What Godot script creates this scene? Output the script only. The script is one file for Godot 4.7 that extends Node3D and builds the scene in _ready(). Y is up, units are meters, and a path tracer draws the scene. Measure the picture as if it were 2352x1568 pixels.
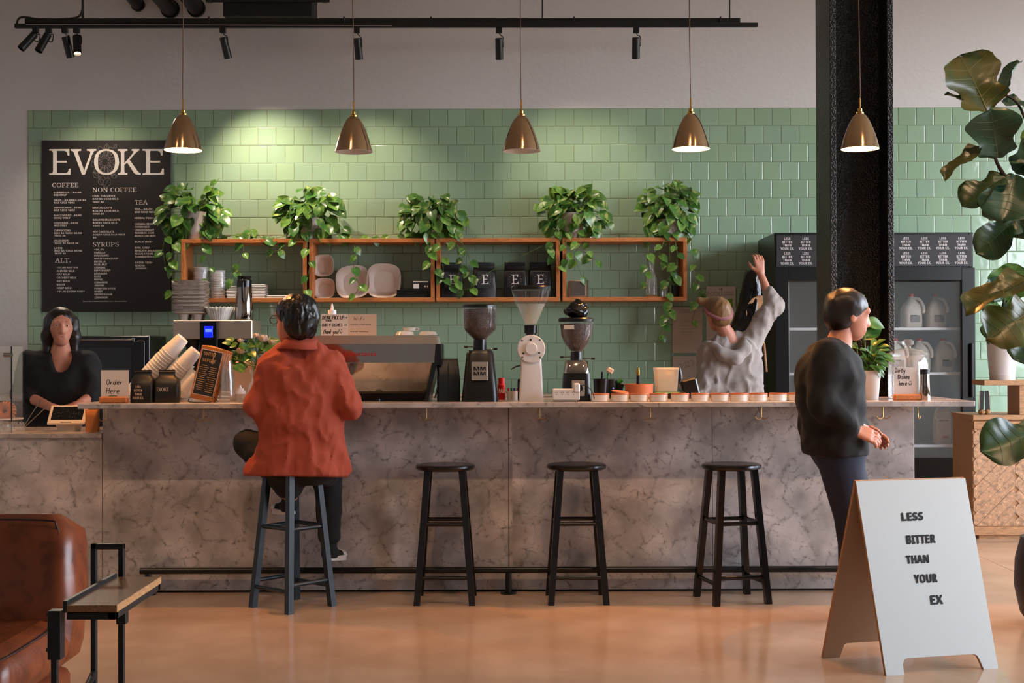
extends Node3D
# A cafe: marble bar with stools, green tiled back wall, shelves with trailing plants, pendants and a sandwich board.
const F := 3100.0        # focal length in pixels of a 2352 x 1568 frame
const EYE := 1.25
const WALL := 11.23      # depth of the tile faces
const SLAB := 0.992      # height of the bar top
const PANEL := 7.01      # depth of the marble front
const SHELF := 10.95     # depth of the shelf fronts
const BACKTOP := 0.90    # height of the back counter
const SPOT := 0.075     # scale of the track spotlights
const FRONT := 0.040    # scale of the spotlights above the guests
const BULB := 1.0      # scale of the pendant bulbs
var cam_basis := Basis.from_euler(Vector3(0.00677, 0, -0.003))
var M := {}
var used := {}
var fonts := {}
var line_gap := 0.0
var rng := RandomNumberGenerator.new()

func _ready():
	rng.seed = 20
	# ---- camera
	var cam := Camera3D.new()
	cam.name = "camera"
	add_child(cam)
	cam.transform = Transform3D(cam_basis, Vector3(0, EYE, 0))
	cam.fov = rad_to_deg(2.0 * atan(784.0 / F))
	cam.near = 0.05
	cam.far = 200.0
	cam.current = true
	# ---- sky and exposure
	var e := Environment.new()
	e.background_mode = Environment.BG_SKY
	var sky := Sky.new()
	var sm := ProceduralSkyMaterial.new()
	sm.sky_top_color = Color(0.80, 0.86, 0.95)
	sm.sky_horizon_color = Color(0.97, 0.98, 1.0)
	sm.ground_horizon_color = Color(0.55, 0.55, 0.56)
	sm.ground_bottom_color = Color(0.40, 0.40, 0.40)
	sm.sky_energy_multiplier = 1.0
	sky.sky_material = sm
	e.sky = sky
	e.background_energy_multiplier = 14.0
	e.tonemap_mode = Environment.TONE_MAPPER_LINEAR
	e.tonemap_exposure = 1.25
	e.sdfgi_enabled = true
	e.ssao_enabled = true
	e.ssil_enabled = true
	var we := WorldEnvironment.new()
	we.name = "environment"
	we.environment = e
	add_child(we)
	# ---- scene
	for f in [["sans", "Droid Sans", 400], ["bold", "Droid Sans", 700], ["serif", "Droid Serif", 400], ["serifbold", "Droid Serif", 700]]:
		var sf := SystemFont.new()
		sf.font_names = PackedStringArray([f[1]])
		sf.font_weight = f[2]
		fonts[f[0]] = sf
	make_materials()
	build_room()
	build_counter()
	build_ceiling_gear()
	build_pendants()
	build_menu_board()
	build_shelves()
	build_shelf_plants()
	build_back_counter()
	build_fridges()
	build_right_corner()
	build_bar_items()
	build_stools()
	build_lounge()
	build_sandwich_board()
	build_fig_tree()
	build_people()

# ---------------------------------------------------------------- helpers
func P(px: float, py: float, d: float) -> Vector3:      # a pixel of the photograph at depth d (metres along the view)
	var v: Vector3 = cam_basis * Vector3((px - 1176.0) / F, -(py - 784.0) / F, -1.0)
	return Vector3(0, EYE, 0) + v * (d / -v.z)

func at(px: float, y: float, d: float) -> Vector3:      # the point at height y and depth d under column px
	var q := P(px, 805.0 + (EYE - y) * F / d, d)
	return Vector3(q.x, y, -d)

func u(d: float) -> float:                               # metres per pixel at depth d
	return d / F

class MB:
	var st := SurfaceTool.new()
	var g := -1
	var col := Color(1, 1, 1)
	var colored := false
	func _init(): st.begin(Mesh.PRIMITIVE_TRIANGLES)
	func v(p: Vector3):
		st.set_smooth_group(g)
		if colored: st.set_color(col)
		st.add_vertex(p)
	func tri(a: Vector3, b: Vector3, c: Vector3):        # counter-clockwise seen from outside
		v(a); v(c); v(b)
	func quad(a: Vector3, b: Vector3, c: Vector3, d: Vector3):
		tri(a, b, c); tri(a, c, d)
	func poly(pts: Array, out: Vector3):                 # convex face, turned to look along out
		var n := Vector3.ZERO
		for i in range(1, pts.size() - 1):
			n += (pts[i] - pts[0]).cross(pts[i + 1] - pts[0])
		for i in range(1, pts.size() - 1):
			if n.dot(out) >= 0: tri(pts[0], pts[i], pts[i + 1])
			else: tri(pts[0], pts[i + 1], pts[i])
	func box(c: Vector3, s: Vector3, bev := 0.0, b := Basis()):
		g = -1
		var h := s * 0.5
		var e: float = minf(bev, minf(h.x, minf(h.y, h.z)) * 0.98)
		if e <= 0.0:
			for ax in 3:
				for sg in [-1.0, 1.0]:
					var n := Vector3.ZERO; n[ax] = sg
					var a1 := (ax + 1) % 3
					var a2 := (ax + 2) % 3
					var pts := []
					for q in [[-1, -1], [1, -1], [1, 1], [-1, 1]]:
						var p := Vector3.ZERO
						p[ax] = sg * h[ax]; p[a1] = q[0] * h[a1]; p[a2] = q[1] * h[a2]
						pts.append(c + b * p)
					poly(pts, b * n)
			return
		var K := func(sx, sy, sz, ax) -> Vector3:
			var p := Vector3(sx * (h.x - e), sy * (h.y - e), sz * (h.z - e))
			p[ax] = [sx, sy, sz][ax] * h[ax]
			return c + b * p
		for ax in 3:
			var a1 := (ax + 1) % 3
			var a2 := (ax + 2) % 3
			for sg in [-1, 1]:
				var pts := []
				for q in [[-1, -1], [1, -1], [1, 1], [-1, 1]]:
					var s3 := [0, 0, 0]
					s3[ax] = sg; s3[a1] = q[0]; s3[a2] = q[1]
					pts.append(K.call(s3[0], s3[1], s3[2], ax))
				var n := Vector3.ZERO; n[ax] = sg
				poly(pts, b * n)
				for sg2 in [-1, 1]:                      # edge between faces ax and a1
					var s3 := [0, 0, 0]
					s3[ax] = sg; s3[a1] = sg2; s3[a2] = -1
					var t3 := s3.duplicate(); t3[a2] = 1
					var n2 := n; n2[a1] = sg2
					poly([K.call(s3[0], s3[1], s3[2], ax), K.call(t3[0], t3[1], t3[2], ax), K.call(t3[0], t3[1], t3[2], a1), K.call(s3[0], s3[1], s3[2], a1)], b * n2)
		for sx in [-1, 1]:
			for sy in [-1, 1]:
				for sz in [-1, 1]:
					poly([K.call(sx, sy, sz, 0), K.call(sx, sy, sz, 1), K.call(sx, sy, sz, 2)], b * Vector3(sx, sy, sz))
	func bar(a: Vector3, c: Vector3, w: float, t: float, bev := 0.0, up := Vector3.UP):   # square bar from a to c, w along up x dir, t along up
		var y := (c - a).normalized()
		if absf(y.dot(up)) > 0.98: up = Vector3.BACK
		var x := y.cross(up).normalized()
		var z := x.cross(y).normalized()
		box((a + c) * 0.5, Vector3(w, (c - a).length(), t), bev, Basis(x, y, z))
	func lathe(prof: Array, seg := 24, o := Vector3.ZERO, b := Basis(), from := 0.0, to := TAU):
		var grp := 1
		for i in range(prof.size() - 1):
			var p: Vector2 = prof[i]
			var q: Vector2 = prof[i + 1]
			if i > 0:
				var w: Vector2 = p - prof[i - 1]
				if absf(w.angle_to(q - p)) > 0.6: grp += 1
			g = grp + 1000
			for j in seg:
				var t0 := from + (to - from) * j / seg
				var t1 := from + (to - from) * (j + 1) / seg
				var e0 := Vector3(cos(t0), 0, sin(t0))
				var e1 := Vector3(cos(t1), 0, sin(t1))
				var A := o + b * (e1 * p.x + Vector3(0, p.y, 0))
				var B := o + b * (e0 * p.x + Vector3(0, p.y, 0))
				var C := o + b * (e0 * q.x + Vector3(0, q.y, 0))
				var D := o + b * (e1 * q.x + Vector3(0, q.y, 0))
				if p.x > 1e-6: tri(A, B, C)
				if q.x > 1e-6: tri(A, C, D)
	func tube(pts: Array, r0: float, r1 := -1.0, seg := 8, caps := true):
		if r1 < 0: r1 = r0
		var n := pts.size()
		var side := Vector3.ZERO
		var rings := []
		for i in n:
			var dir: Vector3 = (pts[mini(i + 1, n - 1)] - pts[maxi(i - 1, 0)]).normalized()
			if side == Vector3.ZERO:
				side = dir.cross(Vector3.UP if absf(dir.y) < 0.9 else Vector3.RIGHT).normalized()
			side = (side - dir * side.dot(dir)).normalized()
			var up := dir.cross(side)
			var r: float = lerpf(r0, r1, float(i) / maxf(1, n - 1))
			var ring := PackedVector3Array()
			for j in seg:
				var t := TAU * j / seg
				ring.append(pts[i] + (side * cos(t) + up * sin(t)) * r)
			rings.append(ring)
		loft(rings, caps, caps, 5)
	func loft(rings: Array, cap0 := true, cap1 := true, grp := 7):   # closed rings of equal count, running so that the outside is right
		g = grp
		var m: int = rings[0].size()
		for i in range(rings.size() - 1):
			for j in m:
				var k := (j + 1) % m
				quad(rings[i][j], rings[i][k], rings[i + 1][k], rings[i + 1][j])
		g = -1
		for e in 2:
			if [cap0, cap1][e]:
				var ring: PackedVector3Array = rings[0] if e == 0 else rings[-1]
				var c := Vector3.ZERO
				for p in ring: c += p / m
				for j in m:
					var k := (j + 1) % m
					if e == 0: tri(c, ring[k], ring[j])
					else: tri(c, ring[j], ring[k])
	func extrude(poly2: PackedVector2Array, z0: float, z1: float, o := Vector3.ZERO, b := Basis()):
		g = -1
		if Geometry2D.is_polygon_clockwise(poly2):
			poly2 = poly2.duplicate(); poly2.reverse()
		var idx := Geometry2D.triangulate_polygon(poly2)
		var f := func(q: Vector2, z: float) -> Vector3: return o + b * Vector3(q.x, q.y, z)
		for i in range(0, idx.size(), 3):
			var q0 := poly2[idx[i]]
			var q1 := poly2[idx[i + 1]]
			var q2 := poly2[idx[i + 2]]
			poly([f.call(q0, z1), f.call(q1, z1), f.call(q2, z1)], b.z)
			poly([f.call(q0, z0), f.call(q1, z0), f.call(q2, z0)], -b.z)
		var n := poly2.size()
		for i in n:
			var a := poly2[i]
			var c := poly2[(i + 1) % n]
			quad(f.call(a, z0), f.call(c, z0), f.call(c, z1), f.call(a, z1))
	func done() -> ArrayMesh:
		st.generate_normals()
		st.index()
		return st.commit()

func rrect(w: float, d: float, r: float, y: float, c := Vector3.ZERO, seg := 3) -> PackedVector3Array:   # rounded rectangle ring in the xz plane, for loft going up
	var out := PackedVector3Array()
	r = minf(r, minf(w, d) * 0.499)
	var k := 0
	for q in [[1, -1], [-1, -1], [-1, 1], [1, 1]]:
		var cc := Vector3(q[0] * (w * 0.5 - r), y, q[1] * (d * 0.5 - r))
		for i in seg + 1:
			var t := -PI * 0.5 * (k) - PI * 0.5 * i / seg
			out.append(c + cc + Vector3(cos(t), 0, sin(t)) * r)
		k += 1
	return out

func oval(rx: float, rz: float, y: float, c := Vector3.ZERO, seg := 20) -> PackedVector3Array:
	var out := PackedVector3Array()
	for i in seg:
		var t := -TAU * i / seg
		out.append(c + Vector3(cos(t) * rx, y, sin(t) * rz))
	return out

func curve(pts: Array, per := 5) -> Array:                # Catmull-Rom through points
	var out := []
	var n := pts.size()
	for i in range(n - 1):
		for k in per:
			var t := float(k) / per
			var p: Vector3 = pts[i]
			out.append(p.cubic_interpolate(pts[i + 1], pts[maxi(i - 1, 0)], pts[mini(i + 2, n - 1)], t))
	out.append(pts[-1])
	return out

func numbered(called: String) -> String:
	var n: int = used.get(called, 0)
	used[called] = n + 1
	return called if n == 0 else "%s_%03d" % [called, n]

func meta(o: Node, label := "", category := "", group := "", kind := ""):
	if label: o.set_meta("label", label)
	if category: o.set_meta("category", category)
	if group: o.set_meta("group", group)
	if kind: o.set_meta("kind", kind)

func thing(called: String, label: String, category: String, pos := Vector3.ZERO, group := "", turn := 0.0) -> Node3D:
	var o := Node3D.new()
	o.name = numbered(called)
	add_child(o)
	o.position = pos
	o.rotation.y = turn
	meta(o, label, category, group)
	return o

func part(parent: Node, called: String, mesh: Mesh, m: Material, pos := Vector3.ZERO, b := Basis(), label := "") -> MeshInstance3D:
	var o := MeshInstance3D.new()
	o.name = called if parent != self else numbered(called)
	o.mesh = mesh
	o.material_override = m
	o.transform = Transform3D(b, pos)
	parent.add_child(o, true)
	if label: o.set_meta("label", label)
	return o

func solo(called: String, mesh: Mesh, m: Material, label: String, category: String, pos := Vector3.ZERO, b := Basis(), group := "") -> MeshInstance3D:
	var o := part(self, called, mesh, m, pos, b)
	meta(o, label, category, group)
	return o

func copy(o: Node3D, called: String, label := "") -> Node3D:
	var c: Node3D = o.duplicate()
	c.name = numbered(called)
	add_child(c)
	if label: c.set_meta("label", label)
	return c

func structure(called: String, mesh: Mesh, m: Material, label := "") -> MeshInstance3D:
	var o := part(self, called, mesh, m)
	o.set_meta("kind", "structure")
	if label: o.set_meta("label", label)
	return o

const ORD := ["lowest", "second", "third", "fourth", "fifth", "sixth", "seventh", "eighth", "ninth", "tenth", "eleventh", "twelfth", "thirteenth", "fourteenth", "fifteenth", "sixteenth", "seventeenth", "eighteenth", "nineteenth", "twentieth", "twenty-first", "twenty-second", "twenty-third", "twenty-fourth", "twenty-fifth", "twenty-sixth"]
func nth(i: int, n: int, text: String) -> String:          # which one of a stack, counted from its foot
	return ("lowest " + text) if i == 0 else ("topmost " + text) if i == n - 1 else "%s, %s from the bottom" % [text, ORD[i]]

func cbox(s: Vector3, bev := 0.0, c := Vector3.ZERO) -> ArrayMesh:
	var b := MB.new()
	b.box(c, s, bev)
	return b.done()

func lathed(prof: Array, seg := 24) -> ArrayMesh:
	var b := MB.new()
	b.lathe(prof, seg)
	return b.done()

func tubed(pts: Array, r: float, r1 := -1.0, seg := 8) -> ArrayMesh:
	var b := MB.new()
	b.tube(pts, r, r1, seg)
	return b.done()

func basis_y(y: Vector3, hint := Vector3.BACK) -> Basis:   # basis whose y axis is y
	y = y.normalized()
	if absf(y.dot(hint)) > 0.97: hint = Vector3.RIGHT
	var x := y.cross(hint).normalized()
	return Basis(x, y, x.cross(y).normalized())

# lettering: one TextMesh scaled to w x h metres (w <= 0 keeps the proportion), centred on pos (ax = 0) or starting there (ax = 1)
func lettering(parent: Node, txt: String, w: float, h: float, pos: Vector3, m: Material, font := "sans", b := Basis(), ax := 0, called := "lettering") -> MeshInstance3D:
	var t := TextMesh.new()
	t.text = txt
	t.font = fonts[font]
	t.font_size = 32
	t.pixel_size = 0.01
	t.depth = 0.02
	t.curve_step = 6.0
	t.horizontal_alignment = HORIZONTAL_ALIGNMENT_CENTER if ax == 0 else HORIZONTAL_ALIGNMENT_LEFT
	t.line_spacing = line_gap
	var bb := t.get_aabb()
	var sy: float = h / maxf(bb.size.y, 1e-4)
	var sx: float = w / maxf(bb.size.x, 1e-4) if w > 0 else sy
	var c := bb.get_center()
	var off := Vector3(-c.x * sx, -c.y * sy, 0) if ax == 0 else Vector3(-bb.position.x * sx, -bb.end.y * sy, 0)
	return part(parent, called, t, m, pos + b * off, b * Basis.from_scale(Vector3(sx, sy, 0.04)))

# handwriting: strokes of a pen as thin tubes; glyphs live in a box 1 high
var GLYPH := {
	"O": [[.3, 1, .08, .8, .03, .4, .2, .03, .42, .1, .52, .5, .45, .85, .28, 1]], "D": [[.08, 1, .06, 0], [.02, .98, .35, .92, .52, .55, .4, .12, .05, 0]],
	"H": [[.08, 1, .02, 0], [.5, 1, .44, 0], [.02, .5, .5, .55]], "R": [[.08, 0, .1, 1, .42, .92, .42, .62, .1, .5, .5, 0]], "I": [[.1, 1, .1, 0]],
	"N": [[.04, 0, .06, 1, .46, 0, .5, 1]], "K": [[.06, 1, .06, 0], [.46, 1, .08, .45, .5, 0]], "P": [[.08, 0, .1, 1, .45, .95, .46, .6, .1, .48]],
	"C": [[.48, .9, .25, 1, .05, .6, .12, .12, .48, .06]], "U": [[.05, 1, .08, .2, .28, 0, .45, .25, .48, 1]], "T": [[0, 1, .52, 1], [.26, 1, .25, 0]],
	"Y": [[.02, 1, .26, .5, .5, 1], [.26, .5, .22, 0]], "S": [[.46, .92, .2, 1, .08, .75, .4, .45, .38, .08, .02, .06]], "E": [[.45, 1, .06, 1, .04, 0, .46, 0], [.06, .52, .4, .54]],
	"F": [[.46, 1, .08, 1, .06, 0], [.08, .55, .38, .55]], "W": [[0, 1, .14, 0, .28, .7, .42, 0, .58, 1]],
	"a": [[.42, .5, .12, .58, .04, .2, .25, .02, .42, .5, .46, .02]], "d": [[.4, .45, .1, .5, .05, .12, .3, .04, .42, .4], [.46, 1, .4, 0]],
	"e": [[.06, .3, .42, .36, .3, .6, .08, .45, .1, .08, .42, .06]], "f": [[.4, .95, .2, .95, .16, 0], [.02, .55, .36, .55]],
	"h": [[.1, 1, .04, 0, .12, .4, .34, .52, .38, 0]], "i": [[.1, .55, .1, 0], [.12, .78, .13, .8]], "k": [[.08, 1, .06, 0], [.4, .6, .08, .25, .42, 0]],
	"n": [[.06, .55, .04, 0, .14, .42, .34, .5, .38, 0]], "o": [[.24, .55, .04, .3, .2, .02, .4, .28, .24, .55]], "r": [[.06, .55, .06, 0, .14, .4, .36, .52]],
	"s": [[.36, .52, .1, .5, .3, .25, .26, .02, .02, .04]], "t": [[.18, .95, .14, .08, .34, .02], [0, .62, .36, .66]], "u": [[.05, .55, .08, .1, .26, .02, .38, .3, .4, .55, .44, 0]],
	"y": [[.05, .55, .12, .18, .34, .24], [.42, .58, .3, -.2, .05, -.38]], "!": [[.14, 1, .1, .3], [.09, .03, .1, .05]], "&": [[.42, 0, .1, .75, .25, .98, .34, .72, .06, .22, .25, .02, .46, .35]],
	">": [[0, .45, .9, .45], [.7, .68, .9, .45, .7, .22]], ")": [[.12, .95, .13, .8], [.38, .95, .39, .8], [0, .5, .08, .2, .3, .12, .5, .28, .56, .55]], "~": [[0, .3, .12, .5, .2, .15, .32, .45, .42, .15, .52, .4, .6, .2]], "*": [[.1, .6, .3, .3], [.3, .6, .1, .3]], "_": [[0, 0, .6, .06]],
}
func handwrite(parent: Node, txt: String, w: float, h: float, pos: Vector3, m: Material, b := Basis(), r := 0.0012, slant := 0.12, called := "handwriting") -> MeshInstance3D:
	var x := 0.0
	var lines := []
	for ch in txt:
		if ch == " ": x += 0.4; continue
		var wide := 0.0
		for s in GLYPH[ch]:
			var line := []
			for i in range(0, s.size(), 2):
				line.append(Vector2(x + s[i] + s[i + 1] * slant, s[i + 1]))
				wide = maxf(wide, s[i])
			lines.append(line)
		x += wide + 0.16
	var k := MB.new()
	for line in lines:
		var pts := []
		for q in line: pts.append(Vector3(q.x / x * w, q.y * h, 0))
		k.tube(curve(pts, 3) if pts.size() > 2 else pts, r, r, 4)
	return part(parent, called, k.done(), m, pos, b * Basis.from_scale(Vector3(1, 1, 0.4)))

# ---------------------------------------------------------------- smooth bodies
class Sdf:
	var A := PackedVector3Array()
	var D := PackedVector3Array()
	var inv := PackedFloat32Array()
	var ra := PackedFloat32Array()
	var dr := PackedFloat32Array()
	var kk := PackedFloat32Array()
	var els := []
	var cuts := []
	var noise: FastNoiseLite
	var amp := 0.0
	var nscale := Vector3.ONE
	var crease: FastNoiseLite
	var camp := 0.0
	var lo := Vector3(1e9, 1e9, 1e9)
	var hi := Vector3(-1e9, -1e9, -1e9)
	func grow(p: Vector3, r: float):
		lo = lo.min(p - Vector3(r, r, r)); hi = hi.max(p + Vector3(r, r, r))
	func cap(p: Vector3, q: Vector3, r0: float, r1 := -1.0, k := 0.03):
		if r1 < 0: r1 = r0
		A.append(p); D.append(q - p); inv.append(1.0 / maxf((q - p).length_squared(), 1e-9))
		ra.append(r0); dr.append(r1 - r0); kk.append(k)
		grow(p, r0); grow(q, r1)
	func chain(pts: Array, rs: Array, k := 0.03):
		for i in range(pts.size() - 1): cap(pts[i], pts[i + 1], rs[i], rs[i + 1], k)
	func ell(c: Vector3, r: Vector3, b := Basis(), k := 0.02, sub := false):
		els.append([c, (b * Basis.from_scale(r)).inverse(), minf(r.x, minf(r.y, r.z)), k, sub])
		if not sub: grow(c, maxf(r.x, maxf(r.y, r.z)))
	func cut(n: Vector3, through: Vector3): cuts.append([n.normalized(), n.normalized().dot(through)])   # takes away the side n points to
	func d(p: Vector3) -> float:
		var best := 1e3
		for i in A.size():
			var pa := p - A[i]
			var t := clampf(pa.dot(D[i]) * inv[i], 0.0, 1.0)
			var e := (pa - D[i] * t).length() - ra[i] - dr[i] * t
			var k := kk[i]
			var h := maxf(k - absf(best - e), 0.0) / k
			best = minf(best, e) - h * h * k * 0.25
		for q in els:
			var v: Vector3 = q[1] * (p - q[0])
			var l := v.length()
			var e: float = (l - 1.0) * q[2] if l > 1.0 else (l - 1.0) * q[2]
			var k: float = q[3]
			if q[4]:
				var h := maxf(k - absf(best + e), 0.0) / k
				best = maxf(best, -e) + h * h * k * 0.25
			else:
				var h := maxf(k - absf(best - e), 0.0) / k
				best = minf(best, e) - h * h * k * 0.25
		if amp > 0.0 and absf(best) < amp * 3.0 + 0.02: best += amp * noise.get_noise_3dv(p * nscale)
		if camp > 0.0 and absf(best) < 0.04: best += camp * (1.0 - pow(1.0 - absf(crease.get_noise_3dv(p * nscale)), 5.0))
		for c in cuts: best = maxf(best, c[0].dot(p) - c[1])
		return best
	func mesh_into(verts: PackedVector3Array, idx: PackedInt32Array, cell: float):
		var pad := cell * 2.0 + amp
		var l := lo - Vector3(pad, pad, pad)
		var n := Vector3i(((hi - lo) + Vector3(pad, pad, pad) * 2.0) / cell) + Vector3i(2, 2, 2)
		var B := 4
		n = Vector3i((n.x + B - 1) / B * B, (n.y + B - 1) / B * B, (n.z + B - 1) / B * B)
		var sx := 1
		var sy := n.x + 1
		var sz := (n.x + 1) * (n.y + 1)
		var total := sz * (n.z + 1)
		var val := PackedFloat32Array(); val.resize(total); val.fill(1e6)
		var vid := PackedInt32Array(); vid.resize(total); vid.fill(-1)
		var blocks := []
		var reach := B * 0.5 * 1.75 * cell * 1.35 + amp
		for bz in range(0, n.z, B):
			for by in range(0, n.y, B):
				for bx in range(0, n.x, B):
					var c := l + Vector3(bx + B * 0.5, by + B * 0.5, bz + B * 0.5) * cell
					if absf(d(c)) > reach: continue
					blocks.append(Vector3i(bx, by, bz))
					for z in range(bz, bz + B + 1):
						for y in range(by, by + B + 1):
							var row := z * sz + y * sy
							for x in range(bx, bx + B + 1):
								if val[row + x] > 9e5: val[row + x] = d(l + Vector3(x, y, z) * cell)
		var off := [0, 1, sy, sy + 1, sz, sz + 1, sz + sy, sz + sy + 1]
		var edges := [[0, 1], [2, 3], [4, 5], [6, 7], [0, 2], [1, 3], [4, 6], [5, 7], [0, 4], [1, 5], [2, 6], [3, 7]]
		var cells := PackedInt32Array()
		for bl in blocks:
			for z in range(bl.z, bl.z + B):
				for y in range(bl.y, bl.y + B):
					for x in range(bl.x, bl.x + B):
						var o: int = z * sz + y * sy + x
						var mask := 0
						for q in 8:
							if val[o + off[q]] < 0.0: mask |= 1 << q
						if mask == 0 or mask == 255: continue
						var s := Vector3.ZERO
						var m := 0
						for e in edges:
							var a: float = val[o + off[e[0]]]
							var b: float = val[o + off[e[1]]]
							if (a < 0.0) != (b < 0.0):
								var t := a / (a - b)
								var p0 := Vector3(e[0] & 1, (e[0] >> 1) & 1, e[0] >> 2)
								var p1 := Vector3(e[1] & 1, (e[1] >> 1) & 1, e[1] >> 2)
								s += p0.lerp(p1, t); m += 1
						vid[o] = verts.size()
						verts.append(l + (Vector3(x, y, z) + s / m) * cell)
						cells.append(o)
		for o in cells:
			var inside := val[o] < 0.0
			for ax in 3:
				var da: int = [sx, sy, sz][ax]
				var d1: int = [sy, sz, sx][ax]
				var d2: int = [sz, sx, sy][ax]
				if (val[o + da] < 0.0) == inside: continue
				var q0 := vid[o - d1 - d2]
				var q1 := vid[o - d2]
				var q2 := vid[o]
				var q3 := vid[o - d1]
				if q0 < 0 or q1 < 0 or q3 < 0: continue
				if inside: idx.append_array(PackedInt32Array([q0, q2, q1, q0, q3, q2]))
				else: idx.append_array(PackedInt32Array([q0, q1, q2, q0, q2, q3]))

func nets(list: Array) -> ArrayMesh:                      # [[sdf, cell], ...] as one mesh
	var verts := PackedVector3Array()
	var idx := PackedInt32Array()
	for q in list:
		var v2 := PackedVector3Array()
		var i2 := PackedInt32Array()
		q[0].mesh_into(v2, i2, q[1])
		var base := verts.size()
		verts.append_array(v2)
		for i in i2: idx.append(base + i)
	var nrm := PackedVector3Array(); nrm.resize(verts.size())
	for i in range(0, idx.size(), 3):
		var n := (verts[idx[i + 2]] - verts[idx[i]]).cross(verts[idx[i + 1]] - verts[idx[i]])
		for k in 3: nrm[idx[i + k]] += n
	for i in nrm.size(): nrm[i] = nrm[i].normalized()
	var arr := []
	arr.resize(Mesh.ARRAY_MAX)
	arr[Mesh.ARRAY_VERTEX] = verts
	arr[Mesh.ARRAY_NORMAL] = nrm
	arr[Mesh.ARRAY_INDEX] = idx
	var m := ArrayMesh.new()
	m.add_surface_from_arrays(Mesh.PRIMITIVE_TRIANGLES, arr)
	return m

# ---------------------------------------------------------------- materials
func mk(key: String, c: Color, rough := 0.6, metal := 0.0, more := {}) -> StandardMaterial3D:
	var m := StandardMaterial3D.new()
	m.resource_name = key
	m.albedo_color = c
	m.roughness = rough
	m.metallic = metal
	for k in more: m.set(k, more[k])
	M[key] = m
	return m

func noise(freq: float, oct := 4, seed := 1, type := FastNoiseLite.TYPE_SIMPLEX_SMOOTH, fractal := FastNoiseLite.FRACTAL_FBM) -> FastNoiseLite:
	var n := FastNoiseLite.new()
	n.noise_type = type
	n.frequency = freq
	n.fractal_type = fractal
	n.fractal_octaves = oct
	n.seed = seed
	return n

func noise_tex(n: FastNoiseLite, w := 512, h := 512, stops := [], normal := false, bump := 4.0) -> NoiseTexture2D:
	var t := NoiseTexture2D.new()
	t.width = w; t.height = h
	t.seamless = true
	t.noise = n
	t.as_normal_map = normal
	t.bump_strength = bump
	if stops:
		var gr := Gradient.new()
		gr.offsets = PackedFloat32Array(stops[0])
		gr.colors = PackedColorArray(stops[1])
		t.color_ramp = gr
	return t

func tri_tex(m: StandardMaterial3D, albedo: Texture2D, scale: Vector3, world := true):
	m.albedo_texture = albedo
	m.uv1_triplanar = true
	m.uv1_world_triplanar = world
	m.uv1_scale = scale

func bumpy(m: StandardMaterial3D, t: Texture2D, amount: float, scale := Vector3.ZERO, world := false):
	m.normal_enabled = true
	m.normal_texture = t
	m.normal_scale = amount
	if scale != Vector3.ZERO:
		m.uv1_triplanar = true
		m.uv1_world_triplanar = world
		m.uv1_scale = scale

func marble_image(w: int, h: int, seed: int) -> ImageTexture:
	var base := noise(0.006, 5, seed)
	var patch := noise(0.011, 4, seed + 5)
	var vein := noise(0.0065, 5, seed + 1, FastNoiseLite.TYPE_SIMPLEX_SMOOTH, FastNoiseLite.FRACTAL_RIDGED)
	var fine := noise(0.026, 4, seed + 2, FastNoiseLite.TYPE_SIMPLEX_SMOOTH, FastNoiseLite.FRACTAL_RIDGED)
	var cell := noise(0.013, 3, seed + 9, FastNoiseLite.TYPE_CELLULAR, FastNoiseLite.FRACTAL_NONE)
	cell.cellular_return_type = FastNoiseLite.RETURN_DISTANCE2_SUB
	cell.domain_warp_enabled = true
	cell.domain_warp_amplitude = 45.0
	cell.domain_warp_frequency = 0.012
	vein.domain_warp_enabled = true
	vein.domain_warp_amplitude = 40.0
	vein.domain_warp_frequency = 0.008
	var ims := []
	for n in [base, patch, vein, fine, cell]: ims.append(n.get_image(w, h, false, false, n != cell).get_data())
	var im := Image.create(w, h, false, Image.FORMAT_RGB8)
	var out := PackedByteArray()
	out.resize(w * h * 3)
	var a: PackedByteArray = ims[0]
	var b: PackedByteArray = ims[1]
	var c: PackedByteArray = ims[2]
	var f: PackedByteArray = ims[3]
	var ce: PackedByteArray = ims[4]
	for i in w * h:
		var t := a[i] / 255.0
		var p := b[i] / 255.0
		var v := clampf((c[i] / 255.0 - 0.86) * 7.0, 0.0, 1.0)
		var v2 := clampf((f[i] / 255.0 - 0.74) * 4.5, 0.0, 1.0) * clampf((p - 0.42) * 4.0, 0.0, 1.0)
		var crack := clampf(1.0 - (ce[i] / 255.0) * 16.0, 0.0, 1.0) * clampf((f[i] / 255.0 - 0.40) * 2.2, 0.0, 1.0)
		var l := 0.68 + 0.22 * (t - 0.5) + 0.18 * (p - 0.5)
		var dark := clampf(v * 0.22 + v2 * 0.30 + crack * 0.24, 0.0, 0.62)
		var k := l * (1.0 - dark)
		out[i * 3] = int(clampf(k * 1.02, 0, 1) * 255)
		out[i * 3 + 1] = int(clampf(k * 0.97, 0, 1) * 255)
		out[i * 3 + 2] = int(clampf(k * 0.945, 0, 1) * 255)
	im = Image.create_from_data(w, h, false, Image.FORMAT_RGB8, out)
	return ImageTexture.create_from_image(im)

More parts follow.
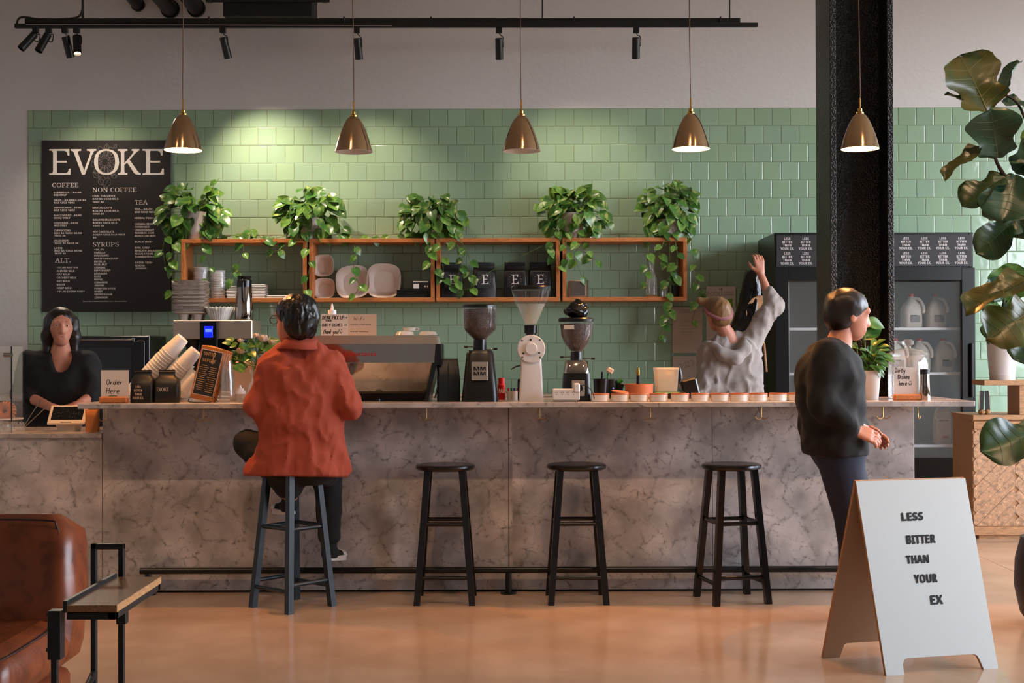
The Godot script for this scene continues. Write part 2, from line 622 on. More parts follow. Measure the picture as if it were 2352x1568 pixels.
func make_materials():
	var plaster := noise_tex(noise(0.05, 3, 3), 256, 256, [], true, 2.0)
	var m := mk("plaster", Color(0.81, 0.795, 0.785), 0.85)
	bumpy(m, plaster, 0.25, Vector3(1.2, 1.2, 1.2), true)
	mk("ceiling paint", Color(0.80, 0.78, 0.75), 0.9)
	mk("grout", Color(0.50, 0.55, 0.44), 0.8)
	var ripple := noise_tex(noise(0.012, 3, 8), 512, 512, [], true, 5.0)
	for i in 5:
		var g: Color = [Color(0.565, 0.665, 0.555), Color(0.58, 0.68, 0.575), Color(0.55, 0.65, 0.54), Color(0.57, 0.67, 0.55), Color(0.555, 0.655, 0.56)][i]
		var tm := mk("tile glaze %d" % i, g, 0.10)
		tm.metallic_specular = 0.5
		bumpy(tm, ripple, 0.10, Vector3(0.9, 0.9, 0.9), true)
	m = mk("concrete", Color(0.93, 0.90, 0.88), 0.22)
	tri_tex(m, noise_tex(noise(0.006, 5, 21), 1024, 1024, [[0.2, 0.5, 0.8], [Color(0.76, 0.65, 0.54), Color(0.79, 0.68, 0.57), Color(0.82, 0.715, 0.605)]]), Vector3(0.35, 0.35, 0.35))
	m.roughness = 1.0
	m.roughness_texture = noise_tex(noise(0.012, 4, 22), 512, 512, [[0.2, 0.8], [Color(0.09, 0.09, 0.09), Color(0.15, 0.15, 0.15)]])
	m = mk("marble", Color(1, 1, 1), 0.22)
	m.albedo_texture = marble_image(2048, 512, 4)
	m.uv1_triplanar = true; m.uv1_world_triplanar = true
	m.uv1_scale = Vector3(1.0 / 4.6, 1.0 / 1.15, 1.0 / 1.15)
	m = mk("marble pale", Color(1.0, 1.0, 1.0), 0.2)
	m.albedo_texture = M["marble"].albedo_texture
	m.uv1_triplanar = true; m.uv1_world_triplanar = true
	m.uv1_scale = Vector3(1.0 / 5.2, 1.0 / 1.3, 1.0 / 1.3); m.uv1_offset = Vector3(0.37, 0.2, 0.3)
	var grain := noise_tex(noise(0.02, 4, 31), 512, 512, [[0.25, 0.5, 0.62, 0.8], [Color(0.72, 0.72, 0.72), Color(0.92, 0.92, 0.92), Color(0.80, 0.80, 0.80), Color(1, 1, 1)]])
	var wood := func(key: String, c: Color, sc: Vector3, rough := 0.5, world := false):
		var q := mk(key, c, rough)
		tri_tex(q, grain, sc, world)
	wood.call("shelf wood", Color(0.90, 0.55, 0.29), Vector3(0.9, 14, 9))
	wood.call("shelf wood upright", Color(0.88, 0.53, 0.28), Vector3(14, 0.9, 9))
	wood.call("oak", Color(0.84, 0.62, 0.42), Vector3(1.0, 12, 9))
	wood.call("oak light", Color(0.86, 0.66, 0.49), Vector3(2.4, 2.4, 2.4))
	wood.call("sign wood", Color(0.82, 0.55, 0.32), Vector3(6, 6, 40))
	wood.call("table wood", Color(0.62, 0.42, 0.27), Vector3(10, 10, 2.2), 0.2)
	wood.call("table edge", Color(0.80, 0.58, 0.38), Vector3(10, 10, 3), 0.4)
	wood.call("stand wood", Color(0.82, 0.50, 0.27), Vector3(6, 20, 9))
	mk("black paint", Color(0.045, 0.042, 0.045), 0.32)
	mk("stool black", Color(0.030, 0.026, 0.026), 0.24)
	mk("stool blue", Color(0.05, 0.125, 0.16), 0.36)
	mk("black matte", Color(0.035, 0.033, 0.034), 0.7)
	mk("black plastic", Color(0.04, 0.04, 0.045), 0.28)
	mk("black steel", Color(0.07, 0.072, 0.078), 0.42, 0.3)
	var pebbly := noise_tex(noise(0.09, 2, 41), 256, 256, [], true, 8.0)
	m = mk("powder coat", Color(0.07, 0.068, 0.068), 0.38)
	bumpy(m, pebbly, 0.9, Vector3(3.2, 3.2, 3.2), true)
	mk("lamp black", Color(0.035, 0.035, 0.038), 0.4)
	mk("brass brushed", Color(0.70, 0.59, 0.46), 0.17, 1.0)
	mk("brass bright", Color(0.80, 0.62, 0.34), 0.25, 1.0)
	mk("shade inside", Color(0.90, 0.88, 0.84), 0.6)
	mk("cord", Color(0.42, 0.32, 0.26), 0.8)
	mk("bulb glow", Color(1.0, 0.9, 0.75), 0.5, 0.0, {"emission_enabled": true, "emission": Color(1.0, 0.62, 0.30), "emission_energy_multiplier": 12.0})
	mk("spot lens glow", Color(1, 1, 1), 0.5, 0.0, {"emission_enabled": true, "emission": Color(1.0, 0.90, 0.76), "emission_energy_multiplier": 14.0})
	mk("board black", Color(0.105, 0.085, 0.085), 0.5)
	mk("print white", Color(0.86, 0.83, 0.81), 0.6)
	mk("print grey", Color(0.55, 0.52, 0.51), 0.6)
	mk("ink", Color(0.06, 0.04, 0.04), 0.6)
	mk("paper", Color(0.83, 0.78, 0.74), 0.75)
	mk("paper warm", Color(0.80, 0.70, 0.62), 0.75)
	mk("paper white", Color(0.90, 0.88, 0.86), 0.7)
	mk("pulp", Color(0.76, 0.70, 0.66), 0.9)
	mk("kraft", Color(0.68, 0.43, 0.24), 0.8)
	mk("clipboard", Color(0.66, 0.40, 0.16), 0.5)
	mk("china", Color(0.88, 0.86, 0.84), 0.2)
	mk("bagasse", Color(0.87, 0.80, 0.75), 0.7)
	mk("terracotta", Color(0.72, 0.42, 0.26), 0.6)
	mk("white plastic", Color(0.88, 0.87, 0.87), 0.35)
	mk("cream plastic", Color(0.84, 0.79, 0.73), 0.4)
	mk("white enamel", Color(0.84, 0.82, 0.81), 0.32)
	mk("steel", Color(0.60, 0.575, 0.55), 0.20, 1.0)
	mk("steel brushed", Color(0.80, 0.73, 0.66), 0.45, 1.0)
	mk("mirror steel", Color(0.66, 0.62, 0.59), 0.08, 1.0)
	mk("dark steel", Color(0.13, 0.12, 0.12), 0.3, 0.8)
	mk("silver label", Color(0.62, 0.60, 0.58), 0.4, 0.6)
	mk("red", Color(0.72, 0.07, 0.06), 0.4)
	mk("red logo", Color(0.65, 0.03, 0.07), 0.4)
	mk("blue screen", Color(0.05, 0.10, 0.6), 0.3, 0.0, {"emission_enabled": true, "emission": Color(0.04, 0.14, 0.95), "emission_energy_multiplier": 0.8})
	mk("blue screen text", Color(0.5, 0.6, 1.0), 0.3, 0.0, {"emission_enabled": true, "emission": Color(0.35, 0.5, 1.0), "emission_energy_multiplier": 0.8})
	mk("tablet screen", Color(0.03, 0.035, 0.035), 0.12)
	mk("tablet speck", Color(0.35, 0.42, 0.42), 0.3)
	m = mk("beans", Color(0.17, 0.08, 0.05), 0.45)
	bumpy(m, noise_tex(noise(0.11, 1, 15, FastNoiseLite.TYPE_CELLULAR), 256, 256, [], true, 8.0), 1.0, Vector3(9, 9, 9), false)
	mk("milk jug", Color(0.84, 0.80, 0.75), 0.4)
	mk("fridge liner", Color(0.72, 0.72, 0.71), 0.5)
	mk("fridge black", Color(0.035, 0.035, 0.04), 0.3)
	mk("header print", Color(0.14, 0.13, 0.135), 0.5)
	mk("bag black", Color(0.035, 0.030, 0.030), 0.45)
	mk("bag label", Color(0.10, 0.075, 0.07), 0.5)
	mk("bag blue", Color(0.05, 0.08, 0.11), 0.4)
	mk("liner bag", Color(0.03, 0.028, 0.025), 0.16)
	mk("soil", Color(0.10, 0.07, 0.05), 0.95)
	mk("pot white", Color(0.84, 0.80, 0.77), 0.4)
	mk("pot dark", Color(0.13, 0.10, 0.08), 0.5)
	mk("stem green", Color(0.36, 0.44, 0.14), 0.5)
	mk("stem brown", Color(0.16, 0.11, 0.07), 0.8)
	mk("leaf", Color(1, 1, 1), 0.30, 0.0, {"vertex_color_use_as_albedo": true, "backlight_enabled": true, "backlight": Color(0.10, 0.14, 0.03)})
	mk("fig leaf", Color(1, 1, 1), 0.33, 0.0, {"vertex_color_use_as_albedo": true, "backlight_enabled": true, "backlight": Color(0.07, 0.08, 0.02)})
	mk("petal", Color(0.93, 0.84, 0.76), 0.6)
	mk("green lid", Color(0.12, 0.42, 0.16), 0.4)
	mk("board white", Color(0.80, 0.82, 0.81), 0.38)
	mk("board inside", Color(0.62, 0.48, 0.36), 0.6)
	var skinny := noise_tex(noise(0.04, 4, 51), 512, 512, [], true, 6.0)
	m = mk("leather", Color(0.50, 0.235, 0.11), 0.36)
	tri_tex(m, noise_tex(noise(0.012, 5, 52), 512, 512, [[0.2, 0.5, 0.8], [Color(0.70, 0.66, 0.62), Color(0.95, 0.95, 0.95), Color(1, 1, 1)]]), Vector3(1.6, 1.6, 1.6), false)
	m.normal_enabled = true; m.normal_texture = skinny; m.normal_scale = 0.12
	mk("seam", Color(0.20, 0.085, 0.05), 0.5)
	var weave := noise_tex(noise(0.12, 2, 61), 256, 256, [], true, 5.0)
	var cloth := func(key: String, c: Color, rough := 0.85):
		var q := mk(key, c, rough)
		bumpy(q, weave, 0.16, Vector3(13, 13, 13), false)
		q.rim_enabled = true; q.rim = 0.15
	cloth.call("jacket", Color(0.60, 0.245, 0.155))
	cloth.call("trousers black", Color(0.032, 0.030, 0.034))
	cloth.call("jumper", Color(0.62, 0.575, 0.55))
	cloth.call("shirt dark", Color(0.055, 0.045, 0.060))
	cloth.call("shirt black", Color(0.030, 0.024, 0.022))
	cloth.call("jeans", Color(0.10, 0.12, 0.19))
	cloth.call("canvas black", Color(0.035, 0.033, 0.035))
	cloth.call("headband", Color(0.60, 0.38, 0.40))
	mk("skin warm", Color(0.72, 0.44, 0.31), 0.5, 0.0, {"subsurf_scatter_enabled": true, "subsurf_scatter_strength": 0.1})
	mk("skin light", Color(0.78, 0.52, 0.42), 0.5, 0.0, {"subsurf_scatter_enabled": true, "subsurf_scatter_strength": 0.1})
	mk("hair black", Color(0.022, 0.018, 0.018), 0.34)
	mk("hair brown", Color(0.10, 0.06, 0.045), 0.42)
	mk("hair blond", Color(0.50, 0.36, 0.22), 0.45)
	mk("eye white", Color(0.85, 0.83, 0.80), 0.3)
	mk("iris", Color(0.10, 0.06, 0.04), 0.2)
	mk("lips", Color(0.58, 0.28, 0.26), 0.5)
	mk("rubber white", Color(0.84, 0.82, 0.80), 0.5)
	for g in [["glass", 0.03], ["glass thick", 0.06], ["hopper", 0.03]]:
		mk(g[0], Color(0.92, 0.93, 0.93, g[1]), 0.05, 0.0, {"transparency": BaseMaterial3D.TRANSPARENCY_ALPHA})
	mk("frosted plastic", Color(0.80, 0.78, 0.72, 0.40), 0.3, 0.0, {"transparency": BaseMaterial3D.TRANSPARENCY_ALPHA})
	mk("door glass", Color(0.75, 0.80, 0.80, 0.05), 0.03, 0.0, {"transparency": BaseMaterial3D.TRANSPARENCY_ALPHA})
	mk("bread", Color(0.66, 0.40, 0.22), 0.7)
	mk("joint", Color(0.12, 0.10, 0.09), 0.9)

# ---------------------------------------------------------------- the room
func tile_mesh(w: float, h: float) -> ArrayMesh:           # pillow-edged glazed tile, face at z = 0
	var b := MB.new()
	var rings := []
	for q in [[0.0, -0.010], [0.0005, -0.0035], [0.002, -0.0010], [0.006, 0.0]]:
		var hw: float = w * 0.5 - q[0]
		var hh: float = h * 0.5 - q[0]
		rings.append(PackedVector3Array([Vector3(-hw, -hh, q[1]), Vector3(hw, -hh, q[1]), Vector3(hw, hh, q[1]), Vector3(-hw, hh, q[1])]))
	for i in 3:
		b.g = -1
		for j in 4:
			var k := (j + 1) % 4
			b.quad(rings[i][j], rings[i][k], rings[i + 1][k], rings[i + 1][j])
	b.quad(rings[3][0], rings[3][1], rings[3][2], rings[3][3])
	return b.done()

func build_room():
	var wz := -WALL - 0.008
	# back wall: white plaster with a field of green glazed tiles
	var wall := structure("wall_back", cbox(Vector3(13.0, 4.9, 0.2), 0.0, Vector3(0.7, 2.4, wz - 0.1)), M["plaster"], "white plaster wall behind the bar with green glazed tiles")
	var left := P(64, 500, WALL).x
	var top := P(1176, 249.5, WALL).y
	var pitch := 41.45 * u(WALL)
	part(wall, "grout_bed", cbox(Vector3(11.2, top - 0.7, 0.006), 0.0, Vector3(left + 5.6, (top + 0.7) * 0.5, wz + 0.002)), M["grout"])
	var full := tile_mesh(pitch - 0.0022, pitch - 0.0022)
	var odd := {}
	var count := 0
	var rest := MB.new()
	var tr := RandomNumberGenerator.new(); tr.seed = 5
	for r in 17:
		var y := top - pitch * (r + 0.5)
		var x0: float = P(75.5 if r % 2 == 0 else 96.0, 300, WALL).x - pitch
		for c in 80:
			var xa := x0 + c * pitch
			var xb := xa + pitch
			if xb < left + 0.006 or xa > 7.15: continue
			xa = maxf(xa, left)
			var cx := (xa + xb) * 0.5
			var tilt := Basis.from_euler(Vector3(tr.randfn(0, 0.0035), tr.randfn(0, 0.0035), 0))
			var pos := Vector3(cx, y, -WALL + tr.randf_range(-0.0008, 0.0008))
			var px := 1176.0 + cx * F / WALL
			var mesh := full
			if xb - xa < pitch - 0.001:
				var key := snappedf(xb - xa, 0.001)
				if not odd.has(key): odd[key] = tile_mesh(xb - xa - 0.0022, pitch - 0.0022)
				mesh = odd[key]
			var tm: Material = M["tile glaze %d" % (tr.randi() % 5)]
			var seen := px > 55 and px < 2330 and not (px > 1890 and px < 2048) and (r < 7 and not (px > 110 and px < 380 and r > 1))
			if seen and count < 300:
				part(wall, "tile", mesh, tm, pos, tilt)
				count += 1
			else:
				rest.st.append_from(mesh, 0, Transform3D(tilt, pos))
	rest.st.index()
	var ro := part(wall, "tile_field", rest.st.commit(), M["tile glaze 1"])
	ro.set_meta("kind", "stuff")
	# floor: two poured slabs with a saw cut between them
	var fl := Node3D.new(); fl.name = "floor"; add_child(fl); meta(fl, "polished warm concrete floor", "", "", "structure")
	for s in [[-5.8, 2.818], [2.822, 7.2]]:
		part(fl, "slab", cbox(Vector3(s[1] - s[0], 0.15, 17.6), 0.0, Vector3((s[0] + s[1]) * 0.5, -0.075, -2.65)), M["concrete"])
	part(fl, "joint_filler", cbox(Vector3(0.006, 0.1, 17.6), 0.0, Vector3(2.82, -0.055, -2.65)), M["joint"])
	structure("ceiling", cbox(Vector3(13.2, 0.2, 17.6), 0.0, Vector3(0.7, 4.95, -2.65)), M["ceiling paint"])
	structure("wall_left", cbox(Vector3(0.2, 4.9, 17.6), 0.0, Vector3(-5.9, 2.4, -2.65)), M["plaster"])
	# right wall with the tall shop windows that light the room
	var wr := MB.new()
	wr.box(Vector3(7.3, 0.25, -2.65), Vector3(0.2, 0.6, 17.6))
	wr.box(Vector3(7.3, 4.5, -2.65), Vector3(0.2, 0.8, 17.6))
	wr.box(Vector3(7.3, 2.3, -11.15), Vector3(0.2, 3.7, 0.6))
	wr.box(Vector3(7.3, 2.2, -6.8), Vector3(0.2, 3.7, 0.6))
	wr.box(Vector3(7.3, 2.2, -8.8), Vector3(0.2, 3.7, 0.12))
	wr.box(Vector3(7.3, 2.3, -4.2), Vector3(0.2, 3.7, 0.16))
	wr.box(Vector3(7.3, 2.3, 2.05), Vector3(0.2, 3.7, 8.2))
	structure("wall_right", wr.done(), M["plaster"])
	var wf := MB.new()
	wf.box(Vector3(0.7, 2.4, 6.05), Vector3(13.0, 4.9, 0.2))
	structure("wall_front", wf.done(), M["plaster"])

# ---------------------------------------------------------------- the bar
func build_counter():
	var xl := P(235, 1100, PANEL).x
	var xr := P(2100, 1100, PANEL).x
	var h := SLAB - 0.027
	# marble panels in front of the carcass
	var body := thing("bar_counter", "grey veined marble front of the bar behind the stools", "bar", Vector3.ZERO)
	part(body, "carcass", cbox(Vector3(xr - xl - 0.02, h - 0.002, 0.42), 0.0, Vector3((xl + xr) * 0.5, h * 0.5, -PANEL - 0.235)), M["black matte"])
	var joints := [xl, P(1168, 1100, PANEL).x, P(1636, 1100, PANEL).x, xr]
	for i in 3:
		part(body, "marble_panel", cbox(Vector3(joints[i + 1] - joints[i] - 0.0025, h - 0.012, 0.02), 0.0012, Vector3((joints[i] + joints[i + 1]) * 0.5, h * 0.5 + 0.005, -PANEL - 0.01)), M["marble"])
	part(body, "end_panel", cbox(Vector3(0.02, h - 0.012, 0.42), 0.001, Vector3(xr + 0.0, h * 0.5 + 0.005, -PANEL - 0.24)), M["marble pale"])
	part(body, "end_panel", cbox(Vector3(0.02, h - 0.012, 0.42), 0.001, Vector3(xl + 0.011, h * 0.5 + 0.005, -PANEL - 0.24)), M["marble pale"])
	part(body, "plinth", cbox(Vector3(xr - xl, 0.010, 0.40), 0.0, Vector3((xl + xr) * 0.5, 0.005, -PANEL - 0.215)), M["black matte"])
	var sl := P(178, 930, 6.73).x
	var sr := P(2240, 920, 6.73).x
	var slab := solo("marble_slab", cbox(Vector3(sr - sl, 0.027, 0.66), 0.003, Vector3.ZERO), M["marble pale"], "pale marble slab lying on the bar with everything on it", "countertop", Vector3((sl + sr) * 0.5, SLAB - 0.0135, -6.73 - 0.33))
	# lower till counter on the far side of the bag
	var low := 0.828
	var till := thing("till_counter", "low marble counter with the tablet and glass screen on it", "counter", Vector3.ZERO)
	part(till, "marble_panel", cbox(Vector3(1.6, low - 0.03, 0.02), 0.0012, Vector3(xl - 0.8 - 0.002, (low - 0.03) * 0.5 + 0.004, -PANEL - 0.012)), M["marble"])
	part(till, "carcass", cbox(Vector3(1.58, low - 0.03, 0.55), 0.0, Vector3(xl - 0.8, (low - 0.03) * 0.5, -PANEL - 0.31)), M["black matte"])
	part(till, "worktop", cbox(Vector3(1.62, 0.025, 0.62), 0.002, Vector3(xl - 0.812, low - 0.0125, -PANEL - 0.30)), M["marble pale"])
	# brass hooks under the slab
	var hook := MB.new()
	hook.tube(curve([Vector3(0, 0, 0), Vector3(0, -0.03, 0), Vector3(0, -0.058, 0.002)], 3), 0.0022, 0.0022, 6)
	for s in [-1.0, 1.0]:
		hook.tube(curve([Vector3(0, -0.056, 0), Vector3(s * 0.010, -0.066, 0.004), Vector3(s * 0.024, -0.064, 0.008), Vector3(s * 0.035, -0.052, 0.012)], 4), 0.0021, 0.0017, 6)
	var hm := hook.done()
	var plate := cbox(Vector3(0.03, 0.004, 0.02), 0.001)
	var first: Node3D
	var marks := ["under the order here sign", "under the stack of menu clipboards", "between the espresso machine and the black grinder", "under the white grinder", "under the small bowls by the plastic tub", "under the bowls beside the grey jumper", "under the potted plant on the bar", "at the corner under the glass jar"]
	var xs := [244, 468, 980, 1240, 1494, 1749, 2028, 2108]
	for i in xs.size():
		var o: Node3D
		if first == null:
			o = thing("coat_hook", "", "hook", Vector3.ZERO, "brass hooks under the bar top")
			part(o, "prong", hm, M["brass bright"])
			part(o, "plate", plate, M["brass bright"], Vector3(0, -0.002, 0))
			first = o
		else:
			o = copy(first, "coat_hook")
		o.set_meta("label", "brass double hook " + marks[i])
		o.position = at(xs[i], SLAB - 0.0275, 6.86)
		if i == 7: o.rotation.y = 1.2
	# foot rail
	var rail := thing("foot_rail", "black round foot rail along the bottom of the bar", "rail", Vector3.ZERO)
	var ry := 0.122
	var a := at(322, ry, 6.955)
	var b := at(2060, ry, 6.955)
	var k := MB.new()
	k.tube([a, b], 0.0165, 0.0165, 16)
	part(rail, "tube", k.done(), M["black paint"])
	for px in [340, 1168, 2000]:
		var c := at(px, 0, 6.955)
		part(rail, "post", lathed([Vector2(0, 0), Vector2(0.042, 0), Vector2(0.042, 0.006), Vector2(0.0165, 0.007), Vector2(0.0165, ry - 0.012), Vector2(0, ry - 0.012)], 16), M["black paint"], c)

# ---------------------------------------------------------------- gear under the ceiling
func build_ceiling_gear():
	# steel column in front of the fridges
	var cd := 7.75
	var col := thing("steel_column", "black textured steel column standing behind the bar", "column", Vector3.ZERO)
	var x0 := P(1907, 400, cd).x
	var x1 := P(2053, 400, cd).x
	part(col, "flange", cbox(Vector3(0.036, 4.85, 0.36), 0.003, Vector3(x0 + 0.018, 2.425, -cd - 0.18)), M["powder coat"])
	part(col, "flange", cbox(Vector3(0.036, 4.85, 0.36), 0.003, Vector3(x1 - 0.018, 2.425, -cd - 0.18)), M["powder coat"])
	part(col, "web", cbox(Vector3(x1 - x0 - 0.07, 4.85, 0.03), 0.0, Vector3((x0 + x1) * 0.5, 2.425, -cd - 0.19)), M["powder coat"])
	part(col, "base_plate", cbox(Vector3(x1 - x0 + 0.08, 0.02, 0.44), 0.003, Vector3((x0 + x1) * 0.5, 0.01, -cd - 0.18)), M["powder coat"])
	# lighting track
	var td := 10.5
	var t := thing("lighting_track", "long black lighting track hung across the white wall", "lighting track", Vector3.ZERO)
	var k := MB.new()
	k.bar(P(34, 60, td), P(1740, 57.5, td), 0.034, 0.034, 0.004)
	part(t, "track", k.done(), M["lamp black"])
	k = MB.new()
	k.bar(P(58, 49, td + 0.03), P(1700, 48, td + 0.03), 0.03, 0.042, 0.004)
	part(t, "beam", k.done(), M["lamp black"])
	k = MB.new()
	k.bar(P(60, 56, td - 0.02), P(900, 59, td - 0.02), 0.004, 0.006)
	part(t, "cable", k.done(), M["print grey"])
	for h in [[190, 0.0095], [1246, 0.006], [1676, 0.006]]:
		var a := P(h[0], 46, td + 0.03)
		part(t, "hanger", tubed([a, Vector3(a.x, 4.85, a.z)], h[1], h[1], 8), M["lamp black"])
	part(t, "conduit", tubed(curve([P(190, 20, td + 0.02), P(183, 36, td + 0.02), P(160, 43, td + 0.02), P(90, 44, td + 0.02), P(62, 40, td + 0.02), P(44, 42, td + 0.02), P(38, 58, td + 0.01)], 5), 0.009, 0.009, 8), M["lamp black"])
	for px in [480, 790, 990, 1318, 1655]:
		part(t, "clip", cbox(Vector3(0.012, 0.05, 0.02), 0.002), M["lamp black"], P(px, 46, td + 0.01))
	# spotlights on it: [px, top y, end px, end y, reach towards the room (+) or wall (-), lit energy, target]
	var heads := [
		[82, 72, 58, 112, 0.10, 0.0, null, "leftmost black spotlight on the track, tilted steeply outward"],
		[112, 72, 96, 118, 0.10, 0.0, null, "black spotlight tilted outward beside the steeper one on the track"],
		[149, 76, 156, 122, -0.08, 14.0, P(250, 640, WALL), "black spotlight over the menu board, between tilted and glowing ones"],
		[176, 76, 183, 121, 0.09, 30.0, P(560, 1000, 6.4), "black spotlight with its bright lens showing"],
		[512, 78, 520, 128, -0.10, 46.0, P(660, 560, WALL), "black spotlight on the track between two pendant cords, aimed down"],
		[820, 80, 823, 128, -0.09, 17.0, P(860, 600, WALL), "black spotlight on the track right beside a pendant cord"],
		[1146, 80, 1147, 126, -0.09, 13.0, P(1480, 640, WALL), "black spotlight on the track above the white coffee grinder"],
		[1461, 78, 1462, 126, -0.09, 7.0, P(1290, 640, WALL), "black spotlight on the track nearest its free end"],
	]
	for h in heads:
		var a := P(h[0], h[1] + 4, td)
		var e := P(h[2], h[3], td) + Vector3(0, 0, h[4] * 0.6)
		var dir := (e - a).normalized()
		var s := thing("track_spotlight", h[7], "spotlight", a, "spotlights on the lighting track")
		part(s, "adapter", cbox(Vector3(0.046, 0.042, 0.034), 0.003), M["lamp black"], P(h[0], 70, td) - a)
		part(s, "yoke", tubed(curve([P(h[0], 74, td) - a, P(h[0] + 3, 80, td) - a, Vector3(0.034, -0.01, 0), Vector3(0.036, -0.05, 0) + dir * 0.02, dir * 0.08 + Vector3(0.03, 0, 0)], 4), 0.004, 0.004, 6), M["lamp black"])
		var len := 0.165
		var bb := basis_y(-dir)
		var can := lathed([Vector2(0, 0), Vector2(0.026, 0.0), Vector2(0.030, -0.004), Vector2(0.031, -len), Vector2(0.027, -len), Vector2(0.026, -len + 0.02), Vector2(0, -len + 0.02)], 20)
		part(s, "can", can, M["lamp black"], dir * 0.012, bb)
		part(s, "lens", lathed([Vector2(0, -len + 0.022), Vector2(0.025, -len + 0.022), Vector2(0.025, -len + 0.018), Vector2(0, -len + 0.016)], 16), M["spot lens glow"] if h[5] > 0 else M["glass thick"], dir * 0.012, bb)
		if h[5] > 0:
			var l := SpotLight3D.new()
			l.name = "spot_lamp"
			s.add_child(l)
			l.position = dir * (len + 0.022)
			l.light_energy = h[5] * SPOT
			l.light_color = Color(1.0, 0.91, 0.80)
			l.spot_angle = 44.0
			l.spot_angle_attenuation = 1.0
			l.spot_range = 20.0
			l.spot_attenuation = 2.0
			l.light_size = 0.02
			l.shadow_enabled = true
			l.look_at_from_position(a + dir * (len + 0.022), h[6], Vector3.UP if absf((h[6] - a).normalized().y) < 0.95 else Vector3.BACK)
	front_track()
	# ducts entering the wall and the black box on its rack
	var dl := ["narrow black duct pipe entering the wall at the left of its row", "thick black duct pipe between two other pipes at the wall top", "black duct pipe in the wall nearest the black hanging box"]
	var i := 0
	for q in [[318, 12, 0.05], [392, 22, 0.068], [452, 20, 0.066]]:
		var w := P(q[0], q[1], WALL)
		var d := thing("duct_pipe", dl[i], "pipe", w, "duct pipes at the wall top")
		part(d, "pipe", tubed([Vector3(0, 0, -0.02), Vector3(-0.02, 0.05, 0.5), Vector3(-0.06, 0.16, 1.4)], q[2], q[2], 20), M["black steel"])
		part(d, "collar", tubed([Vector3(0, 0, 0.004), Vector3(-0.001, 0.002, 0.03)], q[2] * 1.16, q[2] * 1.16, 20), M["black steel"])
		i += 1
	var bd := 10.75
	var bx := thing("hanging_box", "black rectangular box hung from a rack below the ceiling", "speaker", P(622, 20, bd))
	var o := P(622, 20, bd)
	part(bx, "case", cbox(Vector3(202 * u(bd), 0.50, 0.30), 0.006), M["black matte"], Vector3(0, 0.155, 0))
	k = MB.new()
	k.bar(P(482, 7, bd) - o, P(766, 7, bd) - o, 0.03, 0.03, 0.003)
	k.bar(P(484, 15, bd) - o, P(764, 15, bd) - o, 0.02, 0.02, 0.003)
	part(bx, "rack", k.done(), M["lamp black"], Vector3(0, 0, 0.17))
	for px in [492, 752]:
		part(bx, "clamp", cbox(Vector3(0.04, 0.05, 0.05), 0.005), M["lamp black"], P(px, 11, bd) - o + Vector3(0, 0, 0.17))
	for s in [-1, 1]:
		part(bx, "rod", tubed([Vector3(s * 0.42, 0.03, 0.17), Vector3(s * 0.42, 4.85 - o.y, 0.17)], 0.008), M["lamp black"])

func front_track():                                        # a second track above the guests, its warm light falls on bar and floor
	var z := -4.4
	var y := 4.25
	var t := thing("lighting_track", "second black lighting track above the guests before the bar", "lighting track", Vector3(0, y, z))
	part(t, "track", cbox(Vector3(7.0, 0.034, 0.034), 0.004), M["lamp black"])
	for x in [-3.0, 0.0, 3.0]: part(t, "hanger", tubed([Vector3(x, 0.01, 0), Vector3(x, 0.6, 0)], 0.006), M["lamp black"])
	var i := 0
	for q in [[-2.9, -2.6, 0.5], [-1.3, -1.1, 0.3], [0.4, 0.6, 0.3], [2.0, 1.6, 0.4], [3.2, 2.9, 0.3]]:
		var a := Vector3(q[0], y - 0.05, z)
		var target := Vector3(q[1], q[2], -6.7)
		var dir := (target - a).normalized()
		var s := thing("track_spotlight", ["first", "second", "third", "fourth", "fifth"][i] + " warm spotlight on the track above the guests", "spotlight", a, "spotlights above the guests")
		part(s, "adapter", cbox(Vector3(0.046, 0.05, 0.034), 0.003), M["lamp black"], Vector3(0, 0.025, 0))
		var bb := basis_y(-dir)
		part(s, "can", lathed([Vector2(0, 0), Vector2(0.030, 0), Vector2(0.031, -0.165), Vector2(0.027, -0.165), Vector2(0.026, -0.145), Vector2(0, -0.145)], 20), M["lamp black"], dir * 0.01, bb)
		part(s, "lens", lathed([Vector2(0, -0.143), Vector2(0.025, -0.143), Vector2(0.025, -0.147), Vector2(0, -0.149)], 16), M["spot lens glow"], dir * 0.01, bb)
		var l := SpotLight3D.new()
		l.name = "spot_lamp"
		s.add_child(l)
		l.light_energy = 60.0 * FRONT
		l.light_color = Color(1.0, 0.81, 0.62)
		l.spot_angle = 30.0
		l.spot_angle_attenuation = 1.0
		l.spot_range = 20.0
		l.spot_attenuation = 2.0
		l.light_size = 0.03
		l.shadow_enabled = true
		l.look_at_from_position(a + dir * 0.19, target)
		i += 1

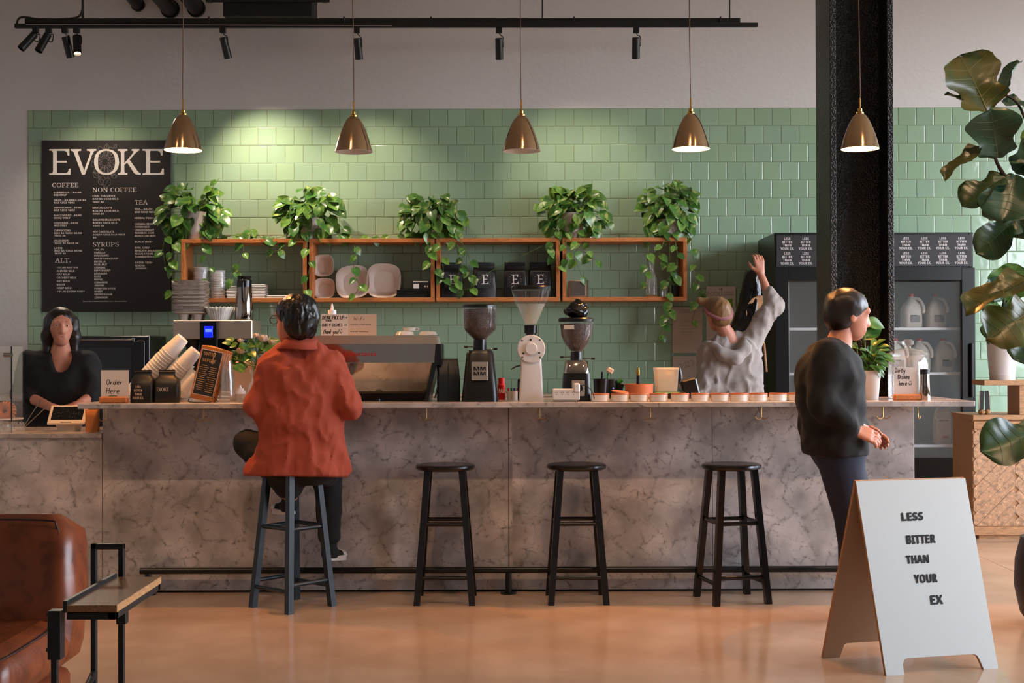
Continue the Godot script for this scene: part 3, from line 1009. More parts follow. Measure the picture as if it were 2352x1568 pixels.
func build_pendants():
	var d := 6.9
	var k := u(d)
	var h := 82.0 * k
	var r := 43.5 * k
	var prof := []
	for i in 13:
		var t := i / 12.0
		prof.append(Vector2(r * (0.16 + 0.84 * pow(t, 0.62)) * (1.0 + 0.03 * sin(t * PI)), -h * t))
	var shade := []
	for q in prof: shade.append(q)
	prof.reverse()
	var outer := [Vector2(prof[0].x - 0.0015, prof[0].y)]
	outer.append_array(prof)
	outer.append(Vector2(0, 0))
	var inner := []
	for q in shade: inner.append(Vector2(q.x - 0.0015, q.y - 0.001))
	var sm := lathed(outer, 48)
	var im := lathed(inner, 48)
	var bulb := lathed([Vector2(0, -0.115), Vector2(0.018, -0.110), Vector2(0.027, -0.095), Vector2(0.026, -0.078), Vector2(0.015, -0.055), Vector2(0.013, -0.03), Vector2(0, -0.03)], 20)
	var cap := lathed([Vector2(r * 0.2, -0.006), Vector2(r * 0.2, 0.004), Vector2(0.011, 0.009), Vector2(0.011, 0.022), Vector2(0.006, 0.027), Vector2(0.0045, 0.03), Vector2(0.0045, 0.075), Vector2(0.003, 0.08), Vector2(0, 0.08)], 20)
	var spots := [[420.5, 263, true, "brushed metal pendant lamp, lit, hanging before the menu board"], [812, 267, false, "unlit brushed metal pendant lamp with cord beside a track spotlight"], [1197.5, 265, false, "unlit brushed metal pendant lamp above the white coffee grinder"], [1586.5, 260, true, "lit brushed metal pendant lamp hanging above the trailing plant at the shelf end"], [1975, 260, true, "lit brushed metal pendant lamp hanging before the black steel column"]]
	for s in spots:
		var o := thing("pendant_lamp", s[3], "pendant lamp", P(s[0], s[1], d), "pendant lamps over the bar")
		part(o, "shade", sm, M["brass brushed"])
		part(o, "shade_lining", im, M["shade inside"])
		part(o, "cap", cap, M["brass bright"])
		var pts := []
		var top := 4.85 - o.position.y
		for i in 14:
			var t := i / 13.0
			pts.append(Vector3(sin(t * 9.0 + s[0]) * 0.003 - 0.01 * t, lerpf(0.075, top, t), 0))
		part(o, "cord", tubed(pts, 0.0027, 0.0027, 6), M["cord"])
		part(o, "bulb", bulb, M["bulb glow"] if s[2] else M["white enamel"])
		if s[2]:
			var l := OmniLight3D.new()
			l.name = "bulb_lamp"
			o.add_child(l)
			l.position = Vector3(0, -0.09, 0)
			l.light_energy = 1.6 * BULB
			l.light_color = Color(1.0, 0.66, 0.36)
			l.light_size = 0.02
			l.omni_range = 20.0
			l.omni_attenuation = 2.0
			l.shadow_enabled = true

# ---------------------------------------------------------------- menu board
func build_menu_board():
	var d := WALL - 0.02
	var k := u(d)
	var c := P(244.5, 519, d)
	var o := thing("menu_board", "tall black menu board with white lettering on the green tiles", "menu board", c)
	part(o, "panel", cbox(Vector3(297 * k, 394 * k, 0.016), 0.002), M["board black"])
	var z := 0.0085
	var L := func(px: float, py: float) -> Vector3:
		var q := P(px, py, d) - c
		return Vector3(q.x, q.y, z)
	# the name: five big letters
	for g in [["E", 114, 163, 372], ["V", 163, 222, 372], ["O", 217, 274, 372], ["K", 271, 324, 372], ["E", 328, 377, 372]]:
		lettering(o, g[0], (g[2] - g[1]) * k, 59 * k, L.call((g[1] + g[2]) * 0.5, g[3]), M["print white"], "serif")
	# line-drawn flower behind the O
	var fl := MB.new()
	var fr := RandomNumberGenerator.new(); fr.seed = 3
	var fc: Vector3 = L.call(242, 372) - Vector3(0, 0, 0.0006)
	for ring in [[9, 8.0, 15.0], [11, 14.0, 26.0], [13, 22.0, 38.0]]:
		for i in ring[0]:
			var a: float = TAU * i / ring[0] + fr.randf() * 0.25
			var w := 0.26
			var pts := []
			for q in [[-w, ring[1]], [-w * 0.9, ring[2] * 0.8], [-0.06, ring[2]], [w * 0.7, ring[2] * 0.9], [w, ring[1]]]:
				pts.append(fc + Vector3(sin(a + q[0]) * 0.85, cos(a + q[0]), 0) * q[1] * k)
			fl.tube(curve(pts, 3), 0.0012, 0.0012, 4)
			fl.tube([fc + Vector3(sin(a) * 0.85, cos(a), 0) * ring[1] * k, fc + Vector3(sin(a) * 0.85, cos(a), 0) * ring[2] * 0.75 * k], 0.0009, 0.0009, 4)
	for lf in [[236, 425, 228, 410], [240, 430, 252, 408], [228, 408, 214, 395], [256, 405, 270, 404], [246, 345, 246, 330], [262, 340, 268, 332]]:
		var p: Vector3 = L.call(lf[2], lf[3]) - Vector3(0, 0, 0.0006)
		var q: Vector3 = L.call(lf[0], lf[1]) - Vector3(0, 0, 0.0006)
		var s := (q - p).cross(Vector3.BACK) * 0.35
		fl.tube(curve([p, (p + q) * 0.5 + s, q, (p + q) * 0.5 - s, p], 4), 0.0012, 0.0012, 4)
		fl.tube([p, q], 0.0009, 0.0009, 4)
	part(o, "flower_print", fl.done(), M["print grey"])
	# columns
	for h in [["COFFEE", 121, 181, 425], ["NON COFFEE", 213, 314, 436], ["TEA", 310, 340, 465], ["SYRUPS", 214, 273, 561], ["ALT.", 127, 163, 598]]:
		lettering(o, h[0], (h[2] - h[1]) * k, 10 * k, L.call((h[1] + h[2]) * 0.5, h[3]), M["print white"], "serif")
	var rows := [
		[124, 440, "ESPRESSO....$4.00|2OZ ONLY||DRIP...$3.00$3.50 $4|8OZ 12OZ 16OZ||AMERICANO...$4.00|8OZ 12OZ 16OZ||MACCHIATO...$4.00|3.5OZ ONLY||CORTADO...$4.50|4OZ ONLY||CAPPUCCINO|8OZ $5 12OZ $5.50|16OZ $6||COLD BREW|12OZ $5 16OZ $6||LATTE|8OZ $5 12OZ $5.50|16OZ $6", 5.82],
		[129, 612, "+$1.00 ADD ON|ALMOND MILK|OAT MILK|COCONUT MILK|SOY MILK|BREVE|HEMP MILK|+$1.00 EXTRA SHOT", 7.85],
		[213, 448, "CHAI TEA LATTE|8OZ $5 12OZ $5.5|16OZ $6||MATCHA LATTE|8OZ $5 12OZ $5.5|16OZ $6||GOLDEN MILK LATTE|8OZ$5 12OZ $5.5|16OZ $6||HOT CHOCOLATE|8OZ$4 12OZ $4.5 16OZ|$5", 6.82],
		[215, 571, "+$0.75|VANILLA|CHOCOLATE|WHITE CHOCOLATE|NUTELLA|HAZELNUT|CARAMEL|PEPPERMINT|LAVENDER|ROSE|MAPLE|CINNAMON|ALMOND|PUMPKIN SPICE|HONEY|BROWN SUGAR|CINNAMON", 6.85],
		[309, 478, "TEA...$4.00|8OZ 12OZ 16OZ||HERBAL TEAS~||CARMALIZED PEAR|CHAMOMILE|LEMON GINGER|ROOIBOS CHAI|MOROCCAN MINT||BLACK TEAS~||EARL GREY|ENGLISH BREAKFAST|MASALA CHAI|SUMMER PEACH||GREEN TEAS~|SENCHA|JASMINE", 6.82],
	]
	for col in rows:
		var y: float = col[1]
		for line in col[2].split("|"):
			if line != "":
				var w: float = line.length() * 3.72
				lettering(o, line, w * k, 4.3 * k, L.call(col[0] + w * 0.5 + (y - 440.0) * 0.012, y + 2.2), M["print white"], "bold")
			y += col[3]
	lettering(o, "Sip on this at www.evokecafebar.com | @evokecafebar", 101 * k, 4 * k, L.call(242, 692), M["print white"])

# ---------------------------------------------------------------- shelves on the wall and what stands in them
var shelf_floor := 0.0
var shelf_top := 0.0
func build_shelves():
	var k := u(SHELF)
	shelf_top = P(1000, 547, SHELF).y
	var low := P(1000, 692, SHELF).y
	var th := 9.0 * k
	shelf_floor = low + th
	var dep := WALL - SHELF - 0.001
	var zc := -(SHELF + WALL - 0.001) * 0.5
	var lab := ["open wooden wall shelf holding plates and wrapped tubs", "open wooden wall shelf holding white takeout trays", "open wooden wall shelf holding black coffee bags", "open wooden wall shelf holding a glass carafe and napkin holder"]
	var i := 0
	for s in [[416, 704], [710, 998], [1002, 1286], [1292, 1578]]:
		var x0 := P(s[0], 620, SHELF).x
		var x1 := P(s[1], 620, SHELF).x
		var o := thing("wall_shelf", lab[i], "shelf", Vector3((x0 + x1) * 0.5, low, zc), "wooden box shelves on the tiled wall")
		var w := x1 - x0
		var hh := shelf_top - low
		part(o, "board", cbox(Vector3(w, th, dep), 0.0015), M["shelf wood"], Vector3(0, hh - th * 0.5, 0))
		part(o, "board", cbox(Vector3(w, th, dep), 0.0015), M["shelf wood"], Vector3(0, th * 0.5, 0))
		part(o, "side", cbox(Vector3(th * 0.95, hh - th * 2, dep), 0.0015), M["shelf wood upright"], Vector3(-w * 0.5 + th * 0.475, hh * 0.5, 0))
		part(o, "side", cbox(Vector3(th * 0.95, hh - th * 2, dep), 0.0015), M["shelf wood upright"], Vector3(w * 0.5 - th * 0.475, hh * 0.5, 0))
		i += 1
	# wrapped stacks of plastic tubs
	var d := 11.07
	k = u(d)
	var tub := lathed([Vector2(0, 0), Vector2(0.050, 0), Vector2(0.054, 0.008), Vector2(0.060, 0.0085), Vector2(0.060, 0.013), Vector2(0.054, 0.013), Vector2(0, 0.013)], 20)
	var n := 0
	for s in [[462, 19], [501, 17]]:
		for j in s[1]:
			var lb := nth(j, s[1], "white tub in the wrapped stack by the shelf end" if n < 19 else "white tub in the wrapped stack beside the plates")
			solo("deli_tub", tub, M["white plastic"], lb, "tub", at(s[0], shelf_floor + j * 0.0136, d) + Vector3(rng.randf_range(-.003, .003), 0, 0), Basis(), "wrapped tubs on the shelf")
			n += 1
		var wrap := MB.new()
		var rings := []
		for q in 12:
			var y: float = s[1] * 0.0136 * q / 11.0
			var ring := oval(0.066, 0.066, y, Vector3.ZERO, 18)
			for z in 18: ring[z] += Vector3(rng.randf_range(-.003, .003), 0, rng.randf_range(-.003, .003))
			rings.append(ring)
		rings.append(oval(0.02, 0.012, s[1] * 0.0136 + 0.03))
		rings[-1].resize(18)
		wrap.loft(rings, false, false)
		solo("plastic_sleeve", wrap.done(), M["glass"], "clear plastic sleeve around " + ("the tub stack by the shelf end" if s[0] == 462 else "the tub stack by the plates"), "plastic sleeve", at(s[0], shelf_floor, d))
	# plates
	var plate := cbox(Vector3(0.16, 0.010, 0.16), 0.004)
	n = 0
	for s in [[548, 8, 0.17, "square white plate in the stack behind the steel carafe"], [594, 9, 0.13, "square white plate in the tall stack right of the steel carafe"], [640, 2, 0.17, "square white plate in the pair near the shelf side"]]:
		for j in s[1]:
			solo("plate", plate, M["china"], nth(j, s[1], s[3]), "plate", at(s[0], shelf_floor + 0.005 + j * 0.0128, 11.06) + Vector3(rng.randf_range(-.004, .004), 0, 0), Basis.from_scale(Vector3(s[2] / 0.16, 1, 1)), "plates on the shelf")
	# takeout trays leaning in the second shelf
	var tray := func(px, w, h, y0, tilt, roll, label, sides := 8):
		var b := MB.new()
		var rings := []
		for q in [[0.62, -0.055], [1.0, 0.0], [0.985, 0.002], [0.60, -0.050]]:
			var ring := PackedVector3Array()
			for i2 in sides * 3:
				var t := -TAU * i2 / (sides * 3) + PI / sides
				var c := cos(t)
				var s := sin(t)
				var pw := 0.42
				ring.append(Vector3(signf(c) * pow(absf(c), pw * 1.6) * w * 0.5 * q[0], q[1], signf(s) * pow(absf(s), pw * 1.6) * h * 0.5 * q[0]))
			rings.append(ring)
		b.loft(rings, true, true)
		var p := at(px, shelf_floor + y0 + h * 0.5 * cos(tilt), 11.07)
		solo("takeout_tray", b.done(), M["bagasse"], label, "tray", p, Basis(Vector3.BACK, roll) * Basis(Vector3.RIGHT, PI * 0.5 - tilt), "white takeout trays on the shelf")
	tray.call(744, 0.18, 0.17, 0.0, 0.12, 0.0, "small white takeout tray under another, by the shelf side")
	tray.call(742, 0.175, 0.185, 0.178, 0.12, 0.04, "small white takeout tray on top of its twin")
	tray.call(810, 0.28, 0.28, 0.0, 0.22, 0.10, "white takeout tray leaning on the small pair of trays")
	tray.call(881, 0.285, 0.29, 0.0, 0.12, -0.04, "large upright white takeout tray next to the black cards")
	# black cards and the little box
	var card := cbox(Vector3(0.25, 0.006, 0.14), 0.001)
	for j in 9:
		solo("black_card", card, M["black matte"], nth(j, 9, "black card stacked under the small black box"), "card", at(948, shelf_floor + 0.003 + j * 0.0072, 11.04) + Vector3(rng.randf_range(-.006, .006), 0, rng.randf_range(-.004, .004)), Basis(), "stack of black cards")
	var bx := thing("small_black_box", "small black printed box lying on the black cards", "box", at(967, shelf_floor + 9 * 0.0072, 11.02))
	part(bx, "carton", cbox(Vector3(0.143, 0.075, 0.06), 0.002), M["bag label"], Vector3(0, 0.0375, 0))
	part(bx, "barcode_label", cbox(Vector3(0.045, 0.038, 0.001)), M["paper white"], Vector3(-0.038, 0.030, 0.0305))
	part(bx, "title_strip", cbox(Vector3(0.125, 0.009, 0.001)), M["print white"], Vector3(0, 0.066, 0.0305))
	for s in [0.035, 0.055]: part(bx, "print_dot", lathed([Vector2(0, 0.001), Vector2(0.007, 0.001), Vector2(0.007, 0)], 12), M["print white"], Vector3(s, 0.028, 0.030), Basis(Vector3.RIGHT, PI / 2))
	# coffee bags
	var marks := ["black coffee bag with a white E by the shelf side, behind vines", "crumpled black coffee bag with a white E behind trailing leaves", "upright black coffee bag with a white E in the middle of the shelf", "black coffee bag with a white E behind the white grinder's hopper"]
	var j2 := 0
	for px in [1036, 1112, 1183, 1241]:
		var o := thing("coffee_bag", marks[j2], "coffee bag", at(px, shelf_floor, 11.04), "coffee bags on the shelf", [0.25, 0.18, 0.0, 0.0][j2])
		coffee_bag(o, 0.185, 0.29, 0.10)
		part(o, "front_label", cbox(Vector3(0.13, 0.13, 0.001)), M["bag label"], Vector3(0, 0.145, 0.0545))
		lettering(o, "E", 0.055, 0.076, Vector3(0.0, 0.148, 0.0565), M["print white"], "serif")
		var rg := MB.new()
		for q in 14:
			var t := TAU * q / 14
			rg.tube([Vector3(cos(t), sin(t), 0) * 0.043, Vector3(cos(t + .1), sin(t + .1), 0) * 0.055], 0.0009, 0.0009, 4)
		part(o, "wreath_print", rg.done(), M["print grey"], Vector3(0, 0.148, 0.0555))
		j2 += 1
	# napkin holder, carafe, little tumblers
	var nap := thing("napkin_dispenser", "steel napkin dispenser on the last shelf by the trailing leaves", "napkin dispenser", at(1328, shelf_floor, 11.05))
	part(nap, "body", cbox(Vector3(0.155, 0.14, 0.11), 0.008), M["steel brushed"], Vector3(0, 0.07, 0))
	part(nap, "face_plate", cbox(Vector3(0.125, 0.115, 0.004), 0.002), M["steel"], Vector3(-0.008, 0.07, 0.056))
	part(nap, "side_rail", cbox(Vector3(0.012, 0.138, 0.118), 0.002), M["mirror steel"], Vector3(0.074, 0.07, 0))
	var car := thing("glass_carafe", "clear glass carafe on a round coaster in the last shelf", "carafe", at(1497, shelf_floor, 11.05))
	part(car, "coaster", lathed([Vector2(0, 0), Vector2(0.06, 0), Vector2(0.06, 0.010), Vector2(0, 0.010)], 24), M["kraft"])
	part(car, "vessel", lathed([Vector2(0.0, 0.0115), Vector2(0.045, 0.012), Vector2(0.048, 0.02), Vector2(0.046, 0.15), Vector2(0.022, 0.20), Vector2(0.020, 0.24), Vector2(0.027, 0.29), Vector2(0.0255, 0.29), Vector2(0.0185, 0.24), Vector2(0.0205, 0.20), Vector2(0.0445, 0.149), Vector2(0.0465, 0.022), Vector2(0.0, 0.015)], 24), M["glass thick"])
	var tl := ["clear tumbler beside the glass carafe", "dark tumbler in the corner of the last shelf"]
	for q in 2:
		solo("tumbler", lathed([Vector2(0, 0), Vector2(0.028, 0), Vector2(0.034, 0.10), Vector2(0.032, 0.10), Vector2(0.026, 0.006), Vector2(0, 0.006)], 20), M["glass thick"] if q == 0 else M["black plastic"], tl[q], "tumbler", at([1525, 1552][q], shelf_floor, 11.08))

func coffee_bag(o: Node3D, w: float, h: float, dep: float, m := "bag black", top := 1.0):   # a folded-top bag with gusset creases
	var b := MB.new()
	var rings := []
	var nr := RandomNumberGenerator.new(); nr.seed = int(o.position.x * 1000)
	for q in [[0.0, 0.94, 1.0], [0.03, 1.0, 1.0], [0.3, 1.0, 1.0], [0.55, 0.99, 0.92], [0.72, 0.97, 0.62], [0.80, 0.95 * top, 0.30], [0.84, 0.93 * top, 0.13], [1.0, 0.93 * top, 0.09]]:
		var ring := rrect(w * q[1], dep * q[2], 0.012, h * q[0], Vector3.ZERO, 2)
		for i in ring.size():
			ring[i] += Vector3(nr.randf_range(-1, 1), 0, nr.randf_range(-1, 1)) * (0.003 if q[0] > 0.02 and q[0] < 0.8 else 0.0)
		rings.append(ring)
	b.loft(rings)
	part(o, "pouch", b.done(), M[m])
	part(o, "folded_top", cbox(Vector3(w * 0.93 * top, h * 0.05, 0.006), 0.002), M[m], Vector3(0, h * 0.93, dep * 0.055))

# ---------------------------------------------------------------- leaves
var pothos := []
func leaf_mesh(seed: int, base: Color, streak: Color, amount: float, rows := 7, widths := [0.22, 0.40, 0.46, 0.43, 0.34, 0.2, 0.0], fold := 0.22, droop := 0.28, wave := 0.0, rib := Color(0, 0, 0, 0)) -> ArrayMesh:
	var r := RandomNumberGenerator.new(); r.seed = seed
	var nz := noise(2.6, 2, seed)
	var b := MB.new()
	b.colored = true
	var cols := 5
	var grid := []
	var cc := []
	for i in rows:
		var t := float(i) / (rows - 1)
		var row := []
		var crow := []
		for j in cols:
			var s := j / (cols - 1.0) * 2.0 - 1.0
			var wid: float = widths[i]
			var yy := t - (0.10 * absf(s) if i == 0 else 0.0) - (0.05 * s * s if i == 1 else 0.0)
			var z := absf(s) * wid * fold - droop * t * t + wave * sin(t * 11.0 + s * 2.0 + seed) * absf(s)
			row.append(Vector3(s * wid, yy, z))
			var f := clampf((nz.get_noise_2d(s * 1.3 + seed, t * 0.8) + amount) * 2.2, 0.0, 1.0)
			var c := base.lerp(streak, f)
			if rib.a > 0 and j == 2: c = rib
			crow.append(c * r.randf_range(0.92, 1.08))
		grid.append(row); cc.append(crow)
	b.g = 1
	for i in rows - 1:
		for j in cols - 1:
			for q in [[[i, j], [i, j + 1], [i + 1, j + 1]], [[i, j], [i + 1, j + 1], [i + 1, j]]]:
				for w in [q[0], q[2], q[1]]:
					b.col = cc[w[0]][w[1]]
					b.v(grid[w[0]][w[1]])
	return b.done()

func put_leaf(parent: Node3D, mesh: Mesh, m: Material, from: Vector3, dir: Vector3, up: Vector3, size: float, called := "leaf") -> MeshInstance3D:
	var y := dir.normalized()
	if absf(y.dot(up.normalized())) > 0.98: up = up + Vector3(0.3, 0.2, 0.4)
	var z := (up - y * up.dot(y)).normalized()
	var x := y.cross(z)
	return part(parent, called, mesh, m, from, Basis(x, y, z) * Basis.from_scale(Vector3(size, size, size)))

func build_shelf_plants():
	var g1 := Color(0.045, 0.135, 0.022)
	var g2 := Color(0.26, 0.36, 0.055)
	for i in 6:
		pothos.append(leaf_mesh(10 + i, [g1, Color(0.06, 0.17, 0.03), Color(0.09, 0.21, 0.035)][i % 3], [g2, Color(0.36, 0.40, 0.12), Color(0.20, 0.34, 0.05)][i % 3], [-0.25, -0.05, 0.10][i % 3], 7, [0.22, 0.40, 0.45, 0.41, 0.32, 0.18, 0.0], [0.25, 0.15, 0.35][i % 3], [0.2, 0.4, 0.1][i % 3]))
	var d := 11.06
	var k := u(d)
	# pot [px, half top width, top y], crown [x0, x1, y0, y1], vines as pixel paths
	var plants := [
		{"pot": [453, 30, 488], "box": [366, 524, 428, 560], "n": 150, "label": "pothos trailing over the shelf end beside the menu board",
			"vines": [[[425, 545], [400, 560], [392, 600], [398, 640], [392, 690]], [[462, 540], [470, 580], [482, 620], [468, 662], [460, 690]], [[500, 545], [545, 545], [560, 575], [545, 612], [532, 640]], [[505, 540], [555, 545], [580, 530], [600, 548], [625, 545]], [[400, 520], [375, 560], [380, 610]], [[470, 480], [490, 430], [505, 412]]]},
		{"pot": [713, 26, 488], "box": [640, 786, 436, 558], "n": 130, "label": "pothos in white pot with vines spreading both ways along the shelf",
			"vines": [[[690, 550], [655, 545], [610, 550], [560, 520]], [[705, 555], [712, 600], [704, 650], [702, 688]], [[740, 540], [790, 540], [830, 545], [858, 545]], [[800, 545], [818, 580], [812, 620], [824, 655], [812, 682]], [[660, 545], [640, 575], [620, 570]]]},
		{"pot": [990, 25, 490], "box": [920, 1066, 447, 556], "n": 125, "label": "pothos in pale pot sending one long bare vine sideways",
			"vines": [[[990, 556], [985, 590], [1004, 625], [1040, 660], [1082, 662], [1102, 640], [1146, 612], [1190, 592], [1245, 565]], [[1040, 550], [1062, 580], [1055, 620], [1045, 650]], [[1010, 555], [1016, 600], [1020, 640]], [[955, 545], [915, 540], [885, 545]], [[1060, 555], [1080, 600], [1075, 630], [1105, 640]]]},
		{"pot": [1316, 27, 490], "box": [1232, 1398, 432, 558], "n": 150, "label": "dense round pothos hanging between the coffee bags and napkin holder",
			"vines": [[[1300, 555], [1302, 590], [1282, 612]], [[1330, 550], [1322, 590], [1338, 640]], [[1352, 548], [1352, 580], [1372, 600]], [[1270, 550], [1262, 575], [1285, 600]], [[1380, 520], [1400, 510]]]},
		{"pot": [1535, 28, 505], "box": [1468, 1604, 420, 552], "n": 135, "label": "pothos at the free shelf end with vines hanging below the shelf",
			"vines": [[[1495, 545], [1488, 590], [1482, 625], [1484, 655]], [[1525, 552], [1515, 585], [1542, 615], [1528, 660], [1540, 700], [1528, 740], [1505, 792]], [[1580, 540], [1592, 590], [1600, 640], [1606, 672], [1590, 735]], [[1550, 552], [1556, 590], [1548, 640]], [[1540, 690], [1536, 715], [1520, 745]]]},
	]
	var r := RandomNumberGenerator.new(); r.seed = 77
	for pl in plants:
		var base := at(pl.pot[0], shelf_top, d)
		var o := thing("pothos_plant", pl.label, "plant", base, "pothos plants on the wall shelves")
		var ph: float = P(pl.pot[0], pl.pot[2], d).y - shelf_top
		var pr: float = pl.pot[1] * k
		part(o, "pot", lathed([Vector2(0, 0), Vector2(pr * 0.72, 0), Vector2(pr * 0.76, 0.01), Vector2(pr, ph), Vector2(pr * 0.93, ph), Vector2(pr * 0.9, ph - 0.02), Vector2(0, ph - 0.02)], 28), M["pot white"])
		part(o, "soil", lathed([Vector2(pr * 0.9, ph - 0.022), Vector2(pr * 0.88, ph - 0.014), Vector2(0, ph - 0.010)], 16), M["soil"])
		var stems := MB.new()
		var heart := Vector3(0, ph * 0.95, 0)
		for i in pl.n:
			var px := r.randf_range(pl.box[0], pl.box[1])
			var py := r.randf_range(pl.box[2], pl.box[3])
			var ex: float = (px - (pl.box[0] + pl.box[1]) * 0.5) / ((pl.box[1] - pl.box[0]) * 0.5)
			var ey: float = (py - (pl.box[2] + pl.box[3]) * 0.5) / ((pl.box[3] - pl.box[2]) * 0.5)
			if ex * ex + ey * ey > 1.05 or (absf(ex - 0.1) < 0.2 and ey > 0.5): continue
			var round_ := sqrt(maxf(0.0, 1.0 - (ex * ex + ey * ey) * 0.8))
			var p := P(px, py, d) - base + Vector3(0, 0, r.randf_range(-0.06, 0.15) * round_ + 0.02)
			var away := Vector3(ex * 0.9 + r.randf_range(-.4, .4), -ey * 0.5 - 0.55 + r.randf_range(-.35, .35), 0.35 + r.randf_range(-.3, .4)).normalized()
			if ey < -0.5: away.y = r.randf_range(-0.3, 0.6)
			var size := r.randf_range(21, 33) * k
			put_leaf(o, pothos[r.randi() % 6], M["leaf"], p - away * size * 0.4, away, Vector3(ex * 0.5 + r.randf_range(-.5, .5), 0.55, 0.8), size)
			if i % 2 == 0: stems.tube(curve([heart + Vector3(r.randf_range(-.03, .03), 0, r.randf_range(-.03, .03)), (heart + p) * 0.5 + Vector3(0, 0.03, 0.02), p - away * size * 0.4], 3), 0.0022, 0.0018, 5)
		for vn in pl.vines:
			var pts := []
			for i in vn.size():
				var q: Vector3 = P(vn[i][0], vn[i][1], SHELF - 0.015 if vn[i][1] > 548 else 11.0) - base
				pts.append(q + Vector3(0, 0.012 if vn[i][1] <= 548 else 0.0, 0))
			pts.push_front(Vector3(pts[0].x * 0.5, ph * 0.95, 0.04))
			var line := curve(pts, 6)
			stems.tube(line, 0.0026, 0.0018, 6)
			var step := 3
			var i := 4
			var side := 1.0
			while i < line.size():
				var p: Vector3 = line[i]
				var size := r.randf_range(17, 25) * k
				if vn.size() > 8 and i > 30 and i % 2 == 0:
					i += step + 3
					continue
				var away := Vector3(side * r.randf_range(0.3, 0.9), -0.75 + r.randf_range(-.2, .3), r.randf_range(0.05, 0.5)).normalized()
				put_leaf(o, pothos[r.randi() % 6], M["leaf"], p + away * 0.01, away, Vector3(side * 0.3, 0.4, 0.9), size)
				side = -side
				i += step + (r.randi() % 2)
		part(o, "stems", stems.done(), M["stem green"])

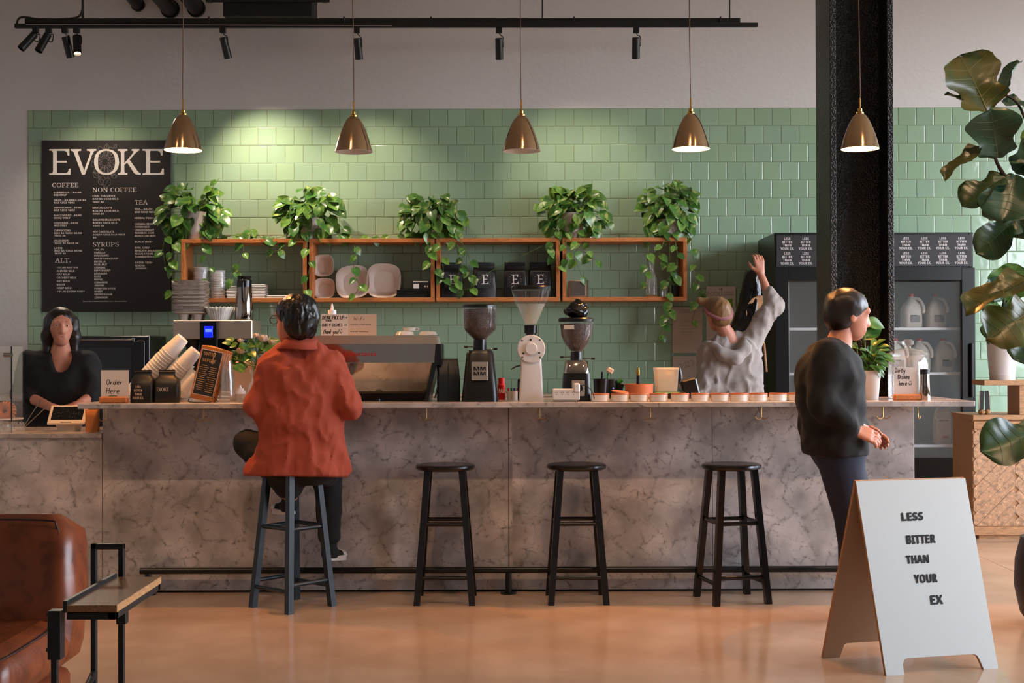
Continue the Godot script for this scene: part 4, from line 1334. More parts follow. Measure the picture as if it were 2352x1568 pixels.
# ---------------------------------------------------------------- back counter
func build_back_counter():
	var bc := thing("back_counter", "steel topped back counter along the green tiled wall", "counter", Vector3.ZERO)
	var x0 := -4.6
	var x1 := P(1745, 900, 10.6).x
	part(bc, "worktop", cbox(Vector3(x1 - x0, 0.035, 0.62), 0.004, Vector3((x0 + x1) * 0.5, BACKTOP - 0.0175, -10.915)), M["steel brushed"])
	part(bc, "cabinet", cbox(Vector3(x1 - x0 - 0.02, BACKTOP - 0.035, 0.56), 0.0, Vector3((x0 + x1) * 0.5, (BACKTOP - 0.035) * 0.5, -10.94)), M["black matte"])
	# oven
	var d := 10.62
	var k := u(d)
	var ov := thing("countertop_oven", "black countertop oven with glass door and steel handle", "oven", at(240, BACKTOP, d))
	var oh := P(240, 771, d).y - BACKTOP
	var ow := 205 * k
	part(ov, "body", cbox(Vector3(ow, oh, 0.5), 0.006), M["black plastic"], Vector3(0, oh * 0.5, -0.27))
	part(ov, "door", cbox(Vector3(ow * 0.93, oh * 0.72, 0.02), 0.004), M["black paint"], Vector3(-0.01, oh * 0.56, -0.008))
	part(ov, "door_glass", cbox(Vector3(ow * 0.72, oh * 0.5, 0.004)), M["tablet screen"], Vector3(-0.04, oh * 0.55, 0.004))
	part(ov, "handle", tubed([Vector3(-ow * 0.42, oh * 0.93, 0.04), Vector3(ow * 0.34, oh * 0.93, 0.04)], 0.009, 0.009, 10), M["steel"])
	for s in [-0.40, 0.33]: part(ov, "handle_mount", cbox(Vector3(0.03, 0.03, 0.05), 0.004), M["black plastic"], Vector3(ow * s, oh * 0.93, 0.015))
	part(ov, "control_strip", cbox(Vector3(ow * 0.95, oh * 0.15, 0.006), 0.002), M["black steel"], Vector3(0, oh * 0.11, 0.0))
	part(ov, "knob", lathed([Vector2(0, 0.026), Vector2(0.018, 0.026), Vector2(0.022, 0.004), Vector2(0.026, 0)], 18), M["steel"], Vector3(-0.08, oh * 0.12, 0.002), Basis(Vector3.RIGHT, PI / 2))
	# batch brewer with blue display
	d = 10.66
	k = u(d)
	var br := thing("batch_brewer", "steel batch coffee brewer with a glowing blue display", "coffee brewer", at(489, BACKTOP, d))
	var top := P(489, 735, d).y - BACKTOP
	var hh := 43 * k
	var wd := 182 * k
	part(br, "head", cbox(Vector3(wd, hh, 0.42), 0.006), M["steel brushed"], Vector3(0, top - hh * 0.5, -0.2))
	part(br, "front_column", cbox(Vector3(40 * k, top * 0.98, 0.05), 0.004), M["dark steel"], Vector3(-7 * k, top * 0.49, 0.02))
	part(br, "display", cbox(Vector3(20 * k, 26 * k, 0.003), 0.001), M["blue screen"], Vector3(-7 * k, top - 27 * k, 0.0465), Basis(), "lit blue display screen")
	part(br, "display_text", cbox(Vector3(14 * k, 7 * k, 0.002)), M["blue screen text"], Vector3(-7 * k, top - 24 * k, 0.0485))
	part(br, "tower", cbox(Vector3(wd * 0.72, top - hh, 0.16), 0.004), M["black plastic"], Vector3(0, (top - hh) * 0.5, -0.30))
	part(br, "base", cbox(Vector3(wd, 0.03, 0.42), 0.004), M["steel brushed"], Vector3(0, 0.015, -0.2))
	for s in [-1.0, 1.0]:
		part(br, "brew_basket", lathed([Vector2(0, -0.10), Vector2(0.055, -0.09), Vector2(0.085, 0.0), Vector2(0.09, 0.0), Vector2(0.09, 0.012), Vector2(0, 0.012)], 20), M["black plastic"], Vector3(s * 0.17, top - hh - 0.014, -0.12))
	lettering(br, "FETCO", 20 * k, 6 * k, Vector3(60 * k, top - 7 * k, 0.0115), M["silver label"], "bold")
	# pile of pulp cup carriers on the brewer
	var tray := MB.new()
	tray.loft([rrect(0.20, 0.19, 0.03, 0.0), rrect(0.235, 0.225, 0.035, 0.008), rrect(0.262, 0.25, 0.04, 0.0095), rrect(0.262, 0.25, 0.04, 0.0125), rrect(0.23, 0.22, 0.03, 0.0125)])
	var tm := tray.done()
	var ty := BACKTOP + top
	var cups := MB.new()
	for q in [[-0.055, 0.045], [0.055, 0.045], [-0.055, -0.05], [0.055, -0.05]]:
		cups.lathe([Vector2(0, 0), Vector2(0.034, 0), Vector2(0.046, 0.05), Vector2(0, 0.05)], 14, Vector3(q[0], 0, q[1]))
	var lowest := thing("cup_carrier", "lowest grey pulp cup carrier, its cup wells on the brewer", "cup carrier", at(440, ty, 10.82), "pulp cup carriers stacked on the brewer")
	part(lowest, "cup_wells", cups.done(), M["pulp"])
	part(lowest, "tray", tm, M["pulp"], Vector3(0, 0.05, 0))
	var nn := 24
	var y1 := P(440, 640, 10.7).y
	var stepy := (y1 - ty - 0.075) / nn
	for i in nn:
		solo("cup_carrier", tm, M["pulp"], nth(i + 1, nn + 1, "grey pulp cup carrier stacked on the brewer"), "cup carrier", at(438, ty + 0.062 + i * stepy, 10.82) + Vector3(rng.randf_range(-.004, .004), 0, 0), Basis(Vector3.UP, rng.randf_range(-.02, .02)), "pulp cup carriers stacked on the brewer")
	# coffee filters
	var fb := MB.new()
	var rings := []
	for q in [[0.075, 0.0, 0.0], [0.12, 0.105, 0.006], [0.11, 0.102, 0.006], [0.07, 0.01, 0.0]]:
		var ring := PackedVector3Array()
		for i in 64:
			var t := -TAU * i / 64
			ring.append(Vector3(cos(t), 0, sin(t)) * (q[0] + q[2] * (1 if i % 2 else -1)) + Vector3(0, q[1] + (0.006 * sin(i * 2.3) if q[1] > 0.05 else 0.0), 0))
		rings.append(ring)
	fb.loft(rings)
	var filt := solo("coffee_filters", fb.done(), M["paper white"], "nest of fluted white paper coffee filters on the brewer", "coffee filters", at(507, ty, 10.78))
	filt.set_meta("kind", "stuff")
	# thermal carafe
	var cf := thing("thermal_carafe", "tall steel thermal carafe with black lid on the brewer", "carafe", at(561, ty, 10.76))
	var ch := P(561, 634, 10.76).y - ty
	part(cf, "body", lathed([Vector2(0, 0), Vector2(0.070, 0), Vector2(0.073, 0.008), Vector2(0.072, ch * 0.25), Vector2(0.058, ch * 0.76), Vector2(0.056, ch * 0.78), Vector2(0, ch * 0.78)], 36), M["mirror steel"])
	part(cf, "collar", lathed([Vector2(0.0565, ch * 0.74), Vector2(0.060, ch * 0.75), Vector2(0.058, ch * 0.90), Vector2(0.05, ch * 0.93), Vector2(0, ch * 0.93)], 28), M["black plastic"])
	part(cf, "lid", lathed([Vector2(0, ch * 0.92), Vector2(0.046, ch * 0.92), Vector2(0.056, ch * 0.97), Vector2(0.053, ch * 1.0), Vector2(0, ch * 1.0)], 28), M["black plastic"])
	part(cf, "handle", tubed(curve([Vector3(0.005, ch * 0.9, 0.055), Vector3(0.006, ch * 0.88, 0.09), Vector3(0.006, ch * 0.70, 0.098), Vector3(0.006, ch * 0.48, 0.090), Vector3(0.006, ch * 0.44, 0.075)], 5), 0.011, 0.009, 10), M["black plastic"])
	# posters and papers on the wall beside the fridge
	var wd2 := WALL - 0.012
	var kw := u(wd2)
	var poster := thing("food_safety_poster", "white and green food safety poster on the tiles", "poster", P(1656, 720, wd2))
	part(poster, "sheet", cbox(Vector3(67 * kw, 125 * kw, 0.003)), M["paper"])
	part(poster, "green_field", cbox(Vector3(54 * kw, 18 * kw, 0.001)), mk("poster green", Color(0.45, 0.62, 0.18), 0.6), Vector3(0.0, 25 * kw, 0.002))
	lettering(poster, "FOOD", 34 * kw, 10 * kw, Vector3(-14 * kw, 46 * kw, 0.002), M["print grey"])
	lettering(poster, "SAFETY\nRATING", 23 * kw, 10 * kw, Vector3(18 * kw, 46 * kw, 0.002), M["print grey"], "bold")
	lettering(poster, "LQ", 7 * kw, 7 * kw, Vector3(0, 56 * kw, 0.002), M["ink"], "bold")
	part(poster, "photo_block", cbox(Vector3(54 * kw, 30 * kw, 0.001)), M["print grey"], Vector3(0, -8 * kw, 0.002))
	var hl := ["clear holder with a landscape notice, uppermost of three by the poster", "clear acrylic holder with a brown notice, middle of three", "clear holder with a handwritten notice, lowest of three"]
	var i2 := 0
	for q in [[1579, 722, 68, 32], [1579, 774, 68, 72], [1579, 855, 68, 76]]:
		var hd := thing("notice_holder", hl[i2], "notice", P(q[0], q[1], wd2), "notices by the poster")
		part(hd, "sheet", cbox(Vector3(q[2] * kw, q[3] * kw, 0.002)), M["paper warm"])
		part(hd, "cover", cbox(Vector3((q[2] + 3) * kw, (q[3] + 3) * kw, 0.003), 0.001), M["glass"], Vector3(0, 0, 0.006))
		if i2 == 2: lettering(hd, "2023", 34 * kw, 13 * kw, Vector3(-2 * kw, 18 * kw, 0.002), M["print grey"], "sans", Basis(Vector3.BACK, 0.35))
		else:
			for l in 3: part(hd, "text_line", cbox(Vector3(q[2] * kw * 0.55, 0.003, 0.001)), M["print grey"], Vector3(0, q[3] * kw * (0.36 - l * 0.1), 0.0015))
		i2 += 1
	# black liner bag, round board and long tongs hanging by the fridge
	var sack := Sdf.new()
	sack.noise = noise(9.0, 3, 12); sack.amp = 0.017; sack.nscale = Vector3(1.4, 0.5, 1.4)
	var so := P(1718, 690, 10.52)
	sack.cap(Vector3(0.03, 0.20, 0), Vector3(-0.02, -0.24, 0.0), 0.055, 0.11, 0.05)
	sack.cap(Vector3(0.06, 0.16, 0), Vector3(0.05, -0.20, 0.0), 0.06, 0.08, 0.05)
	solo("liner_bag", nets([[sack, 0.014]]), M["liner bag"], "shiny black plastic bag hanging against the fridge side", "plastic bag", so)
	var rb := MB.new()
	rb.loft([oval(0.115, 0.125, -0.006, Vector3.ZERO, 28), oval(0.118, 0.128, 0.0, Vector3.ZERO, 28), oval(0.115, 0.125, 0.006, Vector3.ZERO, 28)])
	solo("round_board", rb.done(), M["oak"], "round tan serving board hung behind the raised arm", "serving board", P(1748, 716, 10.44), Basis(Vector3.RIGHT, PI / 2))
	var tg := thing("hanging_paddle", "slim wooden handle hanging on the fridge side", "utensil", P(1757, 812, 10.45))
	part(tg, "handle", tubed([Vector3(-0.008, 0.08, 0), Vector3(0.012, -0.14, 0)], 0.011, 0.008, 10), M["oak"])
	part(tg, "tip", tubed([Vector3(-0.012, 0.14, 0), Vector3(-0.008, 0.08, 0)], 0.004, 0.005, 8), M["brass bright"])

# ---------------------------------------------------------------- fridges
func build_fridges():
	var d := 10.47
	var k := u(d)
	var top := P(2000, 534, d).y
	var lab := ["black upright fridge with printed header beside the hanging black bag", "black glass-door fridge full of milk jugs by the oak cabinet"]
	var ink: Material = M["print white"]
	for f in 2:
		var x0 := P([1779, 2010][f], 700, d).x
		var x1 := P([2007, 2236][f], 700, d).x
		var w := x1 - x0
		var o := thing("upright_fridge", lab[f], "fridge", Vector3((x0 + x1) * 0.5, 0, -d), "upright drink fridges")
		var dep := 0.70
		var wt := 0.035
		var b := MB.new()
		b.box(Vector3(-w * 0.5 + wt * 0.5, top * 0.5, -dep * 0.5), Vector3(wt, top, dep), 0.004)
		b.box(Vector3(w * 0.5 - wt * 0.5, top * 0.5, -dep * 0.5), Vector3(wt, top, dep), 0.004)
		b.box(Vector3(0, top - 0.15, -dep * 0.5), Vector3(w - wt * 2, 0.30, dep), 0.0)
		b.box(Vector3(0, 0.12, -dep * 0.5), Vector3(w - wt * 2, 0.24, dep), 0.0)
		part(o, "cabinet", b.done(), M["fridge black"])
		b = MB.new()
		b.box(Vector3(0, 1.05, -dep + 0.02), Vector3(w - wt * 2, top - 0.6, 0.03))
		for s in [-1, 1]: b.box(Vector3(s * (w * 0.5 - wt - 0.006), 1.05, -dep * 0.5 - 0.02), Vector3(0.012, top - 0.6, dep - 0.06))
		part(o, "liner", b.done(), M["fridge liner"])
		var hy0 := P(2000, 612, d).y
		var hy1 := P(2000, 540, d).y
		part(o, "header", cbox(Vector3(w - 0.03, hy1 - hy0, 0.012), 0.001), M["header print"], Vector3(0, (hy0 + hy1) * 0.5, 0.002))
		var cols := 5
		for c in cols:
			for r in 2:
				var cx := (c - (cols - 1) * 0.5) * 42.5 * k
				if f == 0 and c == 4: continue
				var cy := hy1 - (19 + r * 34) * k
				line_gap = -6.0
				lettering(o, "LESS\nBITTER\nTHAN\nYOUR EX.", 31 * k, 28 * k, Vector3(cx, cy, 0.0085), ink, "bold")
				line_gap = 0.0
		# door
		var dy0 := P(2000, 1092, d).y
		var dy1 := hy0 - 0.012
		var fr := 31 * k
		b = MB.new()
		b.box(Vector3(-w * 0.5 + fr * 0.5, (dy0 + dy1) * 0.5, 0.02), Vector3(fr, dy1 - dy0, 0.045), 0.004)
		b.box(Vector3(w * 0.5 - fr * 0.5, (dy0 + dy1) * 0.5, 0.02), Vector3(fr, dy1 - dy0, 0.045), 0.004)
		b.box(Vector3(0, dy1 - 0.048, 0.02), Vector3(w - fr * 2, 0.096, 0.045))
		b.box(Vector3(0, dy0 + 0.07, 0.02), Vector3(w - fr * 2, 0.14, 0.045))
		var door := part(o, "door", b.done(), M["fridge black"])
		part(door, "pane", cbox(Vector3(w - fr * 2 + 0.01, dy1 - dy0 - 0.22, 0.006)), M["door glass"], Vector3(0, (dy0 + dy1) * 0.5, 0.02))
		part(door, "handle", cbox(Vector3(0.018, 0.42, 0.035), 0.006), M["black plastic"], Vector3(w * 0.5 - fr * 0.35, P(2210, 850, d).y, 0.06))
		# wire shelves
		for py in [755, 858, 1024]:
			var y := P(2100, py, d + 0.1).y
			b = MB.new()
			b.box(Vector3(0, y, -0.10), Vector3(w - wt * 2 - 0.02, 0.022, 0.012), 0.002)
			for q in 9: b.box(Vector3((q - 4) * 0.07, y + 0.004, -0.36), Vector3(0.005, 0.006, 0.52))
			part(o, "wire_shelf", b.done(), M["white plastic"])
	# milk
	var jug := milk_jug()
	var jl := ["milk jug with red cap on the top fridge shelf beside the column", "milk jug with red cap on the top fridge shelf near the handle", "milk jug on the second fridge shelf close to the column", "milk jug on the second fridge shelf behind the glass jar", "milk jug alone near the handle on the second fridge shelf"]
	var i := 0
	for q in [[2093, 755, 0], [2148, 755, 0], [2056, 858, 0], [2112, 858, 0], [2166, 858, 0]]:
		var y := P(q[0], q[1], d + 0.1).y + 0.011
		var o := thing("milk_jug", jl[i], "milk jug", at(q[0], y, 10.72), "milk jugs in the fridge")
		part(o, "bottle", jug[0], M["milk jug"])
		part(o, "handle", jug[1], M["milk jug"])
		part(o, "cap", jug[2], M["red"])
		part(o, "label", cbox(Vector3(0.075, 0.052, 0.002)), M["print grey"], Vector3(0.01, 0.07, 0.0775), Basis(), "printed grey label")
		part(o, "label_title", cbox(Vector3(0.05, 0.008, 0.001)), M["ink"], Vector3(0.0, 0.094, 0.079))
		i += 1
	var sy := P(2165, 1024, d + 0.1).y + 0.011
	var ca := thing("drink_carton", "white carton with a red band on the lowest fridge shelf", "carton", at(2164, sy, 10.70))
	part(ca, "box", cbox(Vector3(0.115, 0.20, 0.10), 0.003), M["paper warm"], Vector3(0, 0.10, 0))
	var gb := MB.new()
	gb.poly([Vector3(-0.057, 0.2, 0.05), Vector3(0.057, 0.2, 0.05), Vector3(0.057, 0.25, 0.004), Vector3(-0.057, 0.25, 0.004)], Vector3(0, .5, 1))
	gb.poly([Vector3(-0.057, 0.2, -0.05), Vector3(0.057, 0.2, -0.05), Vector3(0.057, 0.25, -0.004), Vector3(-0.057, 0.25, -0.004)], Vector3(0, .5, -1))
	gb.poly([Vector3(-0.057, 0.2, 0.05), Vector3(-0.057, 0.2, -0.05), Vector3(-0.057, 0.25, 0)], Vector3(-1, 0, 0))
	gb.poly([Vector3(0.057, 0.2, 0.05), Vector3(0.057, 0.2, -0.05), Vector3(0.057, 0.25, 0)], Vector3(1, 0, 0))
	gb.box(Vector3(0, 0.26, 0), Vector3(0.114, 0.02, 0.008))
	part(ca, "gable_top", gb.done(), M["paper warm"])
	part(ca, "red_band", cbox(Vector3(0.05, 0.018, 0.002)), M["red"], Vector3(0.01, 0.055, 0.051))
	part(ca, "title", cbox(Vector3(0.07, 0.008, 0.002)), M["ink"], Vector3(0.0, 0.185, 0.051))
	part(ca, "handle_loop", tubed(curve([Vector3(-0.06, 0.2, 0.03), Vector3(-0.055, 0.27, 0.04), Vector3(0.0, 0.31, 0.04), Vector3(0.055, 0.285, 0.04)], 5), 0.008, 0.008, 8), M["frosted plastic"])

func milk_jug() -> Array:
	var b := MB.new()
	b.loft([rrect(0.135, 0.135, 0.03, 0.0), rrect(0.15, 0.15, 0.035, 0.012), rrect(0.152, 0.152, 0.035, 0.13), rrect(0.142, 0.142, 0.04, 0.17), rrect(0.095, 0.105, 0.04, 0.205), rrect(0.05, 0.05, 0.024, 0.235), rrect(0.042, 0.042, 0.0205, 0.25)])
	var h := MB.new()
	h.tube(curve([Vector3(0.018, 0.232, 0.02), Vector3(0.05, 0.222, 0.045), Vector3(0.072, 0.18, 0.06), Vector3(0.078, 0.14, 0.068), Vector3(0.070, 0.115, 0.068)], 5), 0.013, 0.014, 10)
	return [b.done(), h.done(), lathed([Vector2(0, 0.248), Vector2(0.022, 0.248), Vector2(0.022, 0.266), Vector2(0, 0.267)], 18)]

# ---------------------------------------------------------------- right corner: oak cabinet, potted fig and cards
func build_right_corner():
	var d := 8.9
	var k := u(d)
	var x0 := P(2236, 1000, d).x
	var w := 1.5
	var o := thing("oak_cabinet", "light oak cabinet with herringbone door beside the fridge", "cabinet", Vector3(x0, 0, -d))
	var y_top := P(2240, 953, d).y
	var y0 := P(2240, 1238, d).y
	part(o, "plinth", cbox(Vector3(w - 0.04, 0.05, 0.38), 0.0), M["oak"], Vector3(w * 0.5 + 0.02, maxf(y0, 0.0) + 0.02, -0.21))
	part(o, "body", cbox(Vector3(w, y_top - 0.06, 0.40), 0.002), M["oak"], Vector3(w * 0.5, (y_top + 0.02) * 0.5, -0.22))
	part(o, "top_board", cbox(Vector3(w + 0.01, 0.032, 0.44), 0.002), M["oak"], Vector3(w * 0.5, y_top - 0.016, -0.21))
	part(o, "rail", cbox(Vector3(w - 0.005, 0.05, 0.02), 0.002), M["oak"], Vector3(w * 0.5, P(2240, 976, d).y, -0.008))
	part(o, "rail", cbox(Vector3(w - 0.005, 0.055, 0.02), 0.002), M["oak"], Vector3(w * 0.5, P(2240, 1219, d).y, -0.008))
	# herringbone pieces on the door
	var ya := P(2240, 985, d).y
	var yb := P(2240, 1209, d).y
	var pl := cbox(Vector3(0.40, 0.062, 0.006), 0.0012)
	for c in 5:
		for r in 16:
			var s := 1.0 if c % 2 == 0 else -1.0
			var cx := 0.14 + c * 0.283
			var cy := yb - 0.10 + r * 0.0885
			if cx > w - 0.10: continue
			var poly := PackedVector2Array()
			for q in [[-0.2, -0.0305], [0.2, -0.0305], [0.2, 0.0305], [-0.2, 0.0305]]:
				poly.append(Vector2(cx, cy) + Vector2(q[0], q[1]).rotated(s * PI / 4))
			var clip := Geometry2D.intersect_polygons(poly, PackedVector2Array([Vector2(maxf(0.004, cx - 0.141), yb + 0.002), Vector2(cx + 0.141, yb + 0.002), Vector2(cx + 0.141, ya - 0.002), Vector2(maxf(0.004, cx - 0.141), ya - 0.002)]))
			if clip.is_empty(): continue
			var b := MB.new()
			b.extrude(clip[0], 0.0, 0.005 + 0.0012 * ((r + c) % 3))
			part(o, "inlay_strip", b.done(), M["oak light"], Vector3(0, 0, -0.019))
	# raised shelf on it
	var sh := thing("oak_riser", "small oak riser shelf standing on the oak cabinet", "shelf", Vector3(x0, y_top, -d))
	var ys := P(2300, 873, d).y - y_top
	part(sh, "board", cbox(Vector3(1.0, 0.034, 0.24), 0.002), M["oak"], Vector3(0.072 + 0.5, ys - 0.017, -0.12))
	part(sh, "upright", cbox(Vector3(0.035, ys - 0.034, 0.22), 0.002), M["oak"], Vector3(P(2349, 910, d).x - x0, (ys - 0.034) * 0.5, -0.12))
	part(sh, "upright", cbox(Vector3(0.035, ys - 0.034, 0.22), 0.002), M["oak"], Vector3(1.0, (ys - 0.034) * 0.5, -0.12))
	# card holder
	var ch := thing("card_holder", "little oak stand with two upright dark cards under the riser", "card holder", at(2261, y_top, d + 0.06))
	for s in [-1, 1]:
		part(ch, "block", cbox(Vector3(0.036, 0.034, 0.06), 0.012), M["oak"], Vector3(s * 0.0185, 0.017, 0))
		part(ch, "card", cbox(Vector3(0.028, 0.135, 0.004), 0.001), M["board black"], Vector3(s * 0.018, 0.09, 0.0), Basis(Vector3.BACK, s * 0.04))
		part(ch, "card_edge", cbox(Vector3(0.004, 0.135, 0.006), 0.001), M["paper warm"], Vector3(s * 0.034, 0.09, 0.0), Basis(Vector3.BACK, s * 0.07))
	# white pot with a small fiddle-leaf fig
	var pd := d + 0.11
	var pk := u(pd)
	var base := at(2302, y_top + ys, pd)
	var po := thing("potted_fig", "fiddle-leaf fig in a white pot on the oak riser", "potted plant", base)
	var r := 34 * pk
	var h := 95 * pk
	part(po, "pot", lathed([Vector2(0, 0), Vector2(r * 0.80, 0), Vector2(r * 0.82, 0.005), Vector2(r * 0.835, 0.026), Vector2(r * 0.80, 0.027), Vector2(r * 0.80, 0.030), Vector2(r * 0.84, 0.031), Vector2(r * 1.02, h), Vector2(r * 0.95, h), Vector2(r * 0.92, h - 0.03), Vector2(0, h - 0.03)], 32), M["pot white"])
	part(po, "soil", lathed([Vector2(r * 0.93, h - 0.031), Vector2(r * 0.9, h - 0.02), Vector2(0, h - 0.018)], 18), M["soil"])
	var st := MB.new()
	for q in [[2290, 700], [2305, 660], [2298, 720], [2312, 690]]:
		st.tube(curve([Vector3(rng.randf_range(-.015, .015), h - 0.03, 0), (P(q[0], 760, pd) - base) * 0.9, P(q[0], q[1], pd) - base], 4), 0.008, 0.005, 7)
	part(po, "trunk", st.done(), M["stem brown"])
	var fm := fig_leaves()
	for q in [[2310, 700, 2352, 640, 0.16, 2], [2300, 690, 2272, 640, 0.12, 1], [2305, 680, 2300, 615, 0.15, 2], [2295, 720, 2268, 690, 0.10, 2], [2300, 710, 2340, 700, 0.11, 1], [2290, 740, 2262, 770, 0.13, 0], [2310, 720, 2350, 745, 0.14, 0], [2295, 700, 2262, 720, 0.12, 1], [2310, 670, 2335, 605, 0.15, 2], [2292, 770, 2272, 790, 0.08, 1]]:
		var a := P(q[0], q[1], pd) - base
		var b := P(q[2], q[3], pd - 0.03) - base
		part(put_leaf(po, fm[q[5]], M["fig leaf"], a, b - a, Vector3(-0.25, 0.5, 0.8), (b - a).length()), "vein", fig_veins[q[5]], M["fig vein %d" % q[5]])

var figs := []
var fig_veins := []
func fig_point(s: float, t: float, fold: float, droop: float, wave: float, ph: float) -> Vector3:   # surface of a fiddle-shaped leaf, s across, t along
	var w := 0.09 + 0.27 * smoothstep(0.0, 0.16, t) - 0.09 * exp(-pow((t - 0.36) / 0.13, 2.0)) + 0.10 * smoothstep(0.40, 0.68, t)
	w *= sqrt(maxf(0.0, 1.0 - pow(maxf(0.0, (t - 0.62) / 0.38), 2.6)))
	var edge := 1.0 + 0.05 * sin(t * 17.0 + ph)
	var rib := 0.010 * cos((t * 1.0 - absf(s) * 0.16) * TAU * 6.0) * absf(s)
	return Vector3(s * w * edge, t, absf(s) * w * fold - droop * t * t + wave * sin(t * 8.0 + s * 2.0 + ph) * absf(s) + rib)

func fig_leaves() -> Array:
	if figs.is_empty():
		var kinds := [[Color(0.018, 0.042, 0.012), Color(0.034, 0.064, 0.016), 0.22, 0.18, 0.05, Color(0.075, 0.11, 0.03)], [Color(0.020, 0.060, 0.030), Color(0.034, 0.080, 0.045), 0.30, 0.05, 0.06, Color(0.10, 0.17, 0.09)], [Color(0.060, 0.14, 0.022), Color(0.09, 0.18, 0.03), 0.18, 0.22, 0.05, Color(0.22, 0.32, 0.09)], [Color(0.085, 0.072, 0.010), Color(0.040, 0.062, 0.012), 0.25, 0.12, 0.07, Color(0.15, 0.14, 0.035)]]
		var nz := noise(1.7, 2, 4)
		for q in kinds.size():
			var k: Array = kinds[q]
			var b := MB.new()
			b.colored = true
			b.g = 1
			for i in 18:
				for j in 10:
					for c in [[0, 0], [1, 1], [0, 1], [0, 0], [1, 0], [1, 1]]:
						var t: float = (i + c[0]) / 18.0
						var s: float = (j + c[1]) / 5.0 - 1.0
						b.col = k[0].lerp(k[1], clampf(0.5 + nz.get_noise_2d(s + q * 3.0, t) * 1.6, 0.0, 1.0))
						b.v(fig_point(s, t, k[2], k[3], k[4], q * 1.3))
			figs.append(b.done())
			var v := MB.new()
			var mid := []
			for i in 13: mid.append(fig_point(0.0, i / 12.6, k[2], k[3], k[4], q * 1.3) + Vector3(0, 0, 0.002))
			v.tube(mid, 0.011, 0.003, 5)
			for side in [-1.0, 1.0]:
				for n in 5:
					var pts := []
					for i in 5:
						var f := i / 4.0
						pts.append(fig_point(side * f * 0.86, 0.10 + n * 0.155 + f * 0.13, k[2], k[3], k[4], q * 1.3) + Vector3(0, 0, 0.002))
					v.tube(pts, 0.006, 0.002, 4)
			fig_veins.append(v.done())
			mk("fig vein %d" % q, Color(k[5].r, k[5].g, k[5].b).linear_to_srgb(), 0.4)
	return figs

# ---------------------------------------------------------------- things on the bar
func paper_stand(called, label, px0, px1, y0, y1, yb, d, lines: Array, base_px0, base_px1):
	var k := u(d)
	var o := thing(called, label, "sign", at((base_px0 + base_px1) * 0.5, SLAB, d))
	var c := o.position
	var bh: float = (yb - y1) * k
	var cx: float = P((px0 + px1) * 0.5, 880, d).x - c.x
	part(o, "stand", cbox(Vector3((base_px1 - base_px0) * k, bh, 0.045), 0.006), M["stand wood"], Vector3(0, bh * 0.5, 0))
	var ph: float = (y1 - y0) * k
	part(o, "card", cbox(Vector3((px1 - px0) * k, ph + 0.01, 0.0015)), M["paper"], Vector3(cx, bh + ph * 0.5 - 0.004, 0.0))
	for l in lines:   # [text, px0, px1, baseline y, height px]
		var p := P(l[1], l[3], d) - c
		handwrite(o, l[0], (l[2] - l[1]) * k, l[4] * k, Vector3(p.x, p.y, 0.0015), M["ink"], Basis(), 0.0015)
	return o

